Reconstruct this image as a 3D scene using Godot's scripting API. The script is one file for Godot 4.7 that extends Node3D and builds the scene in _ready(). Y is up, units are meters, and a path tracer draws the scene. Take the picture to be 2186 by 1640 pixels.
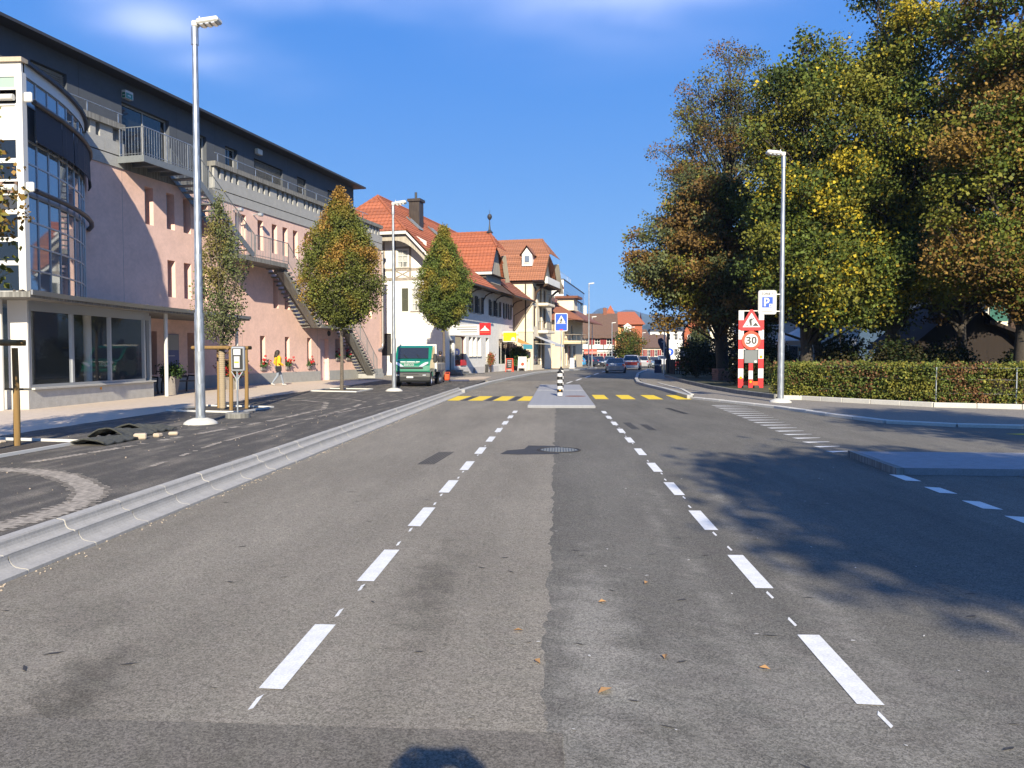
extends Node3D
# A street in a small Swiss town on a clear autumn morning.
# World: camera above the origin, -Z runs along the street, +X to the right, metres.

const PAV := 0.12          # height of the pavements
const HEAD := -0.19722     # heading of the building row on the left (radians about Y)

class MB:
	var v := PackedVector3Array()
	var n := PackedVector3Array()
	var c := PackedColorArray()
	var col := Color(1, 1, 1)
	var colored := false
	func tri(a: Vector3, b: Vector3, d: Vector3) -> void:
		var nn := (d - a).cross(b - a).normalized()
		v.append(a); v.append(b); v.append(d)
		n.append(nn); n.append(nn); n.append(nn)
		if colored:
			c.append(col); c.append(col); c.append(col)
	func quad(a: Vector3, b: Vector3, d: Vector3, e: Vector3) -> void:
		tri(a, b, d); tri(a, d, e)
	func quado(a: Vector3, b: Vector3, d: Vector3, e: Vector3, out: Vector3) -> void:
		if (d - a).cross(b - a).dot(out) < 0.0:
			quad(a, e, d, b)
		else:
			quad(a, b, d, e)
	func vert(p: Vector3, nn: Vector3) -> void:
		v.append(p); n.append(nn)
		if colored: c.append(col)
	func nquad(a: Vector3, b: Vector3, d: Vector3, e: Vector3, na: Vector3, nb: Vector3, nd: Vector3, ne: Vector3) -> void:
		var f := (d - a).cross(b - a)
		if f.dot(na + nb + nd + ne) < 0.0:
			vert(a, na); vert(d, nd); vert(b, nb); vert(a, na); vert(e, ne); vert(d, nd)
		else:
			vert(a, na); vert(b, nb); vert(d, nd); vert(a, na); vert(d, nd); vert(e, ne)
	func box(o: Vector3, s: Vector3, bs := Basis.IDENTITY) -> MB:
		var x := bs.x * s.x * 0.5
		var y := bs.y * s.y * 0.5
		var z := bs.z * s.z * 0.5
		for k in [1.0, -1.0]:
			quado(o + x * k + y + z, o + x * k + y - z, o + x * k - y - z, o + x * k - y + z, x * k)
			quado(o + y * k + x + z, o + y * k + x - z, o + y * k - x - z, o + y * k - x + z, y * k)
			quado(o + z * k + x + y, o + z * k + x - y, o + z * k - x - y, o + z * k - x + y, z * k)
		return self
	func span(a: Vector3, b: Vector3) -> MB:
		return box((a + b) * 0.5, (b - a).abs())
	func cbox(o: Vector3, s: Vector3, ch: float, bs := Basis.IDENTITY) -> MB:
		# box with chamfered edges
		var h := s * 0.5
		var ax := [bs.x, bs.y, bs.z]
		for i in 3:
			var j := (i + 1) % 3
			var k := (i + 2) % 3
			for sg in [1.0, -1.0]:
				var f: Vector3 = o + ax[i] * h[i] * sg
				var p: Vector3 = ax[j] * (h[j] - ch)
				var q: Vector3 = ax[k] * (h[k] - ch)
				quado(f + p + q, f + p - q, f - p - q, f - p + q, ax[i] * sg)
			for sj in [1.0, -1.0]:
				for sk in [1.0, -1.0]:
					var l: Vector3 = ax[i] * (h[i] - ch)
					var e1: Vector3 = o + ax[j] * h[j] * sj + ax[k] * (h[k] - ch) * sk
					var e2: Vector3 = o + ax[j] * (h[j] - ch) * sj + ax[k] * h[k] * sk
					quado(e1 + l, e1 - l, e2 - l, e2 + l, ax[j] * sj + ax[k] * sk)
		for a in [1.0, -1.0]:
			for b in [1.0, -1.0]:
				for d in [1.0, -1.0]:
					var p1: Vector3 = o + ax[0] * h.x * a + ax[1] * (h.y - ch) * b + ax[2] * (h.z - ch) * d
					var p2: Vector3 = o + ax[0] * (h.x - ch) * a + ax[1] * h.y * b + ax[2] * (h.z - ch) * d
					var p3: Vector3 = o + ax[0] * (h.x - ch) * a + ax[1] * (h.y - ch) * b + ax[2] * h.z * d
					var out: Vector3 = ax[0] * a + ax[1] * b + ax[2] * d
					if (p3 - p1).cross(p2 - p1).dot(out) < 0.0: tri(p1, p3, p2)
					else: tri(p1, p2, p3)
		return self
	func bar(a: Vector3, b: Vector3, w: float, h: float) -> MB:
		var z := (b - a).normalized()
		var x := Vector3.UP.cross(z)
		x = Vector3.RIGHT if x.length() < 0.01 else x.normalized()
		return box((a + b) * 0.5, Vector3(w, h, a.distance_to(b)), Basis(x, z.cross(x), z))
	func tube(pts: Array, rad: Array, sides := 8, caps := true) -> MB:
		var rings := []
		var ref := Vector3.UP
		for i in pts.size():
			var d: Vector3 = (pts[mini(i + 1, pts.size() - 1)] - pts[maxi(i - 1, 0)]).normalized()
			if i == 0: ref = Vector3.UP if absf(d.y) < 0.9 else Vector3.RIGHT
			var x := ref.cross(d).normalized()
			if x.length() < 0.5: x = Vector3.RIGHT
			var y := d.cross(x)
			ref = y
			var ring := []
			for k in sides:
				var a := TAU * k / sides
				ring.append(x * cos(a) + y * sin(a))
			rings.append(ring)
		for i in pts.size() - 1:
			var r0: float = rad[mini(i, rad.size() - 1)]
			var r1: float = rad[mini(i + 1, rad.size() - 1)]
			for k in sides:
				var k2 := (k + 1) % sides
				nquad(pts[i] + rings[i][k] * r0, pts[i] + rings[i][k2] * r0, pts[i + 1] + rings[i + 1][k2] * r1, pts[i + 1] + rings[i + 1][k] * r1, rings[i][k], rings[i][k2], rings[i + 1][k2], rings[i + 1][k])
		if caps:
			for e in [0, pts.size() - 1]:
				var r: float = rad[mini(e, rad.size() - 1)]
				for k in sides:
					tri(pts[e], pts[e] + rings[e][k] * r, pts[e] + rings[e][(k + 1) % sides] * r)
		return self
	func rod(a: Vector3, b: Vector3, r: float, sides := 6) -> MB:
		return tube([a, b], [r], sides)
	func lathe(prof: Array, o := Vector3.ZERO, sides := 16, axis := Vector3.UP) -> MB:
		# prof: Vector2(radius, height along axis)
		var x := Vector3.RIGHT if absf(axis.x) < 0.9 else Vector3.UP
		x = (x - axis * x.dot(axis)).normalized()
		var y := axis.cross(x)
		var flip := 1.0
		if prof[0].y > prof[-1].y or (prof[0].y == prof[-1].y and prof.size() == 2 and prof[0].x < prof[1].x): flip = -1.0
		for i in prof.size() - 1:
			var p: Vector2 = prof[i]
			var q: Vector2 = prof[i + 1]
			var sl := Vector2(q.y - p.y, p.x - q.x).normalized() * flip
			for k in sides:
				var a := TAU * k / sides
				var b := TAU * (k + 1) / sides
				var da := x * cos(a) + y * sin(a)
				var db := x * cos(b) + y * sin(b)
				nquad(o + da * p.x + axis * p.y, o + db * p.x + axis * p.y, o + db * q.x + axis * q.y, o + da * q.x + axis * q.y, da * sl.x + axis * sl.y, db * sl.x + axis * sl.y, db * sl.x + axis * sl.y, da * sl.x + axis * sl.y)
		return self
	func prism(pts: PackedVector2Array, t: Transform3D, depth: float) -> MB:
		# polygon in t's xy plane, extruded along t's -z by depth (0: a single sheet)
		var idx := Geometry2D.triangulate_polygon(pts)
		var dz := t.basis.z * depth
		var ctr := Vector2.ZERO
		for p in pts: ctr += p / pts.size()
		for i in range(0, idx.size(), 3):
			var a := t * Vector3(pts[idx[i]].x, pts[idx[i]].y, 0)
			var b := t * Vector3(pts[idx[i + 1]].x, pts[idx[i + 1]].y, 0)
			var d := t * Vector3(pts[idx[i + 2]].x, pts[idx[i + 2]].y, 0)
			if (d - a).cross(b - a).dot(t.basis.z) < 0.0:
				var s := b; b = d; d = s
			tri(a, b, d)
			if depth != 0.0: tri(a - dz, d - dz, b - dz)
		if depth != 0.0:
			var flip := 1.0 if Geometry2D.is_polygon_clockwise(pts) else -1.0
			for i in pts.size():
				var p := pts[i]
				var q := pts[(i + 1) % pts.size()]
				var a := t * Vector3(p.x, p.y, 0)
				var b := t * Vector3(q.x, q.y, 0)
				var e := (q - p) * flip
				quado(a, b, b - dz, a - dz, t.basis * Vector3(-e.y, e.x, 0))
		return self
	func mesh() -> ArrayMesh:
		var m := ArrayMesh.new()
		if v.is_empty(): return m
		var arr := []
		arr.resize(Mesh.ARRAY_MAX)
		arr[Mesh.ARRAY_VERTEX] = v
		arr[Mesh.ARRAY_NORMAL] = n
		if colored: arr[Mesh.ARRAY_COLOR] = c
		m.add_surface_from_arrays(Mesh.PRIMITIVE_TRIANGLES, arr)
		return m

# ---------------------------------------------------------------- naming and placing
var taken := {}
func unique(parent: Node, called: String) -> String:
	var key := str(parent.get_instance_id()) + called
	var k: int = taken.get(key, 0)
	taken[key] = k + 1
	return called if k == 0 else "%s_%03d" % [called, k]

func tag(o: Node, label: String, category: String, group := "") -> void:
	o.set_meta("label", label)
	o.set_meta("category", category)
	if group: o.set_meta("group", group)

func thing(called: String, label: String, category: String, at := Vector3.ZERO, turn := 0.0, group := "") -> Node3D:
	var o := Node3D.new()
	o.name = unique(self, called)
	add_child(o)
	o.position = at
	o.rotation.y = turn
	tag(o, label, category, group)
	return o

func put(parent: Node, called: String, mesh: Mesh, m: Material) -> MeshInstance3D:
	var o := MeshInstance3D.new()
	o.mesh = mesh
	o.material_override = m
	o.name = unique(parent, called)
	parent.add_child(o, true)
	return o

func part(parent: Node, called: String, mb: MB, m: Material) -> MeshInstance3D:
	return put(parent, called, mb.mesh(), m)

func single(called: String, mb: MB, m: Material, label: String, category: String, at := Vector3.ZERO, turn := 0.0, group := "") -> MeshInstance3D:
	var o := part(self, called, mb, m)
	o.position = at
	o.rotation.y = turn
	tag(o, label, category, group)
	return o

func struct(called: String, mb: MB, m: Material, parent: Node = null) -> MeshInstance3D:
	var o := part(self if parent == null else parent, called, mb, m)
	if parent == null: o.set_meta("kind", "structure")
	return o

func copy_of(src: Node3D, called: String, label: String, at: Vector3, turn := 0.0) -> Node3D:
	var o: Node3D = src.duplicate()
	o.name = unique(self, called)
	add_child(o)
	o.position = at
	o.rotation.y = turn
	o.set_meta("label", label)
	return o

func text_mesh(s: String, size: float, depth: float, serif := false, bold := true) -> TextMesh:
	var t := TextMesh.new()
	var f := SystemFont.new()
	f.font_names = PackedStringArray(["Droid Serif" if serif else "Droid Sans"])
	if bold: f.font_weight = 700
	t.font = f
	t.text = s
	t.font_size = 48
	t.pixel_size = size / 48.0
	t.depth = depth
	return t

# ---------------------------------------------------------------- textures and materials
var tex := {}
var mats := {}

func noise(kind: int, sd: int, freq: float, oct := 4) -> FastNoiseLite:
	var f := FastNoiseLite.new()
	f.noise_type = kind
	f.seed = sd
	f.frequency = freq
	f.fractal_octaves = oct
	f.fractal_type = FastNoiseLite.FRACTAL_FBM if oct > 1 else FastNoiseLite.FRACTAL_NONE
	if kind == FastNoiseLite.TYPE_CELLULAR:
		f.cellular_return_type = FastNoiseLite.RETURN_CELL_VALUE
		f.cellular_jitter = 1.0
	return f

func layered(size: int, layers: Array, lo: float, hi: float, tint := Vector3(1, 1, 1), speck := 0.0, sd := 1, stretch := Vector2i(1, 1)) -> Image:
	# grey texture out of noise layers [noise, weight]; speck adds grains of single pixels
	var bytes := []
	for l in layers:
		var im: Image = l[0].get_seamless_image(size / stretch.x, size / stretch.y)
		im.convert(Image.FORMAT_L8)
		if stretch != Vector2i(1, 1): im.resize(size, size, Image.INTERPOLATE_CUBIC)
		bytes.append(im.get_data())
	var rng := RandomNumberGenerator.new()
	rng.seed = sd
	var out := PackedByteArray()
	out.resize(size * size * 3)
	for i in size * size:
		var x := 0.0
		for k in layers.size(): x += bytes[k][i] / 255.0 * layers[k][1]
		x = lo + (hi - lo) * x
		if speck > 0.0: x += (rng.randf() - 0.5) * speck
		out[i * 3] = clampi(int(x * tint.x * 255.0), 0, 255)
		out[i * 3 + 1] = clampi(int(x * tint.y * 255.0), 0, 255)
		out[i * 3 + 2] = clampi(int(x * tint.z * 255.0), 0, 255)
	return Image.create_from_data(size, size, false, Image.FORMAT_RGB8, out)

func keep(called: String, im: Image, bump := 0.0) -> void:
	var a := im.duplicate()
	a.generate_mipmaps()
	tex[called] = ImageTexture.create_from_image(a)
	if bump > 0.0:
		var b: Image = im.duplicate()
		b.bump_map_to_normal_map(bump)
		tex[called + "_n"] = ImageTexture.create_from_image(b)

func make_textures() -> void:
	var S := FastNoiseLite.TYPE_SIMPLEX_SMOOTH
	var C := FastNoiseLite.TYPE_CELLULAR
	keep("asphalt", layered(1024, [[noise(C, 3, 0.11, 1), 0.45], [noise(C, 8, 0.22, 1), 0.45], [noise(S, 4, 0.02, 3), 0.10]], 0.56, 1.08, Vector3(1, 1, 1), 0.26, 2), 3.0)
	keep("grain", layered(512, [[noise(S, 5, 0.05, 5), 0.6], [noise(S, 6, 0.008, 3), 0.4]], 0.8, 1.0, Vector3(1, 1, 1), 0.06, 3), 1.6)
	keep("plaster", layered(512, [[noise(S, 15, 0.03, 5), 0.5], [noise(S, 16, 0.006, 4), 0.5]], 0.86, 1.0, Vector3(1, 1, 1), 0.03, 4), 1.0)
	keep("blotch", layered(512, [[noise(S, 7, 0.009, 5), 0.7], [noise(S, 9, 0.06, 3), 0.3]], 0.62, 1.12, Vector3(1, 1, 1), 0.05, 5), 1.2)
	keep("streak", layered(512, [[noise(S, 11, 0.04, 4), 1.0]], 0.62, 1.05, Vector3(1, 1, 1), 0.04, 6, Vector2i(1, 16)))
	keep("wood", layered(512, [[noise(S, 12, 0.09, 4), 0.8], [noise(S, 13, 0.01, 2), 0.2]], 0.55, 1.05, Vector3(1, 1, 1), 0.05, 7, Vector2i(1, 16)), 1.0)
	keep("tile", layered(512, [[noise(S, 21, 0.02, 5), 0.5], [noise(C, 22, 0.05, 1), 0.5]], 0.66, 1.05, Vector3(1, 1, 1), 0.06, 8), 1.0)

func mat(called: String, c := Color(0.5, 0.5, 0.5), rough := 0.8, o := {}) -> StandardMaterial3D:
	# c is a linear, real-world base colour
	if mats.has(called): return mats[called]
	var m := StandardMaterial3D.new()
	m.resource_name = called
	m.albedo_color = Color(c.r, c.g, c.b).linear_to_srgb()
	m.roughness = rough
	m.metallic = o.get("metal", 0.0)
	m.metallic_specular = o.get("spec", 0.5)
	m.vertex_color_use_as_albedo = o.get("vc", false)
	m.cull_mode = BaseMaterial3D.CULL_DISABLED
	if o.has("tex"):
		m.albedo_texture = tex[o.tex]
		m.uv1_triplanar = true
		m.uv1_world_triplanar = o.get("world", true)
		var sc = o.get("ts", 0.5)
		m.uv1_scale = sc if sc is Vector3 else Vector3(sc, sc, sc)
		if o.has("bump"):
			m.normal_enabled = true
			m.normal_texture = tex[o.tex + "_n"]
			m.normal_scale = o.bump
	if o.has("alpha"):
		m.transparency = BaseMaterial3D.TRANSPARENCY_ALPHA
		m.albedo_color.a = o.alpha
	if o.has("coat"):
		m.clearcoat_enabled = true
		m.clearcoat = o.coat
		m.clearcoat_roughness = 0.05
	if o.has("back"):
		m.backlight_enabled = true
		m.backlight = o.back
	if o.has("glow"):
		m.emission_enabled = true
		m.emission = o.glow
		m.emission_energy_multiplier = o.get("power", 1.0)
	mats[called] = m
	return m

func make_materials() -> void:
	mat("asphalt_vc", Color(1, 1, 1), 0.93, {tex = "asphalt", ts = 0.95, bump = 0.8, vc = true, spec = 0.35})
	mat("asphalt_new", Color(0.075, 0.072, 0.07), 0.95, {tex = "asphalt", ts = 0.45, bump = 0.8, spec = 0.3})
	mat("pavement_tan", Color(0.62, 0.51, 0.4), 0.95, {tex = "grain", ts = 0.8, bump = 0.5})
	mat("pavement_grey", Color(0.3, 0.27, 0.228), 0.95, {tex = "asphalt", ts = 0.6, bump = 0.6})
	mat("dust", Color(0.37, 0.325, 0.265), 1.0, {tex = "blotch", ts = 2.2})
	mat("concrete", Color(0.42, 0.42, 0.405), 0.9, {tex = "grain", ts = 0.7, bump = 0.3})
	mat("concrete_light", Color(0.62, 0.6, 0.54), 0.9, {tex = "grain", ts = 0.8, bump = 0.3})
	mat("concrete_dark", Color(0.27, 0.265, 0.245), 0.9, {tex = "streak", ts = 0.5})
	mat("island", Color(0.31, 0.315, 0.33), 0.9, {tex = "grain", ts = 1.2, bump = 0.4})
	mat("white_paint", Color(0.8, 0.795, 0.76), 0.75, {tex = "grain", ts = 2.3, bump = 0.6})
	mat("yellow_paint", Color(0.88, 0.62, 0.025), 0.75, {tex = "grain", ts = 3.0})
	mat("tar", Color(0.05, 0.048, 0.047), 0.8, {tex = "asphalt", ts = 0.6})
	mat("field", Color(0.11, 0.12, 0.06), 1.0, {tex = "blotch", ts = 0.05})
	mat("verge", Color(0.07, 0.072, 0.03), 1.0, {tex = "blotch", ts = 1.5})
	mat("pink", Color(0.86, 0.585, 0.49), 0.93, {tex = "plaster", ts = 0.35, bump = 0.25})
	mat("lilac_door", Color(0.62, 0.5, 0.5), 0.6)
	mat("attic", Color(0.078, 0.089, 0.108), 0.75, {tex = "plaster", ts = 0.3})
	mat("attic_roof", Color(0.035, 0.036, 0.042), 0.6)
	mat("window_grey", Color(0.35, 0.36, 0.37), 0.5)
	mat("white_metal", Color(0.6, 0.59, 0.55), 0.45)
	mat("grey_metal", Color(0.42, 0.44, 0.46), 0.4, {metal = 0.5})
	mat("galvanised", Color(0.62, 0.66, 0.7), 0.38, {metal = 0.75, tex = "streak", ts = 1.5})
	mat("steel_stair", Color(0.26, 0.285, 0.3), 0.55, {metal = 0.4, tex = "grain", ts = 1.0})
	mat("dark_metal", Color(0.03, 0.03, 0.032), 0.5)
	mat("glass_dark", Color(0.012, 0.014, 0.016), 0.03, {spec = 0.7})
	mat("glass_sky", Color(0.3, 0.34, 0.38), 0.03, {metal = 0.62})
	mat("glass_green", Color(0.42, 0.52, 0.42), 0.12, {metal = 0.3})
	mat("pane", Color(0.75, 0.8, 0.8), 0.02, {alpha = 0.12})
	mat("pane_shop", Color(0.2, 0.24, 0.24), 0.02, {alpha = 0.06})
	mat("blind_dark", Color(0.045, 0.052, 0.07), 0.9, {tex = "grain", ts = 2.0})
	mat("blind_white", Color(0.5, 0.48, 0.45), 0.9)
	mat("louvre", Color(0.3, 0.3, 0.29), 0.5)
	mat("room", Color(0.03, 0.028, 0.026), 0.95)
	mat("white_wall", Color(0.78, 0.77, 0.73), 0.93, {tex = "plaster", ts = 0.4, bump = 0.2})
	mat("grey_wall", Color(0.6, 0.58, 0.56), 0.93, {tex = "plaster", ts = 0.4})
	mat("cream_wall", Color(0.8, 0.71, 0.55), 0.93, {tex = "plaster", ts = 0.4, bump = 0.2})
	mat("yellow_wall", Color(0.78, 0.65, 0.44), 0.93, {tex = "plaster", ts = 0.4})
	mat("peach_wall", Color(0.72, 0.58, 0.45), 0.93, {tex = "plaster", ts = 0.4})
	mat("orange_wall", Color(0.75, 0.38, 0.14), 0.93, {tex = "plaster", ts = 0.4})
	mat("beam_pale", Color(0.46, 0.4, 0.33), 0.9, {tex = "wood", ts = 0.6})
	mat("barn_board", Color(0.03, 0.02, 0.015), 0.95, {tex = "wood", ts = Vector3(1.2, 0.2, 1.2)})
	mat("kerb_concrete", Color(0.41, 0.395, 0.365), 0.92, {tex = "grain", ts = 1.1, bump = 0.3})
	mat("beam_dark", Color(0.09, 0.07, 0.06), 0.9, {tex = "wood", ts = 0.6})
	mat("board_pale", Color(0.6, 0.55, 0.46), 0.9, {tex = "wood", ts = Vector3(1.2, 0.2, 1.2)})
	mat("board_brown", Color(0.1, 0.058, 0.035), 0.9, {tex = "wood", ts = Vector3(1.2, 0.2, 1.2)})
	mat("shutter_green", Color(0.07, 0.075, 0.05), 0.7)
	mat("shutter_black", Color(0.025, 0.026, 0.028), 0.7)
	mat("shutter_teal", Color(0.03, 0.13, 0.1), 0.7)
	mat("shutter_red", Color(0.22, 0.02, 0.025), 0.7)
	mat("curtain", Color(0.42, 0.415, 0.4), 0.95)
	for k in 3:
		var f: float = [1.0, 0.86, 1.1][k]
		mat("tile_red%d" % k, Color(0.42 * f, 0.13 * f, 0.062 * f), 0.85, {tex = "tile", ts = 1.1, bump = 0.4})
		mat("tile_pale%d" % k, Color(0.4 * f, 0.17 * f, 0.09 * f), 0.85, {tex = "tile", ts = 1.1, bump = 0.4})
		mat("tile_brown%d" % k, Color(0.25 * f, 0.095 * f, 0.055 * f), 0.85, {tex = "tile", ts = 1.1, bump = 0.4})
	mat("tile_far", Color(0.44, 0.13, 0.06), 0.9, {tex = "tile", ts = 0.7})
	mat("tile_far_brown", Color(0.15, 0.09, 0.065), 0.9, {tex = "tile", ts = 0.7})
	mat("copper", Color(0.09, 0.07, 0.055), 0.5, {metal = 0.4, tex = "streak", ts = 0.6})
	mat("zinc", Color(0.42, 0.4, 0.37), 0.35, {metal = 0.8})
	mat("stake_wood", Color(0.36, 0.22, 0.075), 0.85, {tex = "wood", ts = Vector3(3, 0.5, 3)})
	mat("bark", Color(0.15, 0.125, 0.1), 0.95, {tex = "blotch", ts = 3.0, bump = 0.8})
	mat("bark_dark", Color(0.07, 0.058, 0.045), 0.95, {tex = "blotch", ts = 3.0, bump = 0.8})
	mat("reed_mat", Color(0.5, 0.4, 0.27), 0.95, {tex = "wood", ts = Vector3(6, 6, 6)})
	mat("leaf", Color(1, 1, 1), 0.62, {vc = true, back = Color(0.45, 0.45, 0.25), spec = 0.3})
	mat("soil", Color(0.05, 0.04, 0.03), 1.0)
	mat("rubber", Color(0.055, 0.058, 0.052), 0.85, {tex = "blotch", ts = 3.0})
	mat("stone_pale", Color(0.55, 0.45, 0.34), 0.95, {tex = "grain", ts = 3.0})
	mat("sign_blue", Color(0.0, 0.06, 0.42), 0.4)
	mat("sign_white", Color(0.55, 0.55, 0.55), 0.4)
	mat("sign_black", Color(0.015, 0.015, 0.015), 0.5)
	mat("sign_red", Color(0.5, 0.012, 0.016), 0.4)
	mat("sign_orange", Color(0.62, 0.06, 0.022), 0.4)
	mat("sign_grey", Color(0.13, 0.145, 0.15), 0.6)
	mat("sign_yellow", Color(0.75, 0.5, 0.0), 0.45)
	mat("sign_amber", Color(0.8, 0.3, 0.0), 0.3)
	mat("awning_orange", Color(0.85, 0.3, 0.06), 0.9, {back = Color(0.3, 0.15, 0.05)})
	mat("awning_blue", Color(0.1, 0.42, 0.47), 0.9)
	mat("awning_grey", Color(0.42, 0.43, 0.44), 0.9)
	mat("awning_white", Color(0.8, 0.78, 0.74), 0.9)
	mat("petal", Color(0.5, 0.01, 0.014), 0.7)
	mat("flower_leaf", Color(0.045, 0.09, 0.025), 0.7, {back = Color(0.2, 0.25, 0.1)})
	mat("terracotta", Color(0.28, 0.25, 0.23), 0.8, {tex = "grain", ts = 2.0})
	mat("tyre", Color(0.022, 0.022, 0.022), 0.85)
	mat("rim", Color(0.5, 0.5, 0.52), 0.3, {metal = 0.8})
	mat("car_black", Color(0.012, 0.013, 0.018), 0.25, {coat = 1.0})
	mat("car_grey", Color(0.16, 0.185, 0.23), 0.3, {coat = 1.0, metal = 0.4})
	mat("car_silver", Color(0.42, 0.42, 0.43), 0.3, {coat = 1.0, metal = 0.4})
	mat("car_white", Color(0.6, 0.6, 0.6), 0.3, {coat = 1.0})
	mat("car_blue", Color(0.04, 0.36, 0.68), 0.3, {coat = 1.0})
	mat("car_teal", Color(0.1, 0.15, 0.19), 0.3, {coat = 1.0})
	mat("car_red", Color(0.45, 0.02, 0.02), 0.3, {coat = 1.0})
	mat("car_orange", Color(0.65, 0.07, 0.035), 0.4)
	mat("plastic_black", Color(0.022, 0.023, 0.025), 0.55)
	mat("tail_red", Color(0.4, 0.01, 0.015), 0.15, {coat = 1.0})
	mat("lamp_clear", Color(0.75, 0.77, 0.78), 0.1, {metal = 0.5})
	mat("truck_green", Color(0.002, 0.15, 0.078), 0.3, {coat = 1.0})
	mat("truck_bed", Color(0.4, 0.375, 0.34), 0.6, {metal = 0.2, tex = "grain", ts = 1.5})
	mat("fabric_orange", Color(0.6, 0.08, 0.02), 0.8)
	mat("brick_pave", Color(0.36, 0.2, 0.15), 0.9, {tex = "tile", ts = 2.0})
	mat("hill_far", Color(0.05, 0.075, 0.045), 1.0, {tex = "blotch", ts = 0.004})
	mat("hill_near", Color(0.03, 0.052, 0.025), 1.0, {tex = "blotch", ts = 0.01})
	mat("body", Color(1, 1, 1), 0.8, {vc = true})
	mat("hair_dark", Color(0.018, 0.012, 0.01), 0.6)
	mat("bag_black", Color(0.015, 0.015, 0.016), 0.5)
	mat("blue_cladding", Color(0.3, 0.42, 0.56), 0.12, {metal = 0.75})
	mat("twig", Color(0.17, 0.1, 0.065), 0.95)
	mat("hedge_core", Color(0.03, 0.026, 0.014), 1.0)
	mat("banner_navy", Color(0.035, 0.04, 0.075), 0.8)
	mat("poster_blue", Color(0.11, 0.13, 0.26), 0.6)
	mat("dead_leaf", Color(0.3, 0.17, 0.07), 0.9)

# ---------------------------------------------------------------- camera, sky, sun
func make_sky_cover() -> ImageTexture:
	var w := 1024
	var h := 512
	var f := noise(FastNoiseLite.TYPE_SIMPLEX_SMOOTH, 41, 1.0, 5)
	var im := Image.create(w, h, false, Image.FORMAT_RGBA8)
	im.fill(Color(1, 1, 1, 0))
	for j in h / 2 - 24:
		var el := (0.5 - (j + 0.5) / h) * PI
		for i in w:
			var az := wrapf((i + 0.5) / w * TAU, -PI, PI)
			var d := Vector3(sin(az) * cos(el), sin(el), -cos(az) * cos(el))
			var k := d / maxf(d.y, 0.08)
			var a := f.get_noise_2d(k.x * 0.62 + 3.1, k.z * 1.25 + 1.7) * 0.5 + 0.5
			a = smoothstep(0.52, 0.95, a) * smoothstep(0.38, 0.62, d.y) * 0.9
			# the two banks of thin cloud that stand over the street
			var b := f.get_noise_2d(k.x * 1.3 + 9.0, k.z * 2.2) * 0.5 + 0.5
			var dx := (rad_to_deg(az) - 5.0) / 10.0
			var dy := (rad_to_deg(el) - 28.0) / 4.3
			a += exp(-(dx * dx + dy * dy)) * (0.45 + smoothstep(0.1, 0.75, b)) * 0.8
			dx = (rad_to_deg(az) + 26.5) / 5.5
			dy = (rad_to_deg(el) - 20.6 + dx * 0.9) / 1.5
			a += exp(-(dx * dx + dy * dy)) * (0.3 + smoothstep(0.2, 0.8, b)) * 0.5
			dx = (rad_to_deg(az) + 25.0) / 14.0
			dy = (rad_to_deg(el) - 25.0) / 2.2
			a += exp(-(dx * dx + dy * dy)) * smoothstep(0.3, 0.9, b) * 0.45
			if a > 0.004: im.set_pixel(i, j, Color(1.0, 0.98, 0.97, minf(a, 1.0)))
	return ImageTexture.create_from_image(im)

func make_view() -> void:
	var cam := Camera3D.new()
	cam.name = "camera"
	add_child(cam)
	cam.position = Vector3(0, 1.55, 0)
	cam.rotation = Vector3(-0.03774, 0.05969, 0)
	cam.fov = 53.07
	cam.near = 0.05
	cam.far = 12000.0
	cam.current = true
	var sun := DirectionalLight3D.new()
	sun.name = "sun"
	add_child(sun)
	var az := deg_to_rad(9.4)
	var el := deg_to_rad(27.5)
	sun.basis = Basis.looking_at(Vector3(-sin(az) * cos(el), -sin(el), -cos(az) * cos(el)))
	sun.light_color = Color(1.0, 0.95, 0.85)
	sun.light_energy = 1.6
	sun.light_angular_distance = 0.5
	sun.shadow_enabled = true
	var sm := ProceduralSkyMaterial.new()
	sm.sky_top_color = Color(0.021, 0.122, 0.415).linear_to_srgb()
	sm.sky_horizon_color = Color(0.165, 0.325, 0.505).linear_to_srgb()
	sm.sky_curve = 0.15
	sm.sky_energy_multiplier = 1.0
	sm.ground_bottom_color = Color8(90, 88, 84)
	sm.ground_horizon_color = Color8(150, 160, 170)
	sm.ground_energy_multiplier = 0.6
	sm.sun_angle_max = 0.0
	sm.sky_cover = make_sky_cover()
	sm.sky_cover_modulate = Color(0.72, 0.7, 0.69, 1.0)
	var sky := Sky.new()
	sky.sky_material = sm
	var e := Environment.new()
	e.background_mode = Environment.BG_SKY
	e.sky = sky
	e.ambient_light_source = Environment.AMBIENT_SOURCE_SKY
	e.tonemap_mode = Environment.TONE_MAPPER_LINEAR
	e.tonemap_exposure = 2.0
	e.sdfgi_enabled = true
	e.ssao_enabled = true
	e.ssil_enabled = true
	e.fog_enabled = true
	e.fog_density = 0.00016
	e.fog_light_color = Color(0.62, 0.76, 0.95)
	var we := WorldEnvironment.new()
	we.name = "environment"
	we.environment = e
	add_child(we)

# ---------------------------------------------------------------- ground
func flat(mb: MB, pts: Array, y: float, depth := 0.0) -> MB:
	# polygon of Vector2(x, z), its top face at height y
	var p := PackedVector2Array()
	for q in pts: p.append(Vector2(q.x, -q.y))
	return mb.prism(p, Transform3D(Basis(Vector3(1, 0, 0), Vector3(0, 0, -1), Vector3(0, 1, 0)), Vector3(0, y, 0)), depth)

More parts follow.
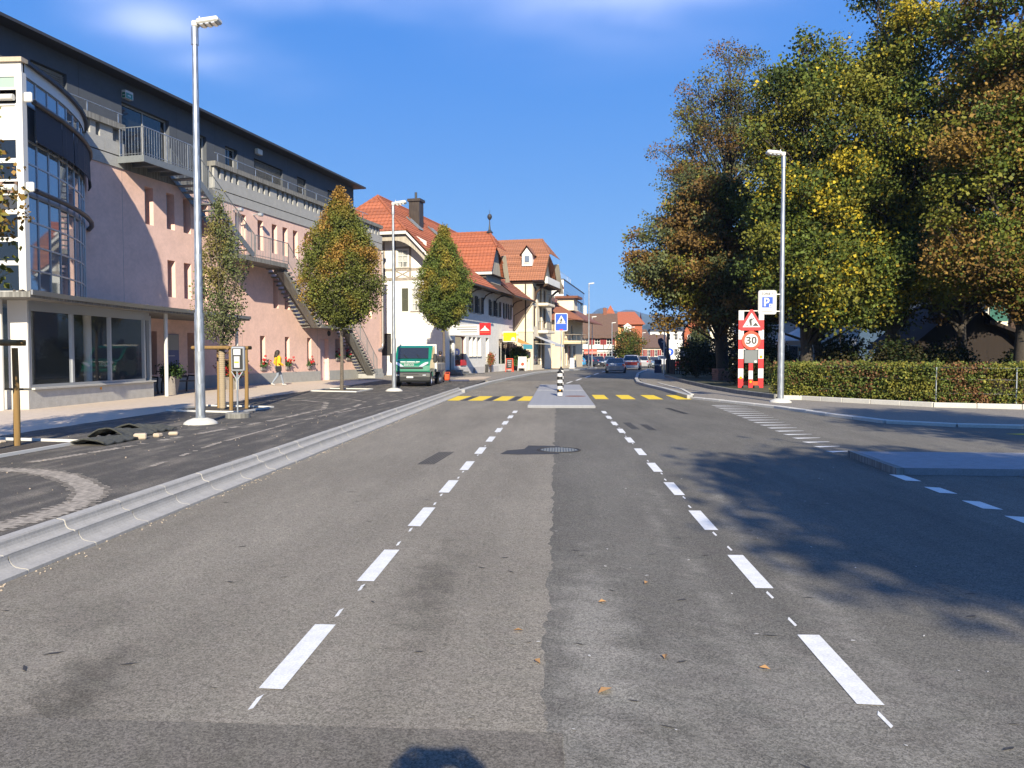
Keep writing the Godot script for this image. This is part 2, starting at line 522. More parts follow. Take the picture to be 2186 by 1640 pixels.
func sheet(zs: PackedFloat64Array, cols: int, xl: Callable, xr: Callable, y: float, colf: Callable) -> ArrayMesh:
	var v := PackedVector3Array()
	var n := PackedVector3Array()
	var c := PackedColorArray()
	var ix := PackedInt32Array()
	for z in zs:
		var a: float = xl.call(z)
		var b: float = xr.call(z)
		for i in cols + 1:
			var x := lerpf(a, b, float(i) / cols)
			v.append(Vector3(x, y, z))
			n.append(Vector3.UP)
			c.append(colf.call(x, z))
	for j in zs.size() - 1:
		for i in cols:
			var k := j * (cols + 1) + i
			ix.append_array([k, k + cols + 1, k + 1, k + 1, k + cols + 1, k + cols + 2])
	var m := ArrayMesh.new()
	var arr := []
	arr.resize(Mesh.ARRAY_MAX)
	arr[Mesh.ARRAY_VERTEX] = v
	arr[Mesh.ARRAY_NORMAL] = n
	arr[Mesh.ARRAY_COLOR] = c
	arr[Mesh.ARRAY_INDEX] = ix
	m.add_surface_from_arrays(Mesh.PRIMITIVE_TRIANGLES, arr)
	return m

func steps(list: Array) -> PackedFloat64Array:
	# [start, end, step, end, step ...] running towards -z
	var out := PackedFloat64Array([list[0]])
	var z: float = list[0]
	for k in range(1, list.size(), 2):
		while z - list[k + 1] > list[k] + 1e-6:
			z -= list[k + 1]
			out.append(z)
		z = list[k]
		out.append(z)
	return out

var nz: FastNoiseLite
func fb(x: float, z: float) -> float:
	return nz.get_noise_2d(x, z)

func on_line(pts: Array, x: float, z: float) -> float:
	# distance to a polyline of Vector2(x, z)
	var best := 1e9
	var p := Vector2(x, z)
	for i in pts.size() - 1:
		best = minf(best, p.distance_to(Geometry2D.get_closest_point_to_segment(p, pts[i], pts[i + 1])))
	return best

func make_ground() -> void:
	nz = noise(FastNoiseLite.TYPE_SIMPLEX_SMOOTH, 77, 1.0, 4)
	var g := MB.new()
	flat(g, [Vector2(-4500, 600), Vector2(4500, 600), Vector2(4500, -5200), Vector2(-4500, -5200)], -0.05)
	struct("ground", g, mat("field"))
	# --- carriageway, two lengths of asphalt that meet in a ragged seam
	var seam := func(z: float) -> float:
		return -0.06 + fb(3.0, z * 1.7) * 0.05 + fb(9.0, z * 7.0) * 0.035 + (0.07 if z > -3.1 else 0.0)
	var stain := func(x: float, z: float, cx: float, cz: float, sx: float, sz: float, sk: float) -> float:
		var u := (x - cx - (z - cz) * sk) / sx
		var w := (z - cz) / sz
		return clampf(1.25 - sqrt(u * u + w * w) + fb(x * 3.0, z * 3.0) * 0.9 + fb(x * 17.0, z * 17.0) * 0.5, 0.0, 1.0)
	var ca := func(x: float, z: float) -> Color:
		var k := 1.0 + fb(x * 0.8, z * 0.2) * 0.2 + fb(x * 5.0, z * 0.7) * 0.11 + fb(x * 15.0, z * 15.0) * 0.06
		var d: float = stain.call(x, z, -2.2, -3.35, 0.17, 0.5, 0.25)
		d = maxf(d, 0.75 * stain.call(x, z, -0.85, -5.2, 0.16, 1.0, 0.08))
		d = maxf(d, 0.5 * stain.call(x, z, -2.75, -4.4, 0.3, 0.5, 0.0))
		k *= 1.0 - 0.42 * d
		return Color(0.298, 0.268, 0.216) * k
	var cb := func(x: float, z: float) -> Color:
		var k := 1.0 + fb(x * 0.9 + 20.0, z * 0.2) * 0.22 + fb(x * 5.0 + 9.0, z * 0.6) * 0.13 + fb(x * 15.0, z * 15.0) * 0.06
		# gravel dust along the seam and round the right-hand lane line
		var d: float = 0.9 * stain.call(x, z, 0.2, -4.2, 0.22, 1.6, 0.0)
		d = maxf(d, 0.6 * stain.call(x, z, 1.0, -3.4, 0.8, 0.8, 0.2))
		d = maxf(d, 0.5 * stain.call(x, z, 0.3, -2.6, 1.2, 0.5, 0.0))
		for t in [0.93, 1.08, 1.62, 1.75]:
			var tx: float = t + 0.012 * (z + 4.0) + 0.10 * sin(z * 0.45)
			if z > -9.0: d = maxf(d, 0.55 * clampf(1.0 - absf(x - tx) / 0.035 + fb(x * 9.0, z * 4.0) * 0.8, 0.0, 1.0))
		k *= 1.0 + 0.75 * d
		if x > 4.6: k *= 1.12
		return Color(0.188, 0.176, 0.15) * k
	var zs := steps([10.0, -2.0, 0.6, -9.0, 0.07, -18.0, 0.14, -46.0, 0.35])
	var road := put(self, "road", sheet(zs, 44, func(_z): return -3.78, seam, 0.0, ca), mat("asphalt_vc"))
	road.set_meta("kind", "structure")
	put(road, "carriageway", sheet(zs, 90, seam, func(z): return 8.5, 0.0, cb), mat("asphalt_vc"))
	put(road, "carriageway", sheet(steps([10.0, -24.0, 0.5]), 30, func(_z): return 8.5, func(_z): return 60.0, 0.0, cb), mat("asphalt_vc"))
	put(road, "carriageway", sheet(steps([-46.0, -90.0, 0.8, -260.0, 4.0]), 80, func(_z): return -45.0, func(_z): return 95.0, 0.0, func(x, z): return Color(0.215, 0.2, 0.172) * (1.0 + fb(x * 0.5, z * 0.2) * 0.2)), mat("asphalt_vc"))
	# patches of newer asphalt
	var cp := func(x: float, z: float) -> Color:
		return Color(0.2, 0.181, 0.15) * (1.0 + fb(x * 1.3, z * 0.9) * 0.25 + fb(x * 9.0, z * 9.0) * 0.15)
	put(road, "asphalt_patch", sheet(steps([6.0, -1.5, 0.6, -3.1, 0.1]), 40, func(_z): return -3.77, func(z): return 0.02 + fb(z * 6.0, 2.0) * 0.02, 0.004, cp), mat("asphalt_vc"))
	var mp := MB.new()
	flat(mp, [Vector2(-0.9, -11.95), Vector2(-0.62, -11.9), Vector2(0.02, -12.0), Vector2(0.03, -13.05), Vector2(-0.5, -13.1), Vector2(-0.55, -12.6), Vector2(-0.82, -12.4)], 0.004)
	part(road, "asphalt_patch", mp, mat("tar"))
	# tyre prints: short dark ribbed skids
	for q in [[-1.80, -11.45, 0.05, 1.4, 6], [1.62, -16.9, -0.03, 1.6, 4], [1.95, -16.6, -0.03, 1.3, 4], [-0.62, -24.0, 0.12, 3.0, 3], [3.3, -21.5, -0.1, 2.2, 4]]:
		var tm := MB.new()
		for k in q[4]:
			var x: float = q[0] + (k - q[4] * 0.5) * 0.042
			tm.quado(Vector3(x - 0.012 - q[2], 0.004, q[1] + q[3] * 0.5), Vector3(x + 0.013 - q[2], 0.004, q[1] + q[3] * 0.5), Vector3(x + 0.013 + q[2], 0.004, q[1] - q[3] * 0.5), Vector3(x - 0.012 + q[2], 0.004, q[1] - q[3] * 0.5), Vector3.UP)
		part(road, "tyre_mark", tm, mat("tar"))
	# smears of tar and crumbs of paint trodden into the surface
	var rs := RandomNumberGenerator.new()
	rs.seed = 91
	var fleck := MB.new()
	for k in 130:
		var p := Vector2(rs.randf_range(-3.6, 4.0), -2.8 - pow(rs.randf(), 1.5) * 13.0)
		var l := rs.randf_range(0.012, 0.05)
		var a := rs.randfn() * 0.5
		var u := Vector2(cos(a), sin(a)) * l
		var n := u.orthogonal() * rs.randf_range(0.12, 0.3)
		flat(fleck, [p - u, p - u * 0.2 + n, p + u, p + u * 0.3 - n], 0.003)
	part(road, "tar_smear", fleck, mat("tar")).set_meta("kind", "stuff")
	var chip := MB.new()
	for k in 70:
		var p := Vector2(rs.randf_range(-0.2, 4.2), -2.8 - pow(rs.randf(), 1.4) * 11.0)
		var l := rs.randf_range(0.006, 0.02)
		var a := rs.randf() * TAU
		var u := Vector2(cos(a), sin(a)) * l
		var n := u.orthogonal() * rs.randf_range(0.4, 0.8)
		flat(chip, [p - u, p + n, p + u, p - n * 0.6], 0.005)
	part(road, "paint_crumb", chip, mat("concrete_light")).set_meta("kind", "stuff")
	# --- painted markings
	var rng := RandomNumberGenerator.new()
	rng.seed = 12
	for side in [-1, 1]:
		for k in 11:
			var z0 := -3.44 - 1.7 * k
			var xc: float = (-1.33 + 0.0095 * 1.7 * k) if side < 0 else (1.385 - 0.008 * 1.7 * k)
			var d := MB.new()
			var w := 0.06
			flat(d, [Vector2(xc - w + rng.randf() * 0.006, z0), Vector2(xc + w, z0 + rng.randf() * 0.01), Vector2(xc + w, z0 - 0.85), Vector2(xc - w, z0 - 0.85 + rng.randf() * 0.01)], 0.004)
			part(road, "lane_dash", d, mat("white_paint"))
			for t in [0.13, 0.72]:
				var zz: float = z0 + 0.85 - 0.85 * t - 0.02
				if rng.randf() < 0.8:
					var s := MB.new()
					var x1: float = xc + rng.randf_range(-0.02, 0.02)
					flat(s, [Vector2(x1, zz), Vector2(x1 + 0.018, zz - 0.02), Vector2(x1 + 0.012, zz - 0.16), Vector2(x1 - 0.006, zz - 0.12)], 0.003)
					part(road, "setting_out_mark", s, mat("white_paint"))
	for q in [[-3.96, -3.36], [-3.05, -2.55], [-2.2, -1.72], [-1.38, -0.95], [1.31, 1.78], [2.22, 2.72], [3.17, 3.68], [4.14, 4.66]]:
		var z := MB.new()
		var sh: float = 0.0 if q[0] > 0 else 0.12
		var zn: float = -27.05 if q[0] > 0 else -25.9
		flat(z, [Vector2(q[0], zn), Vector2(q[1], zn), Vector2(q[1] + sh, zn - 2.85), Vector2(q[0] + sh, zn - 2.85)], 0.004)
		part(road, "zebra_bar", z, mat("yellow_paint"))
	for q in [[-3.3, -3.1], [-2.48, -2.25], [-1.66, -1.44]]:
		var z := MB.new()
		flat(z, [Vector2(q[0], -25.9), Vector2(q[1], -25.9), Vector2(q[1] + 0.12, -28.6), Vector2(q[0] + 0.12, -28.6)], 0.004)
		part(road, "asphalt_patch", z, mat("tar"))
	for k in 18:
		var t := k / 17.0
		var z0 := lerpf(-23.95, -12.62, 1.0 - pow(1.0 - t, 1.0))
		var x0 := lerpf(4.69, 4.3, t)
		var x1 := x0 + lerpf(1.05, 0.42, t)
		var h := MB.new()
		flat(h, [Vector2(x0, z0), Vector2(x0 + 0.06, z0 + 0.17), Vector2(x1, z0 - 0.02), Vector2(x1, z0 - 0.05)], 0.004)
		part(road, "hatch_bar", h, mat("white_paint"))
	for q in [[-10.2, -9.65], [-9.25, -8.8], [-8.4, -7.92], [-7.62, -7.1], [-6.75, -6.2]]:
		var h := MB.new()
		flat(h, [Vector2(4.29, q[0]), Vector2(4.45, q[0] + 0.05), Vector2(4.45, q[1]), Vector2(4.28, q[1] - 0.05)], 0.004)
		part(road, "lane_dash", h, mat("white_paint"))
	for q in [[Vector2(0.4, -42), Vector2(0.75, -45.0)], [Vector2(1.05, -47.0), Vector2(1.45, -50.5)], [Vector2(1.8, -53.0), Vector2(2.35, -57.5)], [Vector2(2.75, -60.5), Vector2(3.4, -66.0)], [Vector2(3.9, -70), Vector2(4.8, -76)], [Vector2(-0.35, -36.0), Vector2(0.1, -39.4)]]:
		var h := MB.new()
		flat(h, [q[0], q[0] + Vector2(0.14, 0), q[1] + Vector2(0.14, 0), q[1]], 0.004)
		part(road, "lane_dash", h, mat("white_paint"))
	var yb := MB.new()
	flat(yb, [Vector2(8.75, -15.6), Vector2(9.2, -15.3), Vector2(12.2, -15.5), Vector2(11.8, -15.9)], 0.004)
	part(road, "zebra_bar", yb, mat("yellow_paint"))
	# --- refuge island in the middle, pad on the right
	var isl := thing("refuge_island", "low grey-blue concrete traffic island between the yellow crossing bars", "island")
	for q in [[-22.5, -31.9], [-32.15, -38.2]]:
		var b := MB.new()
		b.cbox(Vector3(0.1, 0.02, (q[0] + q[1]) * 0.5), Vector3(2.0, 0.13, q[0] - q[1]), 0.03)
		part(isl, "concrete_slab", b, mat("island"))
	var cov := MB.new()
	cov.lathe([Vector2(0.0, 0.0895), Vector2(0.36, 0.0895), Vector2(0.37, 0.084)], Vector3(0.62, 0, -27.4), 20)
	part(isl, "manhole_cover", cov, mat("tile_brown1"))
	var pad := thing("traffic_island", "flat concrete traffic island slab at the side street mouth", "island")
	var pb := MB.new()
	flat(pb, [Vector2(4.52, -11.9), Vector2(4.47, -10.2), Vector2(8.9, -10.05), Vector2(9.6, -11.85)], 0.09, 0.15)
	part(pad, "slab", pb, mat("island"))
	var pk := MB.new()
	pk.bar(Vector3(4.46, 0.045, -11.95), Vector3(4.41, 0.045, -10.15), 0.1, 0.1)
	part(pad, "edge_stone", pk, mat("concrete_dark"))
	var mh := thing("manhole_cover", "round dark iron manhole cover set in the road patch", "manhole", Vector3(0.02, 0.004, -12.5))
	var mc := MB.new()
	mc.lathe([Vector2(0.0, 0.004), Vector2(0.30, 0.004), Vector2(0.31, 0.0)], Vector3.ZERO, 28)
	part(mh, "lid", mc, mat("dark_metal"))
	var mr := MB.new()
	for i in range(-6, 7):
		for j in range(-6, 7):
			if Vector2(i, j).length() < 6.1: mr.box(Vector3(i * 0.045, 0.006, j * 0.045), Vector3(0.028, 0.006, 0.028))
	part(mh, "studs", mr, mat("sign_grey"))
	var ring := MB.new()
	ring.lathe([Vector2(0.32, 0.0), Vector2(0.32, 0.006), Vector2(0.36, 0.006), Vector2(0.36, 0.0)], Vector3.ZERO, 28)
	part(mh, "frame", ring, mat("asphalt_new"))
	# --- left: plaza in fresh base course, tan footpath
	var tan_x := func(z: float) -> float:
		return -9.92 + 0.06 * sin(z * 0.3) + fb(1.0, z * 0.5) * 0.08
	var cpl := func(x: float, z: float) -> Color:
		var k := fb(x * 3.2 + 50.0, z * 0.5) * 0.5 + 0.5
		var k2 := fb(x * 11.0 + 7.0, z * 1.1) * 0.5 + 0.5
		var d := smoothstep(0.45, 0.85, k) * 0.55 + smoothstep(0.6, 0.9, k2) * 0.35
		d += smoothstep(0.62, 0.95, fb(x * 20.0, z * 20.0) * 0.5 + 0.5) * 0.3
		return Color(0.115, 0.107, 0.097).lerp(Color(0.34, 0.3, 0.245), clampf(d, 0.0, 0.9))
	var plaza := put(self, "plaza", sheet(steps([8.0, -4.0, 0.6, -16.0, 0.09, -43.0, 0.25]), 70, tan_x, func(_z): return -4.06, PAV, cpl), mat("asphalt_vc"))
	plaza.set_meta("kind", "structure")
	var edge := MB.new()
	edge.quado(Vector3(-4.06, PAV, 8), Vector3(-4.06, PAV, -43), Vector3(-4.06, -0.04, -43), Vector3(-4.06, -0.04, 8), Vector3.RIGHT)
	part(plaza, "edge", edge, mat("tar"))
	# dried mud tracks of a wheel loader, with the print of the treads along their edges
	var tracks := [
		[0.16, [Vector2(-9.0, -9.3), Vector2(-7.6, -9.2), Vector2(-6.54, -9.09), Vector2(-5.95, -8.8), Vector2(-5.36, -8.3), Vector2(-4.9, -7.75), Vector2(-4.62, -7.2), Vector2(-4.55, -6.7), Vector2(-4.6, -6.2), Vector2(-4.8, -5.6), Vector2(-5.3, -4.8)]],
		[0.075, [Vector2(-8.2, -9.0), Vector2(-7.0, -9.75), Vector2(-6.75, -11.2), Vector2(-6.5, -13.6), Vector2(-6.2, -16.7), Vector2(-6.2, -20.0), Vector2(-6.9, -22.6), Vector2(-8.0, -23.7), Vector2(-9.2, -23.2)]],
		[0.06, [Vector2(-9.3, -24.5), Vector2(-8.0, -25.2), Vector2(-6.8, -24.6), Vector2(-5.9, -23.2), Vector2(-5.6, -21.0), Vector2(-5.5, -17.0)]],
		[0.04, [Vector2(-5.2, -9.5), Vector2(-5.5, -12.0), Vector2(-5.6, -16.0), Vector2(-5.2, -21.0), Vector2(-4.9, -27.0)]]]
	for t in tracks:
		var cv := Curve2D.new()
		for i in t[1].size():
			var tn: Vector2 = (t[1][mini(i + 1, t[1].size() - 1)] - t[1][maxi(i - 1, 0)]) * 0.18
			cv.add_point(t[1][i], -tn, tn)
		var r := MB.new()
		var l := cv.get_baked_length()
		var nn := int(l / 0.045)
		for i in nn:
			var a := cv.sample_baked(l * i / nn)
			var b := cv.sample_baked(l * (i + 1) / nn)
			var sd := (b - a).orthogonal().normalized()
			var w1: float = t[0] * (0.75 + 0.25 * fb(a.x * 3.0, a.y * 3.0)) + (0.085 if i % 2 == 0 else 0.0) * rng.randf_range(0.4, 1.0) * t[0] / 0.16
			var w2: float = t[0] * (0.75 + 0.25 * fb(a.x * 3.0 + 5.0, a.y * 3.0)) + (0.085 if i % 2 == 1 else 0.0) * rng.randf_range(0.4, 1.0) * t[0] / 0.16
			if t[0] < 0.1 and fb(a.x * 1.5 + 30.0, a.y * 1.5) < -0.12: continue
			r.quado(Vector3(a.x + sd.x * w1, PAV + 0.004, a.y + sd.y * w1), Vector3(b.x + sd.x * w1, PAV + 0.004, b.y + sd.y * w1), Vector3(b.x - sd.x * w2, PAV + 0.004, b.y - sd.y * w2), Vector3(a.x - sd.x * w2, PAV + 0.004, a.y - sd.y * w2), Vector3.UP)
		part(plaza, "mud_track", r, mat("dust"))
	var fp := put(self, "footpath", sheet(steps([8.0, -4.0, 2.0, -43.0, 0.5]), 8, func(_z): return -24.0, tan_x, PAV, func(x, z): return Color(1, 1, 1)), mat("pavement_tan"))
	fp.set_meta("kind", "structure")
	var pv := MB.new()
	flat(pv, [Vector2(-24, -43), Vector2(-3.9, -43), Vector2(-3.2, -50), Vector2(-2.05, -63.7), Vector2(-1.0, -70), Vector2(1.6, -78), Vector2(4.2, -90), Vector2(5.2, -135), Vector2(-24, -135)], PAV, 0.1)
	struct("pavement", pv, mat("pavement_grey"))
	# --- kerb on the left: two rows of hollowed concrete stones
	var kerb := Node3D.new()
	kerb.name = "kerb"
	kerb.set_meta("kind", "structure")
	add_child(kerb)
	var upper := MB.new()
	var lower := MB.new()
	var pu := PackedVector2Array([Vector2(-4.07, 0.0), Vector2(-4.07, 0.215), Vector2(-4.055, 0.228), Vector2(-3.995, 0.218), Vector2(-3.985, 0.205), Vector2(-3.982, 0.185), Vector2(-3.972, 0.162), Vector2(-3.955, 0.147), Vector2(-3.93, 0.138), Vector2(-3.91, 0.136), Vector2(-3.902, 0.13), Vector2(-3.902, 0.0)])
	var pl := PackedVector2Array([Vector2(-3.898, 0.0), Vector2(-3.898, 0.124), Vector2(-3.894, 0.098), Vector2(-3.884, 0.075), Vector2(-3.868, 0.056), Vector2(-3.845, 0.043), Vector2(-3.815, 0.036), Vector2(-3.765, 0.032), Vector2(-3.752, 0.024), Vector2(-3.75, -0.01)])
	upper.prism(pu, Transform3D(Basis.IDENTITY, Vector3(0, 0, 0.393)), 0.786)
	lower.prism(pl, Transform3D(Basis.IDENTITY, Vector3(0, 0, 0.393)), 0.786)
	var um := upper.mesh()
	var lm := lower.mesh()
	for k in 38:
		var a := put(kerb, "kerb_stone", um, mat("kerb_concrete"))
		a.position = Vector3(rng.randf_range(-0.003, 0.003), rng.randf_range(-0.002, 0.002), -0.75 - 0.8 * k)
		var b := put(kerb, "gutter_stone", lm, mat("kerb_concrete"))
		b.position = Vector3(rng.randf_range(-0.003, 0.003), rng.randf_range(-0.002, 0.002), -0.79 - 0.8 * k)
	for q in [pu, pl]:
		var bed := MB.new()
		for o in Geometry2D.offset_polygon(q, -0.004): bed.prism(o, Transform3D(Basis.IDENTITY, Vector3(0, 0, -0.4)), 30.6)
		part(kerb, "mortar_bed", bed, mat("concrete_light"))
	# crumbs of gravel along the foot of the gutter
	var crumb := MB.new()
	for k in 380:
		var z := -2.0 - pow(rng.randf(), 1.6) * 22.0
		var p := Vector3(-3.74 + pow(rng.randf(), 2.0) * 0.12, 0.0, z)
		var s := rng.randf_range(0.003, 0.008)
		crumb.box(p + Vector3(0, s * 0.3, 0), Vector3(s, s, s) * 1.3, Basis.from_euler(Vector3(rng.randf(), rng.randf(), rng.randf()) * 3.0))
	var gr := single("gravel", crumb, mat("stone_pale"), "pale gravel crumbs along the foot of the left gutter", "gravel")
	gr.set_meta("kind", "stuff")
	# far kerb, plain stones following the bend
	var line := [Vector2(-3.93, -31.3), Vector2(-3.82, -36.0), Vector2(-3.6, -41.5), Vector2(-2.95, -50), Vector2(-1.8, -63.7), Vector2(-0.75, -70), Vector2(1.85, -78), Vector2(4.45, -90)]
	stones(kerb, line, 1.0, 0.25, 0.14, mat("concrete"), rng)
	# --- right: footpath, flush kerb, hedge edging, soil under the trees
	var rp := MB.new()
	flat(rp, [Vector2(40, -16.2), Vector2(9.9, -16.95), Vector2(7.6, -17.95), Vector2(6.5, -22.9), Vector2(4.9, -27.6), Vector2(4.75, -33.4), Vector2(4.55, -40.1), Vector2(4.95, -47.5), Vector2(6.45, -61.1), Vector2(9.55, -80.3), Vector2(15, -105), Vector2(60, -105), Vector2(60, -16.2)], 0.06, 0.1)
	struct("footpath", rp, mat("pavement_grey"))
	var kr := Node3D.new()
	kr.name = "kerb_right"
	kr.set_meta("kind", "structure")
	add_child(kr)
	stones(kr, [Vector2(20, -16.35), Vector2(9.8, -16.8), Vector2(8.6, -17.1), Vector2(7.45, -17.9), Vector2(6.9, -20.0), Vector2(6.37, -22.8), Vector2(4.75, -27.5)], 1.0, 0.2, 0.075, mat("concrete_light"), rng)
	stones(kr, [Vector2(4.68, -27.6), Vector2(4.62, -33.4), Vector2(4.38, -38), Vector2(4.35, -42), Vector2(4.8, -47.5), Vector2(6.3, -61.1), Vector2(9.4, -80.3)], 1.0, 0.2, 0.13, mat("concrete"), rng)
	var ln := MB.new()
	ln.bar(Vector3(5.0, 0.075, -29.0), Vector3(5.35, 0.075, -33.5), 0.12, 0.03)
	ln.bar(Vector3(5.35, 0.075, -33.5), Vector3(5.3, 0.075, -41.0), 0.12, 0.03)
	part(kr, "edge_stone", ln, mat("concrete_light"))
	stones(kr, [Vector2(7.4, -26.2), Vector2(8.1, -26.05), Vector2(8.95, -24.75), Vector2(10.7, -22.6), Vector2(12.7, -21.85), Vector2(18.5, -21.0)], 0.9, 0.1, 0.2, mat("concrete_light"), rng)
	stones(kr, [Vector2(7.4, -26.6), Vector2(6.9, -29.8), Vector2(6.7, -34.0), Vector2(6.75, -41.7), Vector2(7.2, -52)], 1.0, 0.12, 0.22, mat("concrete_dark"), rng)
	var so := MB.new()
	flat(so, [Vector2(7.45, -26.3), Vector2(8.15, -26.1), Vector2(9.0, -24.8), Vector2(10.75, -22.65), Vector2(12.75, -21.9), Vector2(18.5, -21.05), Vector2(60, -21), Vector2(60, -100), Vector2(12, -100), Vector2(8.8, -66), Vector2(7.3, -52), Vector2(6.8, -41.7), Vector2(6.75, -34.0), Vector2(6.95, -29.8)], 0.13, 0.1)
	struct("verge", so, mat("verge"))

func stones(parent: Node, line: Array, l: float, w: float, h: float, m: Material, rng: RandomNumberGenerator) -> void:
	var mb := MB.new()
	mb.cbox(Vector3(0, h * 0.5 - 0.03, 0), Vector3(w, h + 0.06, l * 0.992), 0.012)
	var mesh := mb.mesh()
	for i in line.size() - 1:
		var a: Vector2 = line[i]
		var b: Vector2 = line[i + 1]
		var n := maxi(1, roundi(a.distance_to(b) / l))
		for k in n:
			var p := a.lerp(b, (k + 0.5) / n)
			var o := put(parent, "kerb_stone", mesh, m)
			o.position = Vector3(p.x, rng.randf_range(-0.003, 0.003), p.y)
			o.rotation.y = atan2(b.x - a.x, b.y - a.y)
			o.scale.z = a.distance_to(b) / n / l

# ---------------------------------------------------------------- building parts
func wall(mb: MB, o: Vector3, ad: Vector3, out: Vector3, a0: float, a1: float, y0: float, y1: float, holes: Array, th: float) -> void:
	# wall face with real openings; holes are [a0, a1, y0, y1]
	var xs := [a0, a1]
	var ys := [y0, y1]
	for h in holes:
		xs.append_array([h[0], h[1]]); ys.append_array([h[2], h[3]])
	xs.sort(); ys.sort()
	var P := func(a: float, y: float, d: float) -> Vector3: return o + ad * a + Vector3.UP * y - out * d
	for i in xs.size() - 1:
		if xs[i + 1] - xs[i] < 1e-4 or xs[i] < a0 - 1e-4 or xs[i + 1] > a1 + 1e-4: continue
		for j in ys.size() - 1:
			if ys[j + 1] - ys[j] < 1e-4: continue
			var mx: float = (xs[i] + xs[i + 1]) * 0.5
			var my: float = (ys[j] + ys[j + 1]) * 0.5
			var open := false
			for h in holes:
				if mx > h[0] and mx < h[1] and my > h[2] and my < h[3]: open = true
			if not open:
				mb.quado(P.call(xs[i], ys[j], 0.0), P.call(xs[i + 1], ys[j], 0.0), P.call(xs[i + 1], ys[j + 1], 0.0), P.call(xs[i], ys[j + 1], 0.0), out)
	for h in holes:
		mb.quado(P.call(h[0], h[2], 0.0), P.call(h[0], h[3], 0.0), P.call(h[0], h[3], th), P.call(h[0], h[2], th), ad)
		mb.quado(P.call(h[1], h[2], 0.0), P.call(h[1], h[3], 0.0), P.call(h[1], h[3], th), P.call(h[1], h[2], th), -ad)
		mb.quado(P.call(h[0], h[2], 0.0), P.call(h[1], h[2], 0.0), P.call(h[1], h[2], th), P.call(h[0], h[2], th), Vector3.UP)
		mb.quado(P.call(h[0], h[3], 0.0), P.call(h[1], h[3], 0.0), P.call(h[1], h[3], th), P.call(h[0], h[3], th), Vector3.DOWN)

func face_box(mb: MB, o: Vector3, ad: Vector3, out: Vector3, a0: float, a1: float, y0: float, y1: float, d0: float, d1: float) -> MB:
	# box lying on a wall face, from d0 to d1 in front of it
	var c := o + ad * (a0 + a1) * 0.5 + Vector3.UP * (y0 + y1) * 0.5 + out * (d0 + d1) * 0.5
	return mb.box(c, Vector3(a1 - a0, y1 - y0, d1 - d0), Basis(ad, Vector3.UP, out))

func window(parent: Node, o: Vector3, ad: Vector3, out: Vector3, h: Array, recess: float, nx: int, ny: int, fm: Material, gm: Material, fw := 0.05, sill: Material = null, curtain := false) -> MeshInstance3D:
	var f := MB.new()
	var b := -recess
	for x in [h[0], h[1] - fw]: face_box(f, o, ad, out, x, x + fw, h[2], h[3], b, b + 0.05)
	for y in [h[2], h[3] - fw]: face_box(f, o, ad, out, h[0] + fw, h[1] - fw, y, y + fw, b, b + 0.048)
	for i in range(1, nx):
		var x: float = lerpf(h[0], h[1], float(i) / nx)
		face_box(f, o, ad, out, x - fw * 0.4, x + fw * 0.4, h[2] + fw, h[3] - fw, b, b + 0.046)
	for j in range(1, ny):
		var y: float = lerpf(h[2], h[3], float(j) / ny)
		face_box(f, o, ad, out, h[0] + fw, h[1] - fw, y - fw * 0.3, y + fw * 0.3, b, b + 0.043)
	var w := part(parent, "window", f, fm)
	var g := MB.new()
	face_box(g, o, ad, out, h[0] + 0.005, h[1] - 0.005, h[2] + 0.005, h[3] - 0.005, b + 0.01, b + 0.02)
	part(w, "pane", g, gm)
	if curtain:
		var c := MB.new()
		var wd: float = h[1] - h[0]
		var ht: float = h[3] - h[2]
		for s in [0, 1]:
			var n := 7
			for k in n:
				var a: float = h[0] + wd * (0.02 + 0.45 * k / n + 0.5 * s)
				var a2: float = h[0] + wd * (0.02 + 0.45 * (k + 1) / n + 0.5 * s)
				var low: float = h[2] + ht * (0.35 if (k > 3) == (s == 0) else 0.02)
				var d1 := -0.06 - 0.03 * (k % 2)
				var d2 := -0.06 - 0.03 * ((k + 1) % 2)
				c.quad(o + ad * a + Vector3.UP * low + out * (b + d1), o + ad * a2 + Vector3.UP * low + out * (b + d2), o + ad * a2 + Vector3.UP * h[3] + out * (b + d2), o + ad * a + Vector3.UP * h[3] + out * (b + d1))
		part(w, "curtain", c, mat("curtain"))
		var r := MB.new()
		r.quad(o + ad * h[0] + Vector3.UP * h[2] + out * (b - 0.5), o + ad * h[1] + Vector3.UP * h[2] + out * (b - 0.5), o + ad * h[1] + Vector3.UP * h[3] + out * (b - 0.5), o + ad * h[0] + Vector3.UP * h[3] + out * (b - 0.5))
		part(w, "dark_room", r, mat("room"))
	if sill != null:
		var s := MB.new()
		face_box(s, o, ad, out, h[0] - 0.06, h[1] + 0.06, h[2] - 0.07, h[2], -recess + 0.05, 0.07)
		part(w, "sill", s, sill)
	return w

func shutter(parent: Node, o: Vector3, ad: Vector3, out: Vector3, a0: float, a1: float, y0: float, y1: float, m: Material) -> void:
	var b := MB.new()
	var fw := 0.05
	for x in [a0, a1 - fw]: face_box(b, o, ad, out, x, x + fw, y0, y1, 0.015, 0.055)
	for y in [y0, (y0 + y1) * 0.5 - 0.03, y1 - fw]: face_box(b, o, ad, out, a0 + fw, a1 - fw, y, y + fw, 0.015, 0.053)
	var n := int((y1 - y0) / 0.055)
	for k in n:
		var y := y0 + 0.03 + (y1 - y0 - 0.06) * (k + 0.5) / n
		b.box(o + ad * (a0 + a1) * 0.5 + Vector3.UP * y + out * 0.033, Vector3(a1 - a0 - 2 * fw, 0.045, 0.01), Basis(ad, Vector3.UP, out) * Basis(Vector3.RIGHT, -0.6))
	part(parent, "shutter", b, m)

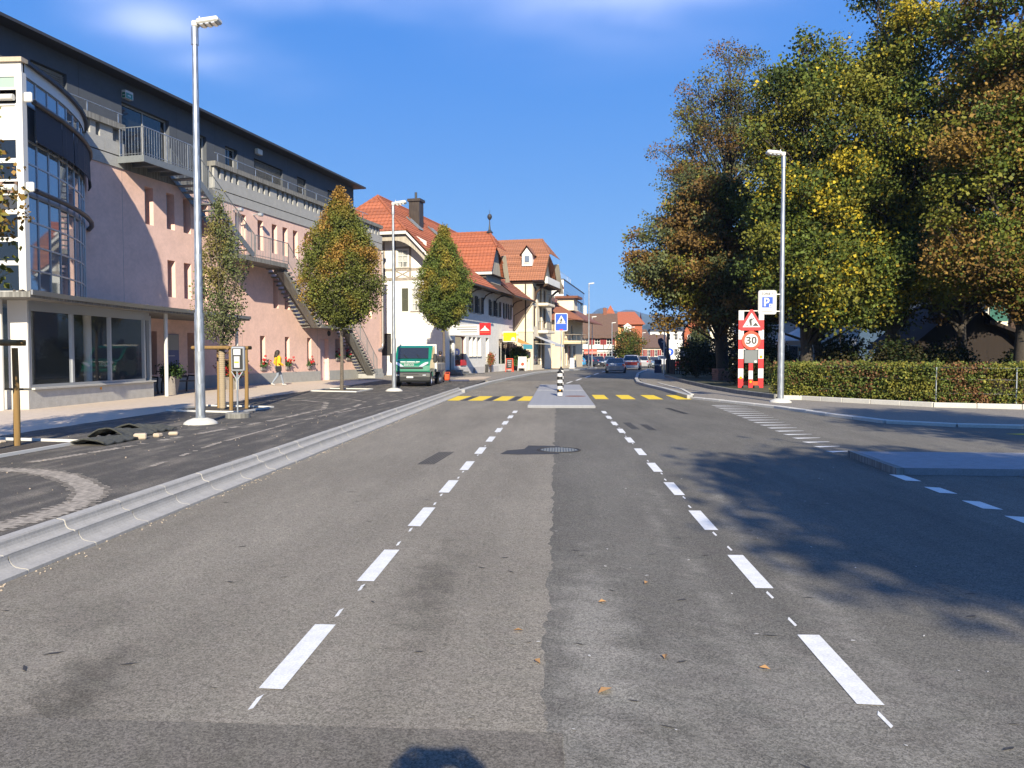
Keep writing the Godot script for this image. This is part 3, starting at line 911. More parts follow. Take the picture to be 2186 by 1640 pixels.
func tiles(parent: Node, e0: Vector3, e1: Vector3, r1: Vector3, r0: Vector3, n: int, pitch: float, kind: String, sd: int) -> void:
	# roof slope laid in courses: e0-e1 eave, r0-r1 ridge; every course steps over the one below
	var rng := RandomNumberGenerator.new()
	rng.seed = sd
	var dir := (e1 - e0).normalized()
	var up := (r0 - e0) - dir * (r0 - e0).dot(dir)
	var nrm := dir.cross(up).normalized()
	if nrm.y < 0.0: nrm = -nrm
	var L1 := (r0 - e0).dot(dir)
	var R0 := (e1 - e0).dot(dir)
	var R1 := (r1 - e0).dot(dir)
	for i in n:
		var t0 := float(i) / n
		var t1 := float(i + 1) / n + 0.004
		var l0 := L1 * t0
		var rr0 := lerpf(R0, R1, t0)
		var l1 := L1 * minf(t1, 1.0)
		var rr1 := lerpf(R0, R1, minf(t1, 1.0))
		var lo := minf(l0, l1)
		var hi := maxf(rr0, rr1)
		var mb := MB.new()
		var j0 := floori(lo / pitch * 2.0)
		var j1 := ceili(hi / pitch * 2.0)
		var jit := rng.randf_range(-0.006, 0.006)
		for j in range(j0, j1):
			var x0 := j * pitch * 0.5
			var x1 := x0 + pitch * 0.5
			var a0 := clampf(x0, l0, rr0)
			var a1 := clampf(x1, l0, rr0)
			var b0 := clampf(x0, l1, rr1)
			var b1 := clampf(x1, l1, rr1)
			if a1 - a0 < 1e-4 and b1 - b0 < 1e-4: continue
			var h0 := 0.07 if posmod(j, 2) == 0 else 0.035
			var h1 := 0.035 if posmod(j, 2) == 0 else 0.07
			var k := rng.randf_range(-0.006, 0.006)
			var pa := e0 + dir * a0 + up * t0 + nrm * (h0 + jit + k)
			var pb := e0 + dir * a1 + up * t0 + nrm * (h1 + jit + k)
			var qa := e0 + dir * b0 + up * t1 + nrm * (h0 - 0.035)
			var qb := e0 + dir * b1 + up * t1 + nrm * (h1 - 0.035)
			mb.quado(pa, pb, qb, qa, nrm)
			mb.quado(pa, pb, pb - nrm * 0.045, pa - nrm * 0.045, -up)
		if mb.v.size() > 0: part(parent, "tile_course", mb, mat("%s%d" % [kind, rng.randi() % 3]))

func ridge(parent: Node, a: Vector3, b: Vector3, r: float, m: Material) -> void:
	var n := maxi(2, int(a.distance_to(b) / 0.38))
	var mb := MB.new()
	for k in n:
		var p := a.lerp(b, float(k) / n)
		var q := a.lerp(b, float(k + 1.12) / n)
		mb.tube([p, q], [r * 1.12, r * 0.9], 8)
	part(parent, "ridge_tiles", mb, m)

# ---------------------------------------------------------------- the pink apartment building
func make_pink() -> void:
	var B := thing("apartment_building", "long pink rendered building with dark attic storey and outside staircase", "building", Vector3(-13.9, 0, -39), HEAD)
	var ad := Vector3(0, 0, -1)
	var out := Vector3(1, 0, 0)
	var O := Vector3.ZERO
	var wins := []
	for s in [-10.23, -9.01, -8.01, -6.85, -2.65, -1.42, -0.44, 0.56, 1.72, 2.75, 5.15, 6.15, 7.19, 8.2, 9.6]: wins.append([s, s + 0.47, 6.61, 8.05])
	for s in [-9.01, -8.02, -6.9, -1.35, -0.31, 5.3, 7.19, 8.2, 9.6]: wins.append([s, s + 0.46, 3.89, 5.37])
	for s in [-10.13, -7.88, -2.56, -0.33, 1.9]: wins.append([s, s + 0.44, 0.77, 2.48])
	for s in [5.09, 6.38]: wins.append([s, s + 0.7, 1.2, 2.48])
	var doors := [[3.33, 4.28, PAV, 2.46], [-4.45, -3.6, 6.0, 8.08], [3.6, 4.45, 3.3, 5.35]]
	var w := MB.new()
	wall(w, O, ad, out, -19.5, 11.57, PAV - 0.1, 8.43, wins + doors, 0.42)
	w.quado(Vector3(0, 0, -11.57), Vector3(-12, 0, -11.57), Vector3(-12, 8.43, -11.57), Vector3(0, 8.43, -11.57), ad)
	w.quado(Vector3(0, 0, 19.5), Vector3(-12, 0, 19.5), Vector3(-12, 8.43, 19.5), Vector3(0, 8.43, 19.5), -ad)
	w.quado(Vector3(-12, 0, 19.5), Vector3(-12, 0, -11.57), Vector3(-12, 8.43, -11.57), Vector3(-12, 8.43, 19.5), -out)
	part(B, "wall", w, mat("pink"))
	for h in wins: window(B, O, ad, out, h, 0.40, 1, 2, mat("window_grey"), mat("glass_dark"), 0.045, null)
	for d in doors:
		var db := MB.new()
		face_box(db, O, ad, out, d[0] + 0.01, d[1] - 0.01, d[2], d[3] - 0.01, -0.3, -0.25)
		var dd := part(B, "door", db, mat("lilac_door"))
		var hb := MB.new()
		hb.rod(O + ad * (d[1] - 0.12) + Vector3(-0.2, d[2] + 1.05, 0), O + ad * (d[1] - 0.24) + Vector3(-0.2, d[2] + 1.05, 0), 0.012)
		part(dd, "handle", hb, mat("grey_metal"))
	for q in [[-19.5, -0.45], [-0.44, 3.3], [4.31, 11.6]]:
		var p := MB.new()
		face_box(p, O, ad, out, q[0], q[1], 0.0, 0.66, -0.02, 0.035)
		part(B, "plinth", p, mat("concrete"))
	for s in [-4.0, -11.4, 3.0]:
		var j := MB.new()
		face_box(j, O, ad, out, s, s + 0.012, 0.68, 8.4, -0.01, 0.002)
		part(B, "render_joint", j, mat("terracotta"))
	# concrete band, parapet of small piers, coping slab
	var segs := [[-19.5, -11.3], [-6.0, 11.6]]
	for q in segs:
		var s: float = q[0]
		while s < q[1] - 0.05:
			var e: float = minf(s + 2.42, q[1])
			for y in [[8.43, 8.83, 0.05], [8.87, 9.34, 0.06]]:
				var b := MB.new()
				face_box(b, O, ad, out, s, e - 0.012, y[0], y[1], -0.2, y[2])
				part(B, "concrete_panel", b, mat("concrete"))
			s = e
		var c := MB.new()
		face_box(c, O, ad, out, q[0], q[1], 9.83, 10.04, -0.3, 0.12)
		part(B, "coping", c, mat("concrete_dark"))
		var bk := MB.new()
		face_box(bk, O, ad, out, q[0], q[1], 9.34, 9.83, -0.2, -0.12)
		part(B, "parapet_back", bk, mat("concrete_dark"))
		s = q[0] + 0.1
		var k := 0
		while s < q[1] - 0.3:
			var wd := 0.6 if k % 5 == 4 else 0.24
			var pr := MB.new()
			face_box(pr, O, ad, out, s, minf(s + wd, q[1]), 9.34, 9.83, -0.12, -0.02)
			part(B, "pier", pr, mat("concrete"))
			s += wd + 0.21
			k += 1
	var sl := MB.new()
	face_box(sl, O, ad, out, -11.3, -6.0, 8.43, 8.78, -0.3, 0.05)
	part(B, "floor_slab", sl, mat("concrete_dark"))
	for q in [[-19.0, -11.35], [-5.9, 9.5]]:
		var r := MB.new()
		r.rod(Vector3(0.02, 10.42, -q[0]), Vector3(0.02, 10.42, -q[1]), 0.022)
		part(B, "rail", r, mat("galvanised"))
		var s: float = q[0] + 0.2
		while s < q[1]:
			var pp := MB.new()
			pp.box(Vector3(0.02, 10.23, -s), Vector3(0.02, 0.4, 0.05))
			part(B, "rail_post", pp, mat("galvanised"))
			s += 1.45
	# attic
	var AO := Vector3(-0.9, 0, 0)
	var aw := [[-10.32, -7.64, 8.85, 11.32], [-5.9, -5.2, 8.9, 11.32], [-3.82, -2.89, 8.9, 11.32], [-1.51, 1.12, 9.6, 11.32], [2.58, 3.53, 9.2, 11.32], [6.01, 7.9, 9.4, 11.32], [-14.4, -12.91, 9.4, 11.42]]
	var a := MB.new()
	wall(a, AO, ad, out, -19.5, 9.4, 8.4, 12.1, aw, 0.3)
	a.quado(Vector3(-0.9, 8.4, -9.4), Vector3(-12, 8.4, -9.4), Vector3(-12, 12.1, -9.4), Vector3(-0.9, 12.1, -9.4), ad)
	part(B, "attic_wall", a, mat("attic"))
	for s in [-16.0, -12.4, -7.2, -4.6, -2.4, 1.6, 4.4, 5.6, 8.4]:
		var j := MB.new()
		face_box(j, AO, ad, out, s, s + 0.015, 8.8, 12.05, -0.01, 0.003)
		part(B, "panel_joint", j, mat("attic_roof"))
	for i in aw.size():
		var h: Array = aw[i]
		var wn := window(B, AO, ad, out, h, 0.24, 2, 1, mat("window_grey"), mat("glass_dark"), 0.06)
		if i >= 3:
			var l := MB.new()
			var y: float = h[2] + (0.6 if i == 3 else 0.1)
			while y < h[3] - 0.05:
				l.box(AO + Vector3(-0.13, y, -(h[0] + h[1]) * 0.5), Vector3(0.07, 0.008, h[1] - h[0] - 0.06), Basis(Vector3(0, 0, 1), 0.5))
				y += 0.075
			part(wn, "louvre_blind", l, mat("louvre"))
	var rf := MB.new()
	rf.span(Vector3(-13, 12.1, 20.5), Vector3(-0.25, 12.2, -9.85))
	part(B, "roof", rf, mat("attic_roof"))
	var fl := MB.new()
	fl.span(Vector3(-12, 8.3, 19.4), Vector3(-0.25, 8.42, -11.5))
	part(B, "terrace", fl, mat("concrete_dark"))
	# emergency sign and lamp under the eaves
	var es := MB.new()
	es.span(Vector3(-0.9, 11.45, 10.3), Vector3(-0.72, 11.75, 9.9))
	var sg := part(B, "emergency_sign", es, mat("sign_white"))
	var eg := MB.new()
	eg.span(Vector3(-0.88, 11.46, 10.304), Vector3(-0.74, 11.66, 10.3))
	eg.span(Vector3(-0.72, 11.46, 10.28), Vector3(-0.716, 11.66, 9.94))
	part(sg, "green_face", eg, mat("truck_green"))
	var ar := MB.new()
	ar.prism(PackedVector2Array([Vector2(-0.1, -0.02), Vector2(0.0, -0.02), Vector2(0.0, -0.06), Vector2(0.08, 0), Vector2(0.0, 0.06), Vector2(0.0, 0.02), Vector2(-0.1, 0.02)]), Transform3D(Basis(Vector3(0, 0, -1), Vector3.UP, Vector3(1, 0, 0)), Vector3(-0.712, 11.56, 10.1)), 0.0)
	ar.prism(PackedVector2Array([Vector2(-0.05, -0.015), Vector2(0.0, -0.015), Vector2(0.0, -0.045), Vector2(0.05, 0), Vector2(0.0, 0.045), Vector2(0.0, 0.015), Vector2(-0.05, 0.015)]), Transform3D(Basis(Vector3(1, 0, 0), Vector3.UP, Vector3(0, 0, 1)), Vector3(-0.8, 11.56, 10.308)), 0.0)
	part(sg, "arrow", ar, mat("sign_white"))
	var lb := MB.new()
	lb.cbox(Vector3(-0.79, 11.66, 1.25), Vector3(0.2, 0.26, 0.42), 0.02)
	part(B, "wall_lamp", lb, mat("white_metal"))
	for q in [[-4.6, 8.15], [-3.0, 8.2]]:
		var f := MB.new()
		f.rod(Vector3(0.0, q[1], -q[0]), Vector3(0.35, q[1] + 0.05, -q[0]), 0.03)
		f.cbox(Vector3(0.4, q[1], -q[0]), Vector3(0.2, 0.16, 0.22), 0.03)
		part(B, "floodlight", f, mat("grey_metal"))
	var ck := MB.new()
	ck.lathe([Vector2(0.0, 0.06), Vector2(0.14, 0.06), Vector2(0.16, 0.0)], Vector3(0.0, 2.78, -4.3), 16, Vector3.RIGHT)
	part(B, "round_lamp", ck, mat("dark_metal"))
	# down pipe at the far corner
	var dp := MB.new()
	dp.tube([Vector3(0.14, 8.3, -11.4), Vector3(0.14, 2.3, -11.4), Vector3(0.12, 2.0, -11.3), Vector3(-0.05, 1.85, -11.0)], [0.085], 10)
	for y in [3.0, 5.2, 7.2]: dp.lathe([Vector2(0.085, 0), Vector2(0.1, 0), Vector2(0.1, 0.05), Vector2(0.085, 0.05)], Vector3(0.14, y, -11.4), 10)
	part(B, "down_pipe", dp, mat("zinc"))
	pink_stairs(B)
	pink_bay(B)
	pink_canopy(B)

func railing(parent: Node, a: Vector3, b: Vector3, h: float, gap: float, m: Material) -> void:
	var r := MB.new()
	var n := maxi(1, int(a.distance_to(b) / gap))
	r.tube([a + Vector3(0, h, 0), b + Vector3(0, h, 0)], [0.02], 6)
	r.tube([a + Vector3(0, 0.1, 0), b + Vector3(0, 0.1, 0)], [0.012], 5)
	for k in n + 1:
		var p := a.lerp(b, float(k) / n)
		var big := k % 9 == 0 or k == n
		r.box(p + Vector3(0, h * 0.5, 0), Vector3(0.03 if big else 0.012, h, 0.035 if big else 0.012))
	part(parent, "railing", r, m)

func flight(parent: Node, s0: float, y0: float, s1: float, y1: float, x0: float, x1: float, n: int, m: Material, conc: bool) -> void:
	for k in n:
		var s := lerpf(s0, s1, (k + 0.5) / n)
		var y := lerpf(y0, y1, (k + 1.0) / n)
		var t := MB.new()
		var run := (s1 - s0) / n
		if conc:
			t.box(Vector3((x0 + x1) * 0.5, y - 0.03, -s), Vector3(x1 - x0, 0.07, run + 0.06))
			t.box(Vector3((x0 + x1) * 0.5, y - 0.12, -s - run * 0.35), Vector3(0.5, 0.16, 0.1))
		else:
			t.box(Vector3((x0 + x1) * 0.5, y - 0.02, -s), Vector3(x1 - x0 - 0.1, 0.035, run + 0.02))
		part(parent, "tread", t, m)
	var st := MB.new()
	if conc:
		# one broad spine beam under the treads
		var a := Vector3((x0 + x1) * 0.5 + 0.25, y0 - 0.30, -s0)
		var b := Vector3((x0 + x1) * 0.5 + 0.25, y1 - 0.12, -s1)
		st.bar(a, b, 0.4, 0.3)
	else:
		for x in [x0, x1]: st.bar(Vector3(x, y0 - 0.02, -s0), Vector3(x, y1 - 0.02, -s1), 0.03, 0.26)
	part(parent, "stringer", st, m)

func pink_stairs(B: Node3D) -> void:
	var sm := mat("steel_stair")
	var cm := mat("concrete_dark")
	var x1 := 1.15
	# upper platform at the attic door
	var p := MB.new()
	p.span(Vector3(0.05, 8.74, 11.6), Vector3(x1, 8.8, 8.9))
	part(B, "platform", p, sm)
	var f := MB.new()
	f.span(Vector3(0.05, 8.58, 11.63), Vector3(x1 + 0.03, 8.82, 11.6))
	f.span(Vector3(x1, 8.58, 11.6), Vector3(x1 + 0.03, 8.82, 8.9))
	for z in [10.9, 10.1, 9.4]: f.span(Vector3(0.05, 8.6, z), Vector3(x1, 8.72, z - 0.06))
	part(B, "platform_frame", f, sm)
	railing(B, Vector3(0.1, 8.8, 11.58), Vector3(x1, 8.8, 11.58), 1.05, 0.13, mat("galvanised"))
	railing(B, Vector3(x1, 8.8, 11.58), Vector3(x1, 8.8, 8.9), 1.05, 0.13, mat("galvanised"))
	flight(B, -8.9, 8.8, -4.75, 6.05, 0.15, x1, 14, sm, false)
	railing(B, Vector3(x1, 8.8, 8.9), Vector3(x1, 6.0, 4.7), 1.0, 0.13, mat("steel_stair"))
	railing(B, Vector3(0.15, 8.8, 8.9), Vector3(0.15, 6.0, 4.7), 1.0, 0.5, mat("steel_stair"))
	var l2 := MB.new()
	l2.span(Vector3(0.0, 5.78, 6.0), Vector3(x1, 5.98, 1.85))
	part(B, "landing", l2, cm)
	railing(B, Vector3(x1, 5.98, 4.6), Vector3(x1, 5.98, 1.85), 1.0, 0.13, sm)
	flight(B, -1.95, 5.98, 1.4, 3.22, 0.0, x1, 15, cm, true)
	railing(B, Vector3(x1, 5.98, 1.85), Vector3(x1, 3.2, -1.4), 1.0, 0.13, sm)
	var l3 := MB.new()
	l3.span(Vector3(0.0, 3.0, -1.35), Vector3(x1, 3.18, -5.1))
	part(B, "landing", l3, cm)
	railing(B, Vector3(x1, 3.18, -1.4), Vector3(x1, 3.18, -5.1), 1.0, 0.13, sm)
	flight(B, 5.1, 3.18, 8.3, 0.35, 0.0, x1, 16, cm, true)
	railing(B, Vector3(x1, 3.18, -5.1), Vector3(x1, 0.35, -8.3), 1.0, 0.13, sm)
	var ft := MB.new()
	ft.span(Vector3(0.0, 0.0, -8.0), Vector3(x1, 0.42, -9.3))
	part(B, "stair_foot", ft, mat("concrete"))

func pink_bay(B: Node3D) -> void:
	# glazed bay: flat sunny front, street side curving back into the wall (built in world metres)
	var cv := Curve2D.new()
	var pts := [Vector2(-14.19, -19.85), Vector2(-14.33, -20.6), Vector2(-14.53, -21.67), Vector2(-14.85, -22.8), Vector2(-15.2, -23.75), Vector2(-15.65, -24.7), Vector2(-16.1, -25.45), Vector2(-16.65, -26.15)]
	for i in pts.size():
		var t: Vector2 = (pts[mini(i + 1, pts.size() - 1)] - pts[maxi(i - 1, 0)]) * 0.17
		cv.add_point(pts[i], -t, t)
	var N := 10
	var L := cv.get_baked_length()
	var P := []
	for k in N + 1: P.append(cv.sample_baked(L * k / N))
	var at := func(q: Vector2, y: float) -> Vector3: return Vector3(q.x, y, q.y)
	var fr := MB.new()
	var rows := [3.16, 3.85, 4.5, 5.15, 5.85, 6.08, 6.7, 7.3, 8.25, 8.46, 8.95]
	for k in N + 1:
		var q: Vector2 = P[k]
		fr.box(Vector3(q.x, 6.05, q.y), Vector3(0.05, 5.8, 0.05))
	for k in N:
		for y in rows: fr.bar(at.call(P[k], y), at.call(P[k + 1], y), 0.05, 0.045)
	var bay := part(B, "glazed_bay", fr, mat("grey_metal"))
	bay.transform = B.transform.affine_inverse()
	for k in N:
		for j in rows.size() - 1:
			if j == 4 or j == 8: continue
			var g := MB.new()
			g.quad(at.call(P[k], rows[j] + 0.02), at.call(P[k + 1], rows[j] + 0.02), at.call(P[k + 1], rows[j + 1] - 0.02), at.call(P[k], rows[j + 1] - 0.02))
			part(bay, "pane", g, mat("glass_sky"))
	var bands := MB.new()
	for k in N:
		for y in [[5.85, 6.08], [8.25, 8.46]]:
			bands.quad(at.call(P[k], y[0]), at.call(P[k + 1], y[0]), at.call(P[k + 1], y[1]), at.call(P[k], y[1]))
	part(bay, "spandrel", bands, mat("grey_metal"))
	# fascia, capping
	var fa := MB.new()
	var cap := MB.new()
	for k in N:
		var a: Vector2 = P[k]
		var b: Vector2 = P[k + 1]
		var o := (b - a).orthogonal().normalized() * 0.06
		if o.x < 0: o = -o
		fa.quad(at.call(a + o, 8.95), at.call(b + o, 8.95), at.call(b + o, 9.26), at.call(a + o, 9.26))
		cap.bar(at.call(a + o, 9.31), at.call(b + o * 1.2, 9.31), 0.2, 0.1)
	fa.span(Vector3(-22, 8.95, -19.82), Vector3(-14.14, 9.26, -19.75))
	part(bay, "fascia", fa, mat("white_metal"))
	part(bay, "capping", cap, mat("attic_roof"))
	var fc := MB.new()
	fc.span(Vector3(-22, 9.26, -19.9), Vector3(-14.08, 9.38, -19.68))
	part(bay, "front_capping", fc, mat("stone_pale"))
	var tp := MB.new()
	var poly := [Vector2(-22, -19.85)]
	for q in P: poly.append(q)
	poly.append(Vector2(-22, -27.3))
	flat(tp, poly, 9.27)
	part(bay, "bay_roof", tp, mat("attic_roof"))
	# roller blinds on the street side, in three lengths, and the boxes they roll from
	for q in [[0.35, 4.0], [4.08, 7.4], [7.48, 9.8]]:
		var bl := MB.new()
		var n := 8
		for i in n:
			var a := cv.sample_baked(L * lerpf(q[0], q[1], float(i) / n) / N)
			var b := cv.sample_baked(L * lerpf(q[0], q[1], float(i + 1) / n) / N)
			var o := (b - a).orthogonal().normalized()
			if o.x < 0: o = -o
			bl.quad(at.call(a + o * 0.22, 7.3), at.call(b + o * 0.22, 7.3), at.call(b + o * 0.2, 8.26), at.call(a + o * 0.2, 8.26))
			bl.bar(at.call(a + o * 0.22, 7.29), at.call(b + o * 0.22, 7.29), 0.03, 0.04)
		part(bay, "roller_blind", bl, mat("blind_dark"))
	for y in [8.3, 5.95]:
		for q in [[0.2, 4.04], [4.06, 7.44], [7.46, 10.0]]:
			var tb := []
			for i in 9:
				var s := L * lerpf(q[0], q[1], i / 8.0) / N
				var a := cv.sample_baked(s)
				var o := (cv.sample_baked(minf(s + 0.1, L)) - cv.sample_baked(maxf(s - 0.1, 0.0))).orthogonal().normalized()
				if o.x < 0: o = -o
				tb.append(at.call(a + o * 0.22, y))
			var bx := MB.new()
			bx.tube(tb, [0.075], 8)
			part(bay, "blind_box", bx, mat("dark_metal"))
		var ec := MB.new()
		ec.cbox(Vector3(-13.98, y + 0.05, -19.78), Vector3(0.22, 0.26, 0.1), 0.03)
		part(bay, "blind_bracket", ec, mat("white_metal"))
	# sunny front
	var fw := MB.new()
	fw.span(Vector3(-14.27, 3.1, -19.9), Vector3(-14.11, 9.0, -19.72))
	part(bay, "corner_post", fw, mat("white_metal"))
	var F := Vector3(-14.27, 0, -19.8)
	for k in 6:
		var x0 := -0.72 * (k + 1)
		for y in [[3.2, 4.0, 0], [4.0, 4.62, 0], [4.62, 5.35, 0], [5.35, 5.85, 1], [6.15, 6.7, 0], [6.7, 7.3, 0], [7.3, 8.2, 2], [8.55, 8.95, 3]]:
			var h := [x0 + 0.03, x0 + 0.72, y[0], y[1]]
			var gm: Material = mat("glass_dark")
			if y[2] == 3: gm = mat("glass_green")
			if y[2] == 2: gm = mat("blind_white")
			if y[2] == 1: gm = mat("blind_dark")
			window(bay, F, Vector3.RIGHT, Vector3(0, 0, 1), h, 0.0, 1, 1, mat("white_metal"), gm, 0.06)
	for y in [8.32, 5.97]:
		var bx := MB.new()
		bx.rod(Vector3(-20, y, -19.66), Vector3(-14.3, y, -19.66), 0.085, 10)
		part(bay, "blind_box", bx, mat("white_metal"))

func pink_canopy(B: Node3D) -> void:
	var edge := [Vector2(-13.0, -18.3), Vector2(-13.2, -20.0), Vector2(-13.3, -23.9), Vector2(-13.08, -27.05), Vector2(-12.9, -31.6)]
	var c := MB.new()
	var poly := [Vector2(-22, -17.9)]
	poly.append_array(edge)
	poly.append_array([Vector2(-15.2, -32.0), Vector2(-22, -32.0)])
	flat(c, poly, 3.12, 0.14)
	var cn := part(B, "canopy", c, mat("concrete_dark"))
	cn.transform = B.transform.affine_inverse()
	var rng := RandomNumberGenerator.new()
	rng.seed = 5
	var pe := MB.new()
	for i in edge.size() - 1:
		var a: Vector2 = edge[i]
		var b: Vector2 = edge[i + 1]
		for k in int(a.distance_to(b) * 26):
			var q := a.lerp(b, rng.randf()) + Vector2(-rng.randf() * 0.5, 0)
			var s := rng.randf_range(0.025, 0.07)
			pe.box(Vector3(q.x - 0.05, 3.125 + s * 0.3, q.y), Vector3(s, s, s), Basis.from_euler(Vector3(rng.randf(), rng.randf(), rng.randf()) * 3.0))
	part(cn, "roof_gravel", pe, mat("bark"))
	for i in edge.size() - 1:
		var g := MB.new()
		g.bar(Vector3(edge[i].x + 0.04, 3.1, edge[i].y), Vector3(edge[i + 1].x + 0.04, 3.1, edge[i + 1].y), 0.05, 0.12)
		part(cn, "eaves_trim", g, mat("zinc"))
	for q in [Vector2(-14.33, -19.0), Vector2(-13.55, -25.9), Vector2(-13.3, -31.2)]:
		var p := MB.new()
		p.rod(Vector3(q.x, PAV, q.y), Vector3(q.x, 2.98, q.y), 0.065, 12)
		part(cn, "post", p, mat("white_metal"))
	# café front under the canopy: plinth, glazing, dim room
	var pl := MB.new()
	pl.span(Vector3(-22, 0.0, -19.55), Vector3(-13.85, 0.62, -19.35))
	pl.span(Vector3(-14.05, 0.0, -19.55), Vector3(-13.85, 0.62, -25.45))
	pl.span(Vector3(-16.5, 0.0, -25.45), Vector3(-13.85, 0.62, -25.6))
	part(cn, "plinth", pl, mat("concrete_light"))
	var si := MB.new()
	si.span(Vector3(-14.1, 0.63, -19.5), Vector3(-13.78, 0.68, -25.66))
	part(cn, "sill", si, mat("concrete_light"))
	for z in [-19.48, -21.28, -23.14, -25.12]: part(cn, "shop_mullion", MB.new().box(Vector3(-13.92, 1.74, z), Vector3(0.1, 1.95, 0.09)), mat("grey_metal"))
	part(cn, "shop_frame", MB.new().span(Vector3(-13.97, 0.68, -19.45), Vector3(-13.87, 0.76, -25.15)), mat("grey_metal"))
	part(cn, "shop_frame", MB.new().span(Vector3(-13.97, 2.72, -19.45), Vector3(-13.87, 2.98, -25.42)), mat("grey_metal"))
	part(cn, "corner_panel", MB.new().span(Vector3(-14.4, 0.68, -19.43), Vector3(-13.86, 2.98, -19.37)), mat("white_metal"))
	part(cn, "shop_mullion", MB.new().box(Vector3(-13.95, 1.78, -25.5), Vector3(0.12, 2.2, 0.12)), mat("grey_metal"))
	for x in [-15.8, -17.4]: part(cn, "shop_mullion", MB.new().box(Vector3(x, 1.8, -19.43), Vector3(0.09, 2.3, 0.1)), mat("grey_metal"))
	for q in [[-19.48, -21.28], [-21.28, -23.14], [-23.14, -25.12]]:
		var g := MB.new()
		g.quad(Vector3(-13.92, 0.76, q[0] - 0.045), Vector3(-13.92, 0.76, q[1] + 0.045), Vector3(-13.92, 2.72, q[1] + 0.045), Vector3(-13.92, 2.72, q[0] - 0.045))
		part(cn, "shop_pane", g, mat("pane_shop"))
	var g2 := MB.new()
	g2.quad(Vector3(-22, 0.68, -19.45), Vector3(-14.4, 0.68, -19.45), Vector3(-14.4, 2.95, -19.45), Vector3(-22, 2.95, -19.45))
	part(cn, "shop_pane", g2, mat("pane_shop"))
	g2 = MB.new()
	g2.span(Vector3(-16.6, 0.62, -25.44), Vector3(-14.0, 2.97, -25.56))
	part(cn, "end_wall", g2, mat("attic"))
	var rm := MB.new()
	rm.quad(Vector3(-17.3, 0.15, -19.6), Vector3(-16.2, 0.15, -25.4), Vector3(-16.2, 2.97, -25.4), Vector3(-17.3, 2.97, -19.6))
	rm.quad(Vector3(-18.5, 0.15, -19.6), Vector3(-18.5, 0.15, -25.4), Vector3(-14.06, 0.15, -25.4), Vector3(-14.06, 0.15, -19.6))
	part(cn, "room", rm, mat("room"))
	var cl := MB.new()
	cl.rod(Vector3(-15.1, 0.15, -23.9), Vector3(-15.1, 2.97, -23.9), 0.12, 12)
	part(cn, "column", cl, mat("white_metal"))
	var mk := MB.new()
	mk.span(Vector3(-13.846, 0.5, -22.5), Vector3(-13.842, 0.58, -22.58))
	part(cn, "marker_plate", mk, mat("sign_amber"))
	# poster panel on the wall behind
	var ps := MB.new()
	ps.span(Vector3(0.03, 1.0, 9.26), Vector3(0.06, 2.39, 8.48))
	var po := part(B, "poster", ps, mat("poster_blue"))
	var pt := MB.new()
	pt.span(Vector3(0.062, 1.75, 9.24), Vector3(0.064, 2.37, 8.5))
	part(po, "picture", pt, mat("louvre"))
	var tl := MB.new()
	tl.span(Vector3(0.062, 1.5, 9.1), Vector3(0.065, 1.53, 8.75))
	part(po, "print_line", tl, mat("sign_white"))

# ---------------------------------------------------------------- the row of houses further along the left side
const KX := Vector3(-7.92, 0, -52.78)   # street corner of the white house; local x = towards the street, -z = along it

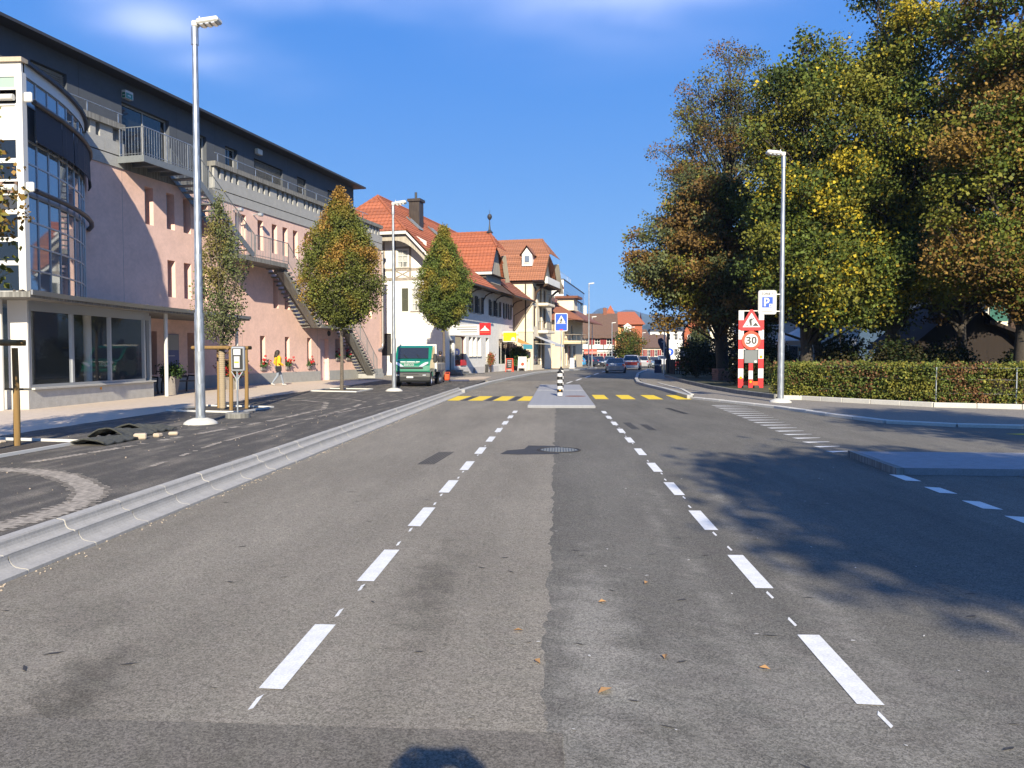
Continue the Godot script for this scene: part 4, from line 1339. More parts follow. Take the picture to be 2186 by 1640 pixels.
func make_row() -> void:
	var ad := Vector3(0, 0, -1)
	var out := Vector3(1, 0, 0)
	var fx := Vector3(1, 0, 0)
	var fo := Vector3(0, 0, 1)
	# ===== white house with cross gable
	var H := thing("white_house", "white gabled house with red tiled roof and tall chimney behind the green truck", "house", KX, HEAD)
	var fh := [[-3.38, -2.57, 7.65, 8.89], [-2.34, -1.43, 4.62, 6.15], [-4.9, -3.87, 1.5, 3.05]]
	var w := MB.new()
	wall(w, Vector3.ZERO, fx, fo, -11.0, 0.0, 0.0, 7.4, [fh[1], fh[2]], 0.2)
	part(H, "front_wall", w, mat("white_wall"))
	var gw := MB.new()
	wall(gw, Vector3.ZERO, fx, fo, -7.6, -1.2, 7.4, 9.4, [fh[0]], 0.2)
	gw.prism(PackedVector2Array([Vector2(-11, 7.4), Vector2(-7.6, 7.4), Vector2(-7.6, 9.4), Vector2(-8.6, 10.0)]), Transform3D(Basis.IDENTITY, Vector3.ZERO), 0.0)
	gw.prism(PackedVector2Array([Vector2(-1.2, 7.4), Vector2(0, 7.4), Vector2(-1.2, 8.9)]), Transform3D(Basis.IDENTITY, Vector3.ZERO), 0.0)
	gw.prism(PackedVector2Array([Vector2(-7.6, 9.4), Vector2(-1.2, 9.4), Vector2(-2.3, 10.0), Vector2(-8.6, 10.0)]), Transform3D(Basis.IDENTITY, Vector3.ZERO), 0.0)
	part(H, "gable_wall", gw, mat("white_wall"))
	window(H, Vector3.ZERO, fx, fo, fh[0], 0.1, 2, 3, mat("white_metal"), mat("pane"), 0.05, mat("beam_pale"), true)
	window(H, Vector3.ZERO, fx, fo, fh[1], 0.12, 2, 3, mat("white_metal"), mat("pane"), 0.055, mat("beam_pale"), true)
	var bd := MB.new()
	face_box(bd, Vector3.ZERO, fx, fo, -4.9, -3.87, 1.5, 3.05, -0.15, -0.1)
	part(H, "dark_hatch", bd, mat("dark_metal"))
	shutter(H, Vector3.ZERO, fx, fo, -3.02, -2.55, 4.62, 6.2, mat("shutter_green"))
	shutter(H, Vector3.ZERO, fx, fo, -1.3, -0.85, 4.62, 6.2, mat("shutter_green"))
	# pale timber framing on the gable
	for q in [[-4.55, 6.75, -0.3, 6.95], [-4.55, 7.42, -0.3, 7.6], [-3.62, 6.95, -3.46, 9.6], [-2.48, 6.95, -2.32, 9.6], [-4.45, 6.95, -4.3, 9.9], [-1.4, 6.95, -1.25, 8.7], [-3.62, 8.95, -2.32, 9.1]]:
		var b := MB.new()
		face_box(b, Vector3.ZERO, fx, fo, q[0], q[2], q[1], q[3], 0.0, 0.03)
		part(H, "timber_beam", b, mat("beam_pale"))
	for q in [[-3.44, 6.96, -2.5, 7.4], [-2.5, 6.96, -3.44, 7.4]]:
		var b := MB.new()
		b.bar(Vector3(q[0], q[1], 0.02), Vector3(q[2], q[3], 0.025), 0.03, 0.07)
		part(H, "timber_brace", b, mat("beam_pale"))
	# street side: shop below, shuttered windows above
	var sh := [[2.53, 5.06, 0.75, 2.95], [5.75, 6.6, 1.45, 2.95], [6.8, 7.65, 1.45, 2.95], [7.95, 8.9, 1.45, 2.95], [10.3, 11.1, 1.0, 2.95], [14.2, 18.7, 0.7, 2.95], [1.35, 2.3, 0.35, 2.6],
		[6.3, 7.3, 4.85, 6.1], [8.0, 9.0, 4.85, 6.1], [11.6, 12.5, 4.85, 6.1], [13.3, 14.3, 4.85, 6.1], [15.9, 16.5, 4.8, 6.1], [17.5, 18.1, 4.8, 6.1]]
	var s := MB.new()
	wall(s, Vector3.ZERO, ad, out, 0.0, 19.0, 0.0, 6.75, sh, 0.3)
	s.quado(Vector3(0, 0, -19), Vector3(-11, 0, -19), Vector3(-11, 8, -19), Vector3(0, 7, -19), ad)
	s.quado(Vector3(-11, 0, 0), Vector3(-11, 0, -19), Vector3(-11, 7, -19), Vector3(-11, 7, 0), -out)
	part(H, "street_wall", s, mat("white_wall"))
	var pb := MB.new()
	face_box(pb, Vector3.ZERO, ad, out, 2.4, 14.0, 0.0, 0.62, -0.02, 0.03)
	part(H, "plinth", pb, mat("grey_wall"))
	for i in sh.size():
		if i == 4: continue
		if i < 7: window(H, Vector3.ZERO, ad, out, sh[i], 0.25, 1 if i != 5 else 3, 1, mat("white_metal") if i != 0 else mat("shutter_red"), mat("glass_dark") if i == 0 or i == 5 or i == 6 else mat("blind_white"), 0.06, mat("concrete") if i in [1, 2, 3] else null)
		else:
			window(H, Vector3.ZERO, ad, out, sh[i], 0.15, 2, 2, mat("white_metal"), mat("glass_dark"), 0.05, mat("concrete"))
			var hw: float = (sh[i][1] - sh[i][0]) * 0.55
			shutter(H, Vector3.ZERO, ad, out, sh[i][0] - hw, sh[i][0] - 0.02, sh[i][2], sh[i][3] + 0.05, mat("shutter_black"))
			shutter(H, Vector3.ZERO, ad, out, sh[i][1] + 0.02, sh[i][1] + hw, sh[i][2], sh[i][3] + 0.05, mat("shutter_black"))
	var st := MB.new()
	for k in 3: st.span(Vector3(0.0, 0.1, -0.6), Vector3(1.5 - k * 0.4, 0.24 + k * 0.13, -2.5 + k * 0.1))
	part(H, "entrance_steps", st, mat("concrete_dark"))
	var va := MB.new()
	va.lathe([Vector2(0.0, 0.04), Vector2(0.22, 0.04), Vector2(0.24, 0.0)], Vector3(0.03, 0.32, -7.0), 14, Vector3.RIGHT)
	part(H, "cellar_vent", va, mat("terracotta"))
	# main roof, half hip towards the camera
	var R := Vector3(-5.5, 13.0, -1.5)
	var R2 := Vector3(-5.5, 13.0, -20.5)
	var dk := MB.new()
	var u0 := 1.2
	var u1 := -21.2
	dk.quad(Vector3(1.6, 6.6, u0), Vector3(1.6, 6.6, u1), Vector3(-0.5, 8.25, u1), Vector3(-0.5, 8.25, u0))
	dk.quad(Vector3(-0.5, 8.25, u0), Vector3(-0.5, 8.25, u1), Vector3(-5.5, 12.95, u1), Vector3(-2.2, 9.9, u0))
	dk.quad(Vector3(-2.2, 9.9, u0), Vector3(-5.5, 12.95, u1), R, R)
	dk.quad(Vector3(-12.6, 6.6, u0), Vector3(-12.6, 6.6, u1), Vector3(-5.5, 12.95, u1), R)
	var rf := part(H, "roof", dk, mat("board_brown"))
	tiles(rf, Vector3(1.62, 6.62, u0), Vector3(1.62, 6.62, -8.1), Vector3(-0.5, 8.28, -8.1), Vector3(-0.5, 8.28, u0), 7, 0.3, "tile_red", 1)
	tiles(rf, Vector3(1.62, 6.62, -13.3), Vector3(1.62, 6.62, u1), Vector3(-0.5, 8.28, u1), Vector3(-0.5, 8.28, -13.3), 7, 0.3, "tile_brown", 2)
	tiles(rf, Vector3(-0.5, 8.28, u0), Vector3(-0.5, 8.28, u1), Vector3(-2.2, 10.0, u1), Vector3(-2.2, 10.0, u0), 7, 0.3, "tile_red", 3)
	tiles(rf, Vector3(-2.2, 10.0, u0), Vector3(-2.2, 10.0, u1), Vector3(-5.5, 13.0, u1), R, 12, 0.3, "tile_red", 4)
	tiles(rf, Vector3(-8.8, 10.0, u0), Vector3(-2.2, 10.0, u0), R, R, 11, 0.3, "tile_red", 5)
	var lf := MB.new()
	lf.quad(Vector3(-12.6, 6.65, u0), Vector3(-8.8, 10.02, u0), R, Vector3(-5.5, 13.0, u1))
	lf.quad(Vector3(-12.6, 6.65, u0), Vector3(-12.6, 6.65, u1), Vector3(-5.5, 13.0, u1), Vector3(-5.5, 13.0, u1))
	part(rf, "rear_slope", lf, mat("tile_far"))
	ridge(rf, R, Vector3(-5.5, 13.02, u1), 0.12, mat("tile_red1"))
	ridge(rf, Vector3(-2.2, 10.02, u0), R, 0.11, mat("tile_red1"))
	ridge(rf, Vector3(-8.8, 10.02, u0), R, 0.11, mat("tile_red1"))
	var ev := MB.new()
	ev.bar(Vector3(-8.7, 9.88, u0 + 0.02), Vector3(-2.2, 9.88, u0 + 0.02), 0.06, 0.2)
	part(rf, "verge_board", ev, mat("white_metal"))
	var vb := MB.new()
	vb.bar(Vector3(-2.2, 9.86, u0 + 0.02), Vector3(-0.5, 8.12, u0 + 0.02), 0.06, 0.14)
	vb.bar(Vector3(-0.5, 8.12, u0 + 0.02), Vector3(1.6, 6.5, u0 + 0.02), 0.06, 0.14)
	part(rf, "verge_board", vb, mat("white_metal"))
	# arched bargeboard under the hip
	var ap := PackedVector2Array([Vector2(-8.7, 9.8), Vector2(-2.3, 9.8), Vector2(-0.6, 8.05), Vector2(0.2, 7.3), Vector2(0.0, 7.0)])
	for k in 13:
		var t := k / 12.0
		ap.append(Vector2(-0.25 - 2.9 * t, 7.1 + 2.28 * sin(t * PI * 0.5)))
	ap.append(Vector2(-8.7, 9.42))
	var ab := MB.new()
	ab.prism(ap, Transform3D(Basis.IDENTITY, Vector3(0, 0, 0.98)), 0.08)
	part(rf, "arched_board", ab, mat("board_pale"))
	var sf := MB.new()
	sf.quad(Vector3(-8.7, 9.78, 1.2), Vector3(-2.3, 9.78, 1.2), Vector3(-2.3, 9.78, 0.0), Vector3(-8.7, 9.78, 0.0))
	part(rf, "soffit", sf, mat("board_pale"))
	var gu := MB.new()
	gu.rod(Vector3(1.68, 6.55, u0), Vector3(1.68, 6.55, -8.1), 0.06)
	part(rf, "gutter", gu, mat("copper"))
	var gu2 := MB.new()
	gu2.rod(Vector3(1.68, 6.55, -13.3), Vector3(1.68, 6.55, u1), 0.06)
	part(rf, "gutter", gu2, mat("copper"))
	var pp := MB.new()
	pp.tube([Vector3(1.66, 6.5, -20.8), Vector3(0.1, 5.2, -19.1), Vector3(0.1, 0.2, -19.1)], [0.045], 8)
	part(H, "down_pipe", pp, mat("copper"))
	var pp2 := MB.new()
	pp2.tube([Vector3(1.6, 6.5, 0.6), Vector3(0.4, 5.9, 0.02), Vector3(0.06, 5.5, -0.02), Vector3(0.06, 0.2, -0.02)], [0.05], 8)
	part(H, "down_pipe", pp2, mat("dark_metal"))
	for u in [-6.0, -9.6, -13.0, -18.8]:
		var br := MB.new()
		br.tube([Vector3(0.0, 5.95, u), Vector3(0.18, 6.3, u), Vector3(0.5, 6.5, u), Vector3(0.95, 6.58, u)], [0.05], 6)
		part(H, "eaves_bracket", br, mat("board_brown"))
	# chimney, roof lights
	var ch := MB.new()
	ch.span(Vector3(-4.35, 10.6, -4.55), Vector3(-3.5, 13.15, -5.4))
	var cm := part(H, "chimney", ch, mat("copper"))
	var cc := MB.new()
	cc.span(Vector3(-4.45, 13.15, -4.45), Vector3(-3.4, 13.35, -5.5))
	part(cm, "cap", cc, mat("copper"))
	var cp := MB.new()
	cp.rod(Vector3(-3.95, 13.3, -5.0), Vector3(-3.95, 13.9, -5.0), 0.1, 8)
	part(cm, "flue", cp, mat("dark_metal"))
	for u in [-3.0, -7.4]:
		var rl := MB.new()
		rl.quad(Vector3(-3.9, 11.68, u), Vector3(-3.9, 11.68, u - 0.8), Vector3(-2.9, 10.78, u - 0.8), Vector3(-2.9, 10.78, u))
		rl.bar(Vector3(-3.9, 11.72, u), Vector3(-2.9, 10.82, u), 0.06, 0.1)
		rl.bar(Vector3(-3.9, 11.72, u - 0.8), Vector3(-2.9, 10.82, u - 0.8), 0.06, 0.1)
		part(rf, "roof_light", rl, mat("glass_sky"))
	# cross gable towards the street
	var gwall := MB.new()
	wall(gwall, Vector3(0.55, 0, 0), ad, out, 8.6, 12.9, 6.7, 8.2, [], 0.1)
	gwall.quado(Vector3(0.55, 6.7, -8.6), Vector3(-3, 6.7, -8.6), Vector3(-3, 8.2, -8.6), Vector3(0.55, 8.2, -8.6), fo)
	gwall.quado(Vector3(0.55, 6.7, -12.9), Vector3(-3, 6.7, -12.9), Vector3(-3, 8.2, -12.9), Vector3(0.55, 8.2, -12.9), -fo)
	gwall.prism(PackedVector2Array([Vector2(8.6, 8.2), Vector2(12.9, 8.2), Vector2(11.9, 10.2), Vector2(9.6, 10.2)]), Transform3D(Basis(ad, Vector3.UP, out), Vector3(0.55, 0, 0)), 0.0)
	part(H, "cross_gable_wall", gwall, mat("board_pale"))
	var G := thing_part(H, "cross_gable_roof", mat("board_brown"))
	var gr0 := Vector3(-5.5, 11.6, -10.75)
	var gr1 := Vector3(0.2, 11.6, -10.75)
	tiles(G, Vector3(-3.6, 8.1, -8.0), Vector3(1.2, 8.1, -8.0), Vector3(1.2, 10.2, -9.35), Vector3(-3.6, 10.2, -9.35), 8, 0.3, "tile_red", 6)
	tiles(G, Vector3(-3.6, 10.2, -9.35), Vector3(1.2, 10.2, -9.35), gr1, Vector3(-4.2, 11.6, -10.75), 6, 0.3, "tile_red", 7)
	tiles(G, Vector3(1.2, 8.1, -13.5), Vector3(-3.6, 8.1, -13.5), gr0, gr1, 14, 0.3, "tile_red", 8)
	tiles(G, Vector3(1.2, 10.2, -9.35), Vector3(1.2, 10.2, -12.15), gr1, gr1, 7, 0.3, "tile_red", 9)
	ridge(G, gr0, gr1, 0.11, mat("tile_red1"))
	ridge(G, Vector3(1.2, 10.22, -9.35), gr1, 0.1, mat("tile_red1"))
	var vb2 := MB.new()
	vb2.bar(Vector3(0.95, 9.85, -12.3), Vector3(0.95, 7.75, -13.6), 0.4, 0.05)
	part(G, "verge_board", vb2, mat("board_pale"))
	var vb3 := MB.new()
	vb3.bar(Vector3(-3.0, 7.98, -7.96), Vector3(1.2, 7.98, -7.96), 0.06, 0.2)
	part(G, "verge_board", vb3, mat("white_metal"))
	var fn := MB.new()
	fn.lathe([Vector2(0.3, 0.0), Vector2(0.1, 0.25), Vector2(0.045, 0.7), Vector2(0.04, 1.05), Vector2(0.12, 1.12), Vector2(0.19, 1.25), Vector2(0.2, 1.35), Vector2(0.14, 1.5), Vector2(0.02, 1.56), Vector2(0.01, 1.9)], Vector3(0.2, 11.55, -10.75), 12)
	part(G, "finial", fn, mat("dark_metal"))
	house_c()
	shop_front_items()
	far_left()

func thing_part(parent: Node, called: String, m: Material) -> MeshInstance3D:
	var mb := MB.new()
	mb.span(Vector3(-3.4, 8.0, -8.2), Vector3(0.9, 8.06, -13.2))
	return part(parent, called, mb, m)

func house_c() -> void:
	var ad := Vector3(0, 0, -1)
	var out := Vector3(1, 0, 0)
	var fx := Vector3(1, 0, 0)
	var fo := Vector3(0, 0, 1)
	var H := thing("cream_house", "cream house with steep orange tiled roof and small white dormer", "house", KX, HEAD)
	var U := -20.4
	var w := MB.new()
	wall(w, Vector3(0, 0, U), fx, fo, -8.0, 1.55, 3.85, 8.4, [], 0.2)
	w.quado(Vector3(-8, 0, U), Vector3(-8, 0, U - 9), Vector3(-8, 8.4, U - 9), Vector3(-8, 8.4, U), -out)
	part(H, "front_wall", w, mat("cream_wall"))
	var w2 := MB.new()
	wall(w2, Vector3(0, 0, U), fx, fo, -8.0, 1.6, 0.0, 3.75, [], 0.2)
	part(H, "ground_wall", w2, mat("peach_wall"))
	var bnd := MB.new()
	bnd.span(Vector3(-8, 3.72, U - 0.1), Vector3(1.68, 3.9, U + 0.06))
	part(H, "string_course", bnd, mat("cream_wall"))
	var sw := [[20.9, 24.2, 0.6, 3.1], [24.6, 25.8, 0.2, 3.1], [21.4, 22.2, 4.3, 6.2], [23.4, 24.6, 3.95, 6.3], [25.6, 26.6, 4.3, 6.2], [21.5, 22.3, 6.6, 8.0], [23.4, 24.6, 6.5, 8.1], [25.6, 26.6, 6.6, 8.0]]
	var s := MB.new()
	wall(s, Vector3(1.55, 0, 0), ad, out, 20.4, 29.2, 0.0, 8.4, sw, 0.25)
	s.prism(PackedVector2Array([Vector2(20.4, 8.4), Vector2(29.2, 8.4), Vector2(27.0, 11.3), Vector2(22.6, 11.3)]), Transform3D(Basis(ad, Vector3.UP, out), Vector3(1.55, 0, 0)), 0.0)
	s.quado(Vector3(1.55, 0, -29.2), Vector3(-8, 0, -29.2), Vector3(-8, 8.4, -29.2), Vector3(1.55, 8.4, -29.2), -fo)
	part(H, "street_wall", s, mat("cream_wall"))
	for i in sw.size():
		window(H, Vector3(1.55, 0, 0), ad, out, sw[i], 0.18, 2 if i > 0 else 3, 1, mat("beam_pale") if i > 1 else mat("dark_metal"), mat("glass_dark"), 0.07)
		if i in [2, 4, 5, 7]:
			shutter(H, Vector3(1.55, 0, 0), ad, out, sw[i][0] - 0.42, sw[i][0] - 0.02, sw[i][2], sw[i][3], mat("board_brown"))
	# balconies
	for q in [[3.75, 0.95], [6.4, 0.95]]:
		var b := MB.new()
		b.cbox(Vector3(2.05, q[0] + 0.05, -24.4), Vector3(1.0, 0.28, 3.4), 0.05)
		var bb := part(H, "balcony", b, mat("cream_wall"))
		railing(bb, Vector3(2.5, q[0] + 0.2, -22.8), Vector3(2.5, q[0] + 0.2, -26.0), 0.85, 0.16, mat("dark_metal"))
		railing(bb, Vector3(1.6, q[0] + 0.2, -22.8), Vector3(2.5, q[0] + 0.2, -22.8), 0.85, 0.16, mat("dark_metal"))
	var lg := MB.new()
	lg.span(Vector3(1.6, 8.35, -21.6), Vector3(2.75, 9.0, -27.6))
	part(H, "gable_balcony", lg, mat("white_wall"))
	for k in 9:
		var cb := MB.new()
		cb.span(Vector3(1.6, 8.15, -21.7 - k * 0.7), Vector3(2.7, 8.34, -21.82 - k * 0.7))
		part(H, "corbel", cb, mat("board_brown"))
	for u in [-21.2, -27.8]:
		var br := MB.new()
		br.tube([Vector3(1.5, 6.6, u), Vector3(1.75, 7.5, u), Vector3(2.3, 8.0, u), Vector3(2.75, 8.2, u)], [0.12], 6)
		part(H, "eaves_bracket", br, mat("board_brown"))
	var G := part(H, "roof", MB.new().span(Vector3(-8, 8.38, -20.1), Vector3(2.5, 8.46, -29.5)), mat("board_brown"))
	var r0 := Vector3(-8, 13.0, -24.9)
	var r1 := Vector3(1.5, 13.0, -24.9)
	tiles(G, Vector3(-8, 8.5, -19.9), Vector3(2.75, 8.5, -19.9), Vector3(2.75, 11.25, -22.5), Vector3(-8, 11.25, -22.5), 13, 0.24, "tile_pale", 11)
	tiles(G, Vector3(-8, 11.25, -22.5), Vector3(2.75, 11.25, -22.5), r1, r0, 10, 0.24, "tile_pale", 12)
	tiles(G, Vector3(2.75, 8.5, -29.9), Vector3(-8, 8.5, -29.9), r0, r1, 16, 0.24, "tile_pale", 13)
	tiles(G, Vector3(2.75, 11.25, -22.5), Vector3(2.75, 11.25, -27.3), r1, r1, 9, 0.24, "tile_pale", 14)
	ridge(G, r0, r1, 0.1, mat("tile_pale1"))
	ridge(G, Vector3(2.75, 11.27, -22.5), r1, 0.1, mat("tile_pale1"))
	var vb := MB.new()
	vb.bar(Vector3(2.4, 10.8, -27.5), Vector3(2.4, 8.0, -30.0), 0.5, 0.06)
	part(G, "verge_board", vb, mat("board_pale"))
	var vb2 := MB.new()
	vb2.bar(Vector3(2.65, 11.0, -22.4), Vector3(2.7, 8.4, -19.95), 0.25, 0.07)
	part(G, "verge_board", vb2, mat("board_brown"))
	# dormer
	var d := MB.new()
	var dz := -21.1
	d.span(Vector3(0.35, 10.0, dz), Vector3(1.35, 11.1, dz - 2.2))
	d.prism(PackedVector2Array([Vector2(0.35, 11.1), Vector2(1.35, 11.1), Vector2(0.85, 11.75)]), Transform3D(Basis.IDENTITY, Vector3(0, 0, dz)), 2.2)
	var dm := part(H, "dormer", d, mat("white_wall"))
	window(dm, Vector3(0, 0, dz), fx, fo, [0.55, 1.15, 10.25, 11.0], -0.02, 1, 1, mat("white_metal"), mat("glass_sky"), 0.07)
	for sg in [-1, 1]:
		var dr := MB.new()
		dr.bar(Vector3(0.85 + 0.42 * sg, 11.34, dz + 0.25), Vector3(0.85 + 0.42 * sg, 11.34, dz - 2.4), 0.02, 0.02)
		dr.quad(Vector3(0.85, 11.92, dz + 0.25), Vector3(0.85 + 0.72 * sg, 10.98, dz + 0.25), Vector3(0.85 + 0.72 * sg, 10.98, dz - 2.0), Vector3(0.85, 11.92, dz - 2.6))
		part(dm, "dormer_roof", dr, mat("tile_pale1"))
	var dp := MB.new()
	dp.rod(Vector3(0.9, 8.3, U + 0.1), Vector3(0.9, 0.2, U + 0.1), 0.06, 8)
	part(H, "down_pipe", dp, mat("copper"))

func awning(called: String, label: String, at: Vector3, turn: float, width: float, reach: float, drop: float, val: float, top: Material, vm: Material, words := "") -> Node3D:
	# sloping fabric awning: width along local z, reaching out along +x
	var a := thing(called, label, "awning", at, turn)
	var f := MB.new()
	var n := 10
	for k in n:
		var t0 := float(k) / n
		var t1 := float(k + 1) / n
		var s0 := -0.05 * sin(t0 * PI)
		var s1 := -0.05 * sin(t1 * PI)
		f.quad(Vector3(reach * t0, -drop * t0 + s0, 0), Vector3(reach * t0, -drop * t0 + s0, -width), Vector3(reach * t1, -drop * t1 + s1, -width), Vector3(reach * t1, -drop * t1 + s1, 0))
	part(a, "fabric", f, top)
	var b := MB.new()
	b.rod(Vector3(reach, -drop, 0.02), Vector3(reach, -drop, -width - 0.02), 0.03)
	part(a, "front_bar", b, mat("white_metal"))
	var v := MB.new()
	if val > 0.0:
		v.quad(Vector3(reach + 0.02, -drop, 0), Vector3(reach + 0.02, -drop, -width), Vector3(reach + 0.05, -drop - val, -width), Vector3(reach + 0.05, -drop - val, 0))
		part(a, "valance", v, vm)
	for z in [-0.15, -width + 0.15]:
		var r := MB.new()
		r.tube([Vector3(0.02, -drop * 0.9, z), Vector3(reach * 0.5, -drop * 0.95, z), Vector3(reach, -drop - 0.02, z)], [0.025], 6)
		part(a, "arm", r, mat("white_metal"))
	return a

func local(u: float, v: float, y: float) -> Vector3:
	# point of the building row: v metres out from the white house's street wall, u metres along it
	return KX + Basis(Vector3.UP, HEAD) * Vector3(v, y, -u)

func shop_front_items() -> void:
	# fascia sign with the coat hanger, over the dry cleaner's window
	var sg := thing("shop_sign", "white shop sign board with red coat hanger square at its end", "sign", local(0.9, 0.9, 3.0), HEAD)
	var b := MB.new()
	b.cbox(Vector3(0.2, 0.3, -0.5), Vector3(2.2, 0.75, 0.1), 0.02)
	part(sg, "board", b, mat("sign_white"))
	var r := MB.new()
	r.cbox(Vector3(1.72, 0.36, -0.46), Vector3(0.82, 0.85, 0.12), 0.04)
	part(sg, "red_square", r, mat("sign_red"))
	var hg := MB.new()
	hg.prism(PackedVector2Array([Vector2(-0.36, 0.0), Vector2(0.36, 0.0), Vector2(0.05, 0.26), Vector2(0.05, 0.34), Vector2(-0.05, 0.34), Vector2(-0.05, 0.26)]), Transform3D(Basis.IDENTITY, Vector3(1.72, 0.24, -0.394)), 0.0)
	part(sg, "coat_hanger", hg, mat("sign_white"))
	var hb := MB.new()
	hb.span(Vector3(1.38, 0.08, -0.394), Vector3(2.06, 0.16, -0.392))
	part(sg, "red_band", hb, mat("car_orange"))
	for k in 3:
		var l := MB.new()
		l.span(Vector3(-0.6 + 0.25 * k, 0.48 - 0.17 * k, -0.447), Vector3(1.15, 0.54 - 0.17 * k, -0.445))
		part(sg, "print_line", l, mat("sign_grey"))
	# red notice in the window
	var rn := MB.new()
	rn.cbox(Vector3.ZERO, Vector3(0.05, 0.42, 1.3), 0.01)
	single("window_banner", rn, mat("sign_red"), "low red banner across the foot of the dry cleaner's window", "banner", local(4.3, 0.06, 0.98), HEAD)
	# cheese shop: yellow sign and orange awning
	var ys := thing("shop_sign", "yellow cheese shop sign with white frame", "sign", local(15.2, 0.75, 2.72), HEAD)
	var yb := MB.new()
	yb.cbox(Vector3(0, 0.42, 0), Vector3(1.35, 0.92, 0.14), 0.03)
	part(ys, "frame", yb, mat("sign_white"))
	var yf := MB.new()
	yf.span(Vector3(-0.6, 0.05, 0.071), Vector3(0.6, 0.8, 0.075))
	part(ys, "yellow_face", yf, mat("sign_yellow"))
	var t := put(ys, "lettering", text_mesh("Emser Chäsi", 0.26, 0.006, true), mat("sign_amber"))
	t.position = Vector3(0, 0.6, 0.08)
	var cw := MB.new()
	cw.prism(PackedVector2Array([Vector2(-0.2, -0.16), Vector2(0.22, -0.16), Vector2(0.2, 0.04), Vector2(0.06, 0.14), Vector2(-0.1, 0.1)]), Transform3D(Basis.IDENTITY, Vector3(0.28, 0.26, 0.08)), 0.0)
	part(ys, "white_emblem", cw, mat("sign_white"))
	awning("awning", "orange shop awning with pale blue valance beside the yellow sign", local(15.6, 0.05, 3.35), HEAD, 3.6, 1.75, 0.85, 0.42, mat("awning_orange"), mat("awning_blue"))
	awning("awning", "light grey awning over the dark shop window of the cream house", local(21.2, 1.6, 3.35), HEAD, 4.6, 1.9, 0.8, 0.2, mat("awning_grey"), mat("awning_grey"))
	# boards standing on the pavement
	var ab := thing("chalkboard", "orange framed chalkboard easel outside the cheese shop", "board", local(12.2, 1.5, PAV), HEAD)
	a_board(ab, 0.62, 1.15, mat("sign_orange"), mat("sign_black"), true)
	var wb := thing("a_board", "white pavement board with an orange emblem outside the cheese shop", "board", local(15.9, 1.7, PAV), HEAD)
	a_board(wb, 0.75, 1.3, mat("sign_white"), mat("sign_white"), false)
	var em := MB.new()
	em.lathe([Vector2(0.0, 0.0), Vector2(0.15, 0.0)], Vector3(0.05, 0.62, 0.165), 14, Vector3(0, 0.2, 1).normalized())
	part(wb, "emblem", em, mat("sign_orange"))
	var sb := MB.new()
	sb.box(Vector3(0, 0.33, 0), Vector3(0.3, 0.66, 0.03), Basis(Vector3.RIGHT, -0.2))
	single("slate", sb, mat("sign_black"), "small dark slate leaning against the white house wall", "board", local(10.0, 0.15, PAV), HEAD)
	var w2 := MB.new()
	w2.cbox(Vector3(0, 0.62, 0), Vector3(0.5, 1.0, 0.06), 0.015)
	w2.box(Vector3(0, 0.06, 0), Vector3(0.6, 0.1, 0.4))
	single("pavement_sign", w2, mat("sign_white"), "blank white pavement stand beyond the crossing sign post", "sign", local(30.0, 3.6, PAV), HEAD)
	# planting in front of the shops
	shrub("rose_bush", "thin climbing rose with red tips against the white house wall", Vector3(local(10.9, 0.25, PAV)), Vector3(0.28, 0.75, 0.25), 1.05, 90, [Color(0.16, 0.15, 0.05), Color(0.3, 0.2, 0.08), Color(0.45, 0.04, 0.03)], 0.09, 3)
	shrub("oleander_bush", "green shrub in the yard between the cheese shop and the cream house", local(18.4, 0.7, PAV), Vector3(0.9, 1.0, 0.8), 1.35, 320, [Color(0.05, 0.1, 0.025), Color(0.09, 0.14, 0.03)], 0.13, 4)
	var fe := thing("yard_fence", "low pale slat fence between the cheese shop and the cream house", "fence", local(18.2, 1.3, PAV), HEAD)
	for k in 8:
		var sl := MB.new()
		sl.box(Vector3(0, 0.42, -k * 0.16), Vector3(0.025, 0.84, 0.06))
		part(fe, "slat", sl, mat("board_pale"))
	for y in [0.2, 0.7]:
		var rl := MB.new()
		rl.box(Vector3(-0.03, y, -0.56), Vector3(0.03, 0.06, 1.3))
		part(fe, "rail", rl, mat("board_pale"))
	var gp := MB.new()
	gp.cbox(Vector3(0, 0.55, 0), Vector3(0.3, 1.1, 0.3), 0.02)
	single("gate_pillar", gp, mat("cream_wall"), "cream gate pillar at the corner of the cream house", "pillar", local(19.7, 1.35, PAV), HEAD)

func a_board(t: Node3D, w: float, h: float, fm: Material, face: Material, chalk: bool) -> void:
	for s in [-1, 1]:
		var bs := Basis(Vector3.RIGHT, -0.2 * s)
		var f := MB.new()
		var o := Vector3(0, h * 0.5, 0.13 * s)
		for x in [-w * 0.5 + 0.03, w * 0.5 - 0.03]: f.box(o + bs * Vector3(x, 0, 0), Vector3(0.06, h, 0.04), bs)
		for y in [-h * 0.28, h * 0.47]: f.box(o + bs * Vector3(0, y, 0), Vector3(w - 0.12, 0.06, 0.038), bs)
		part(t, "frame", f, fm)
		var p := MB.new()
		p.box(o + bs * Vector3(0, h * 0.1, 0), Vector3(w - 0.1, h * 0.7, 0.02), bs)
		part(t, "panel", p, face)
		if chalk:
			for k in 4:
				var c := MB.new()
				c.box(o + bs * Vector3(0.02 * k, h * (0.32 - 0.13 * k), 0.013 * s), Vector3(w * (0.6 - 0.08 * k), 0.03, 0.004), bs)
				part(t, "chalk_line", c, mat("sign_white"))

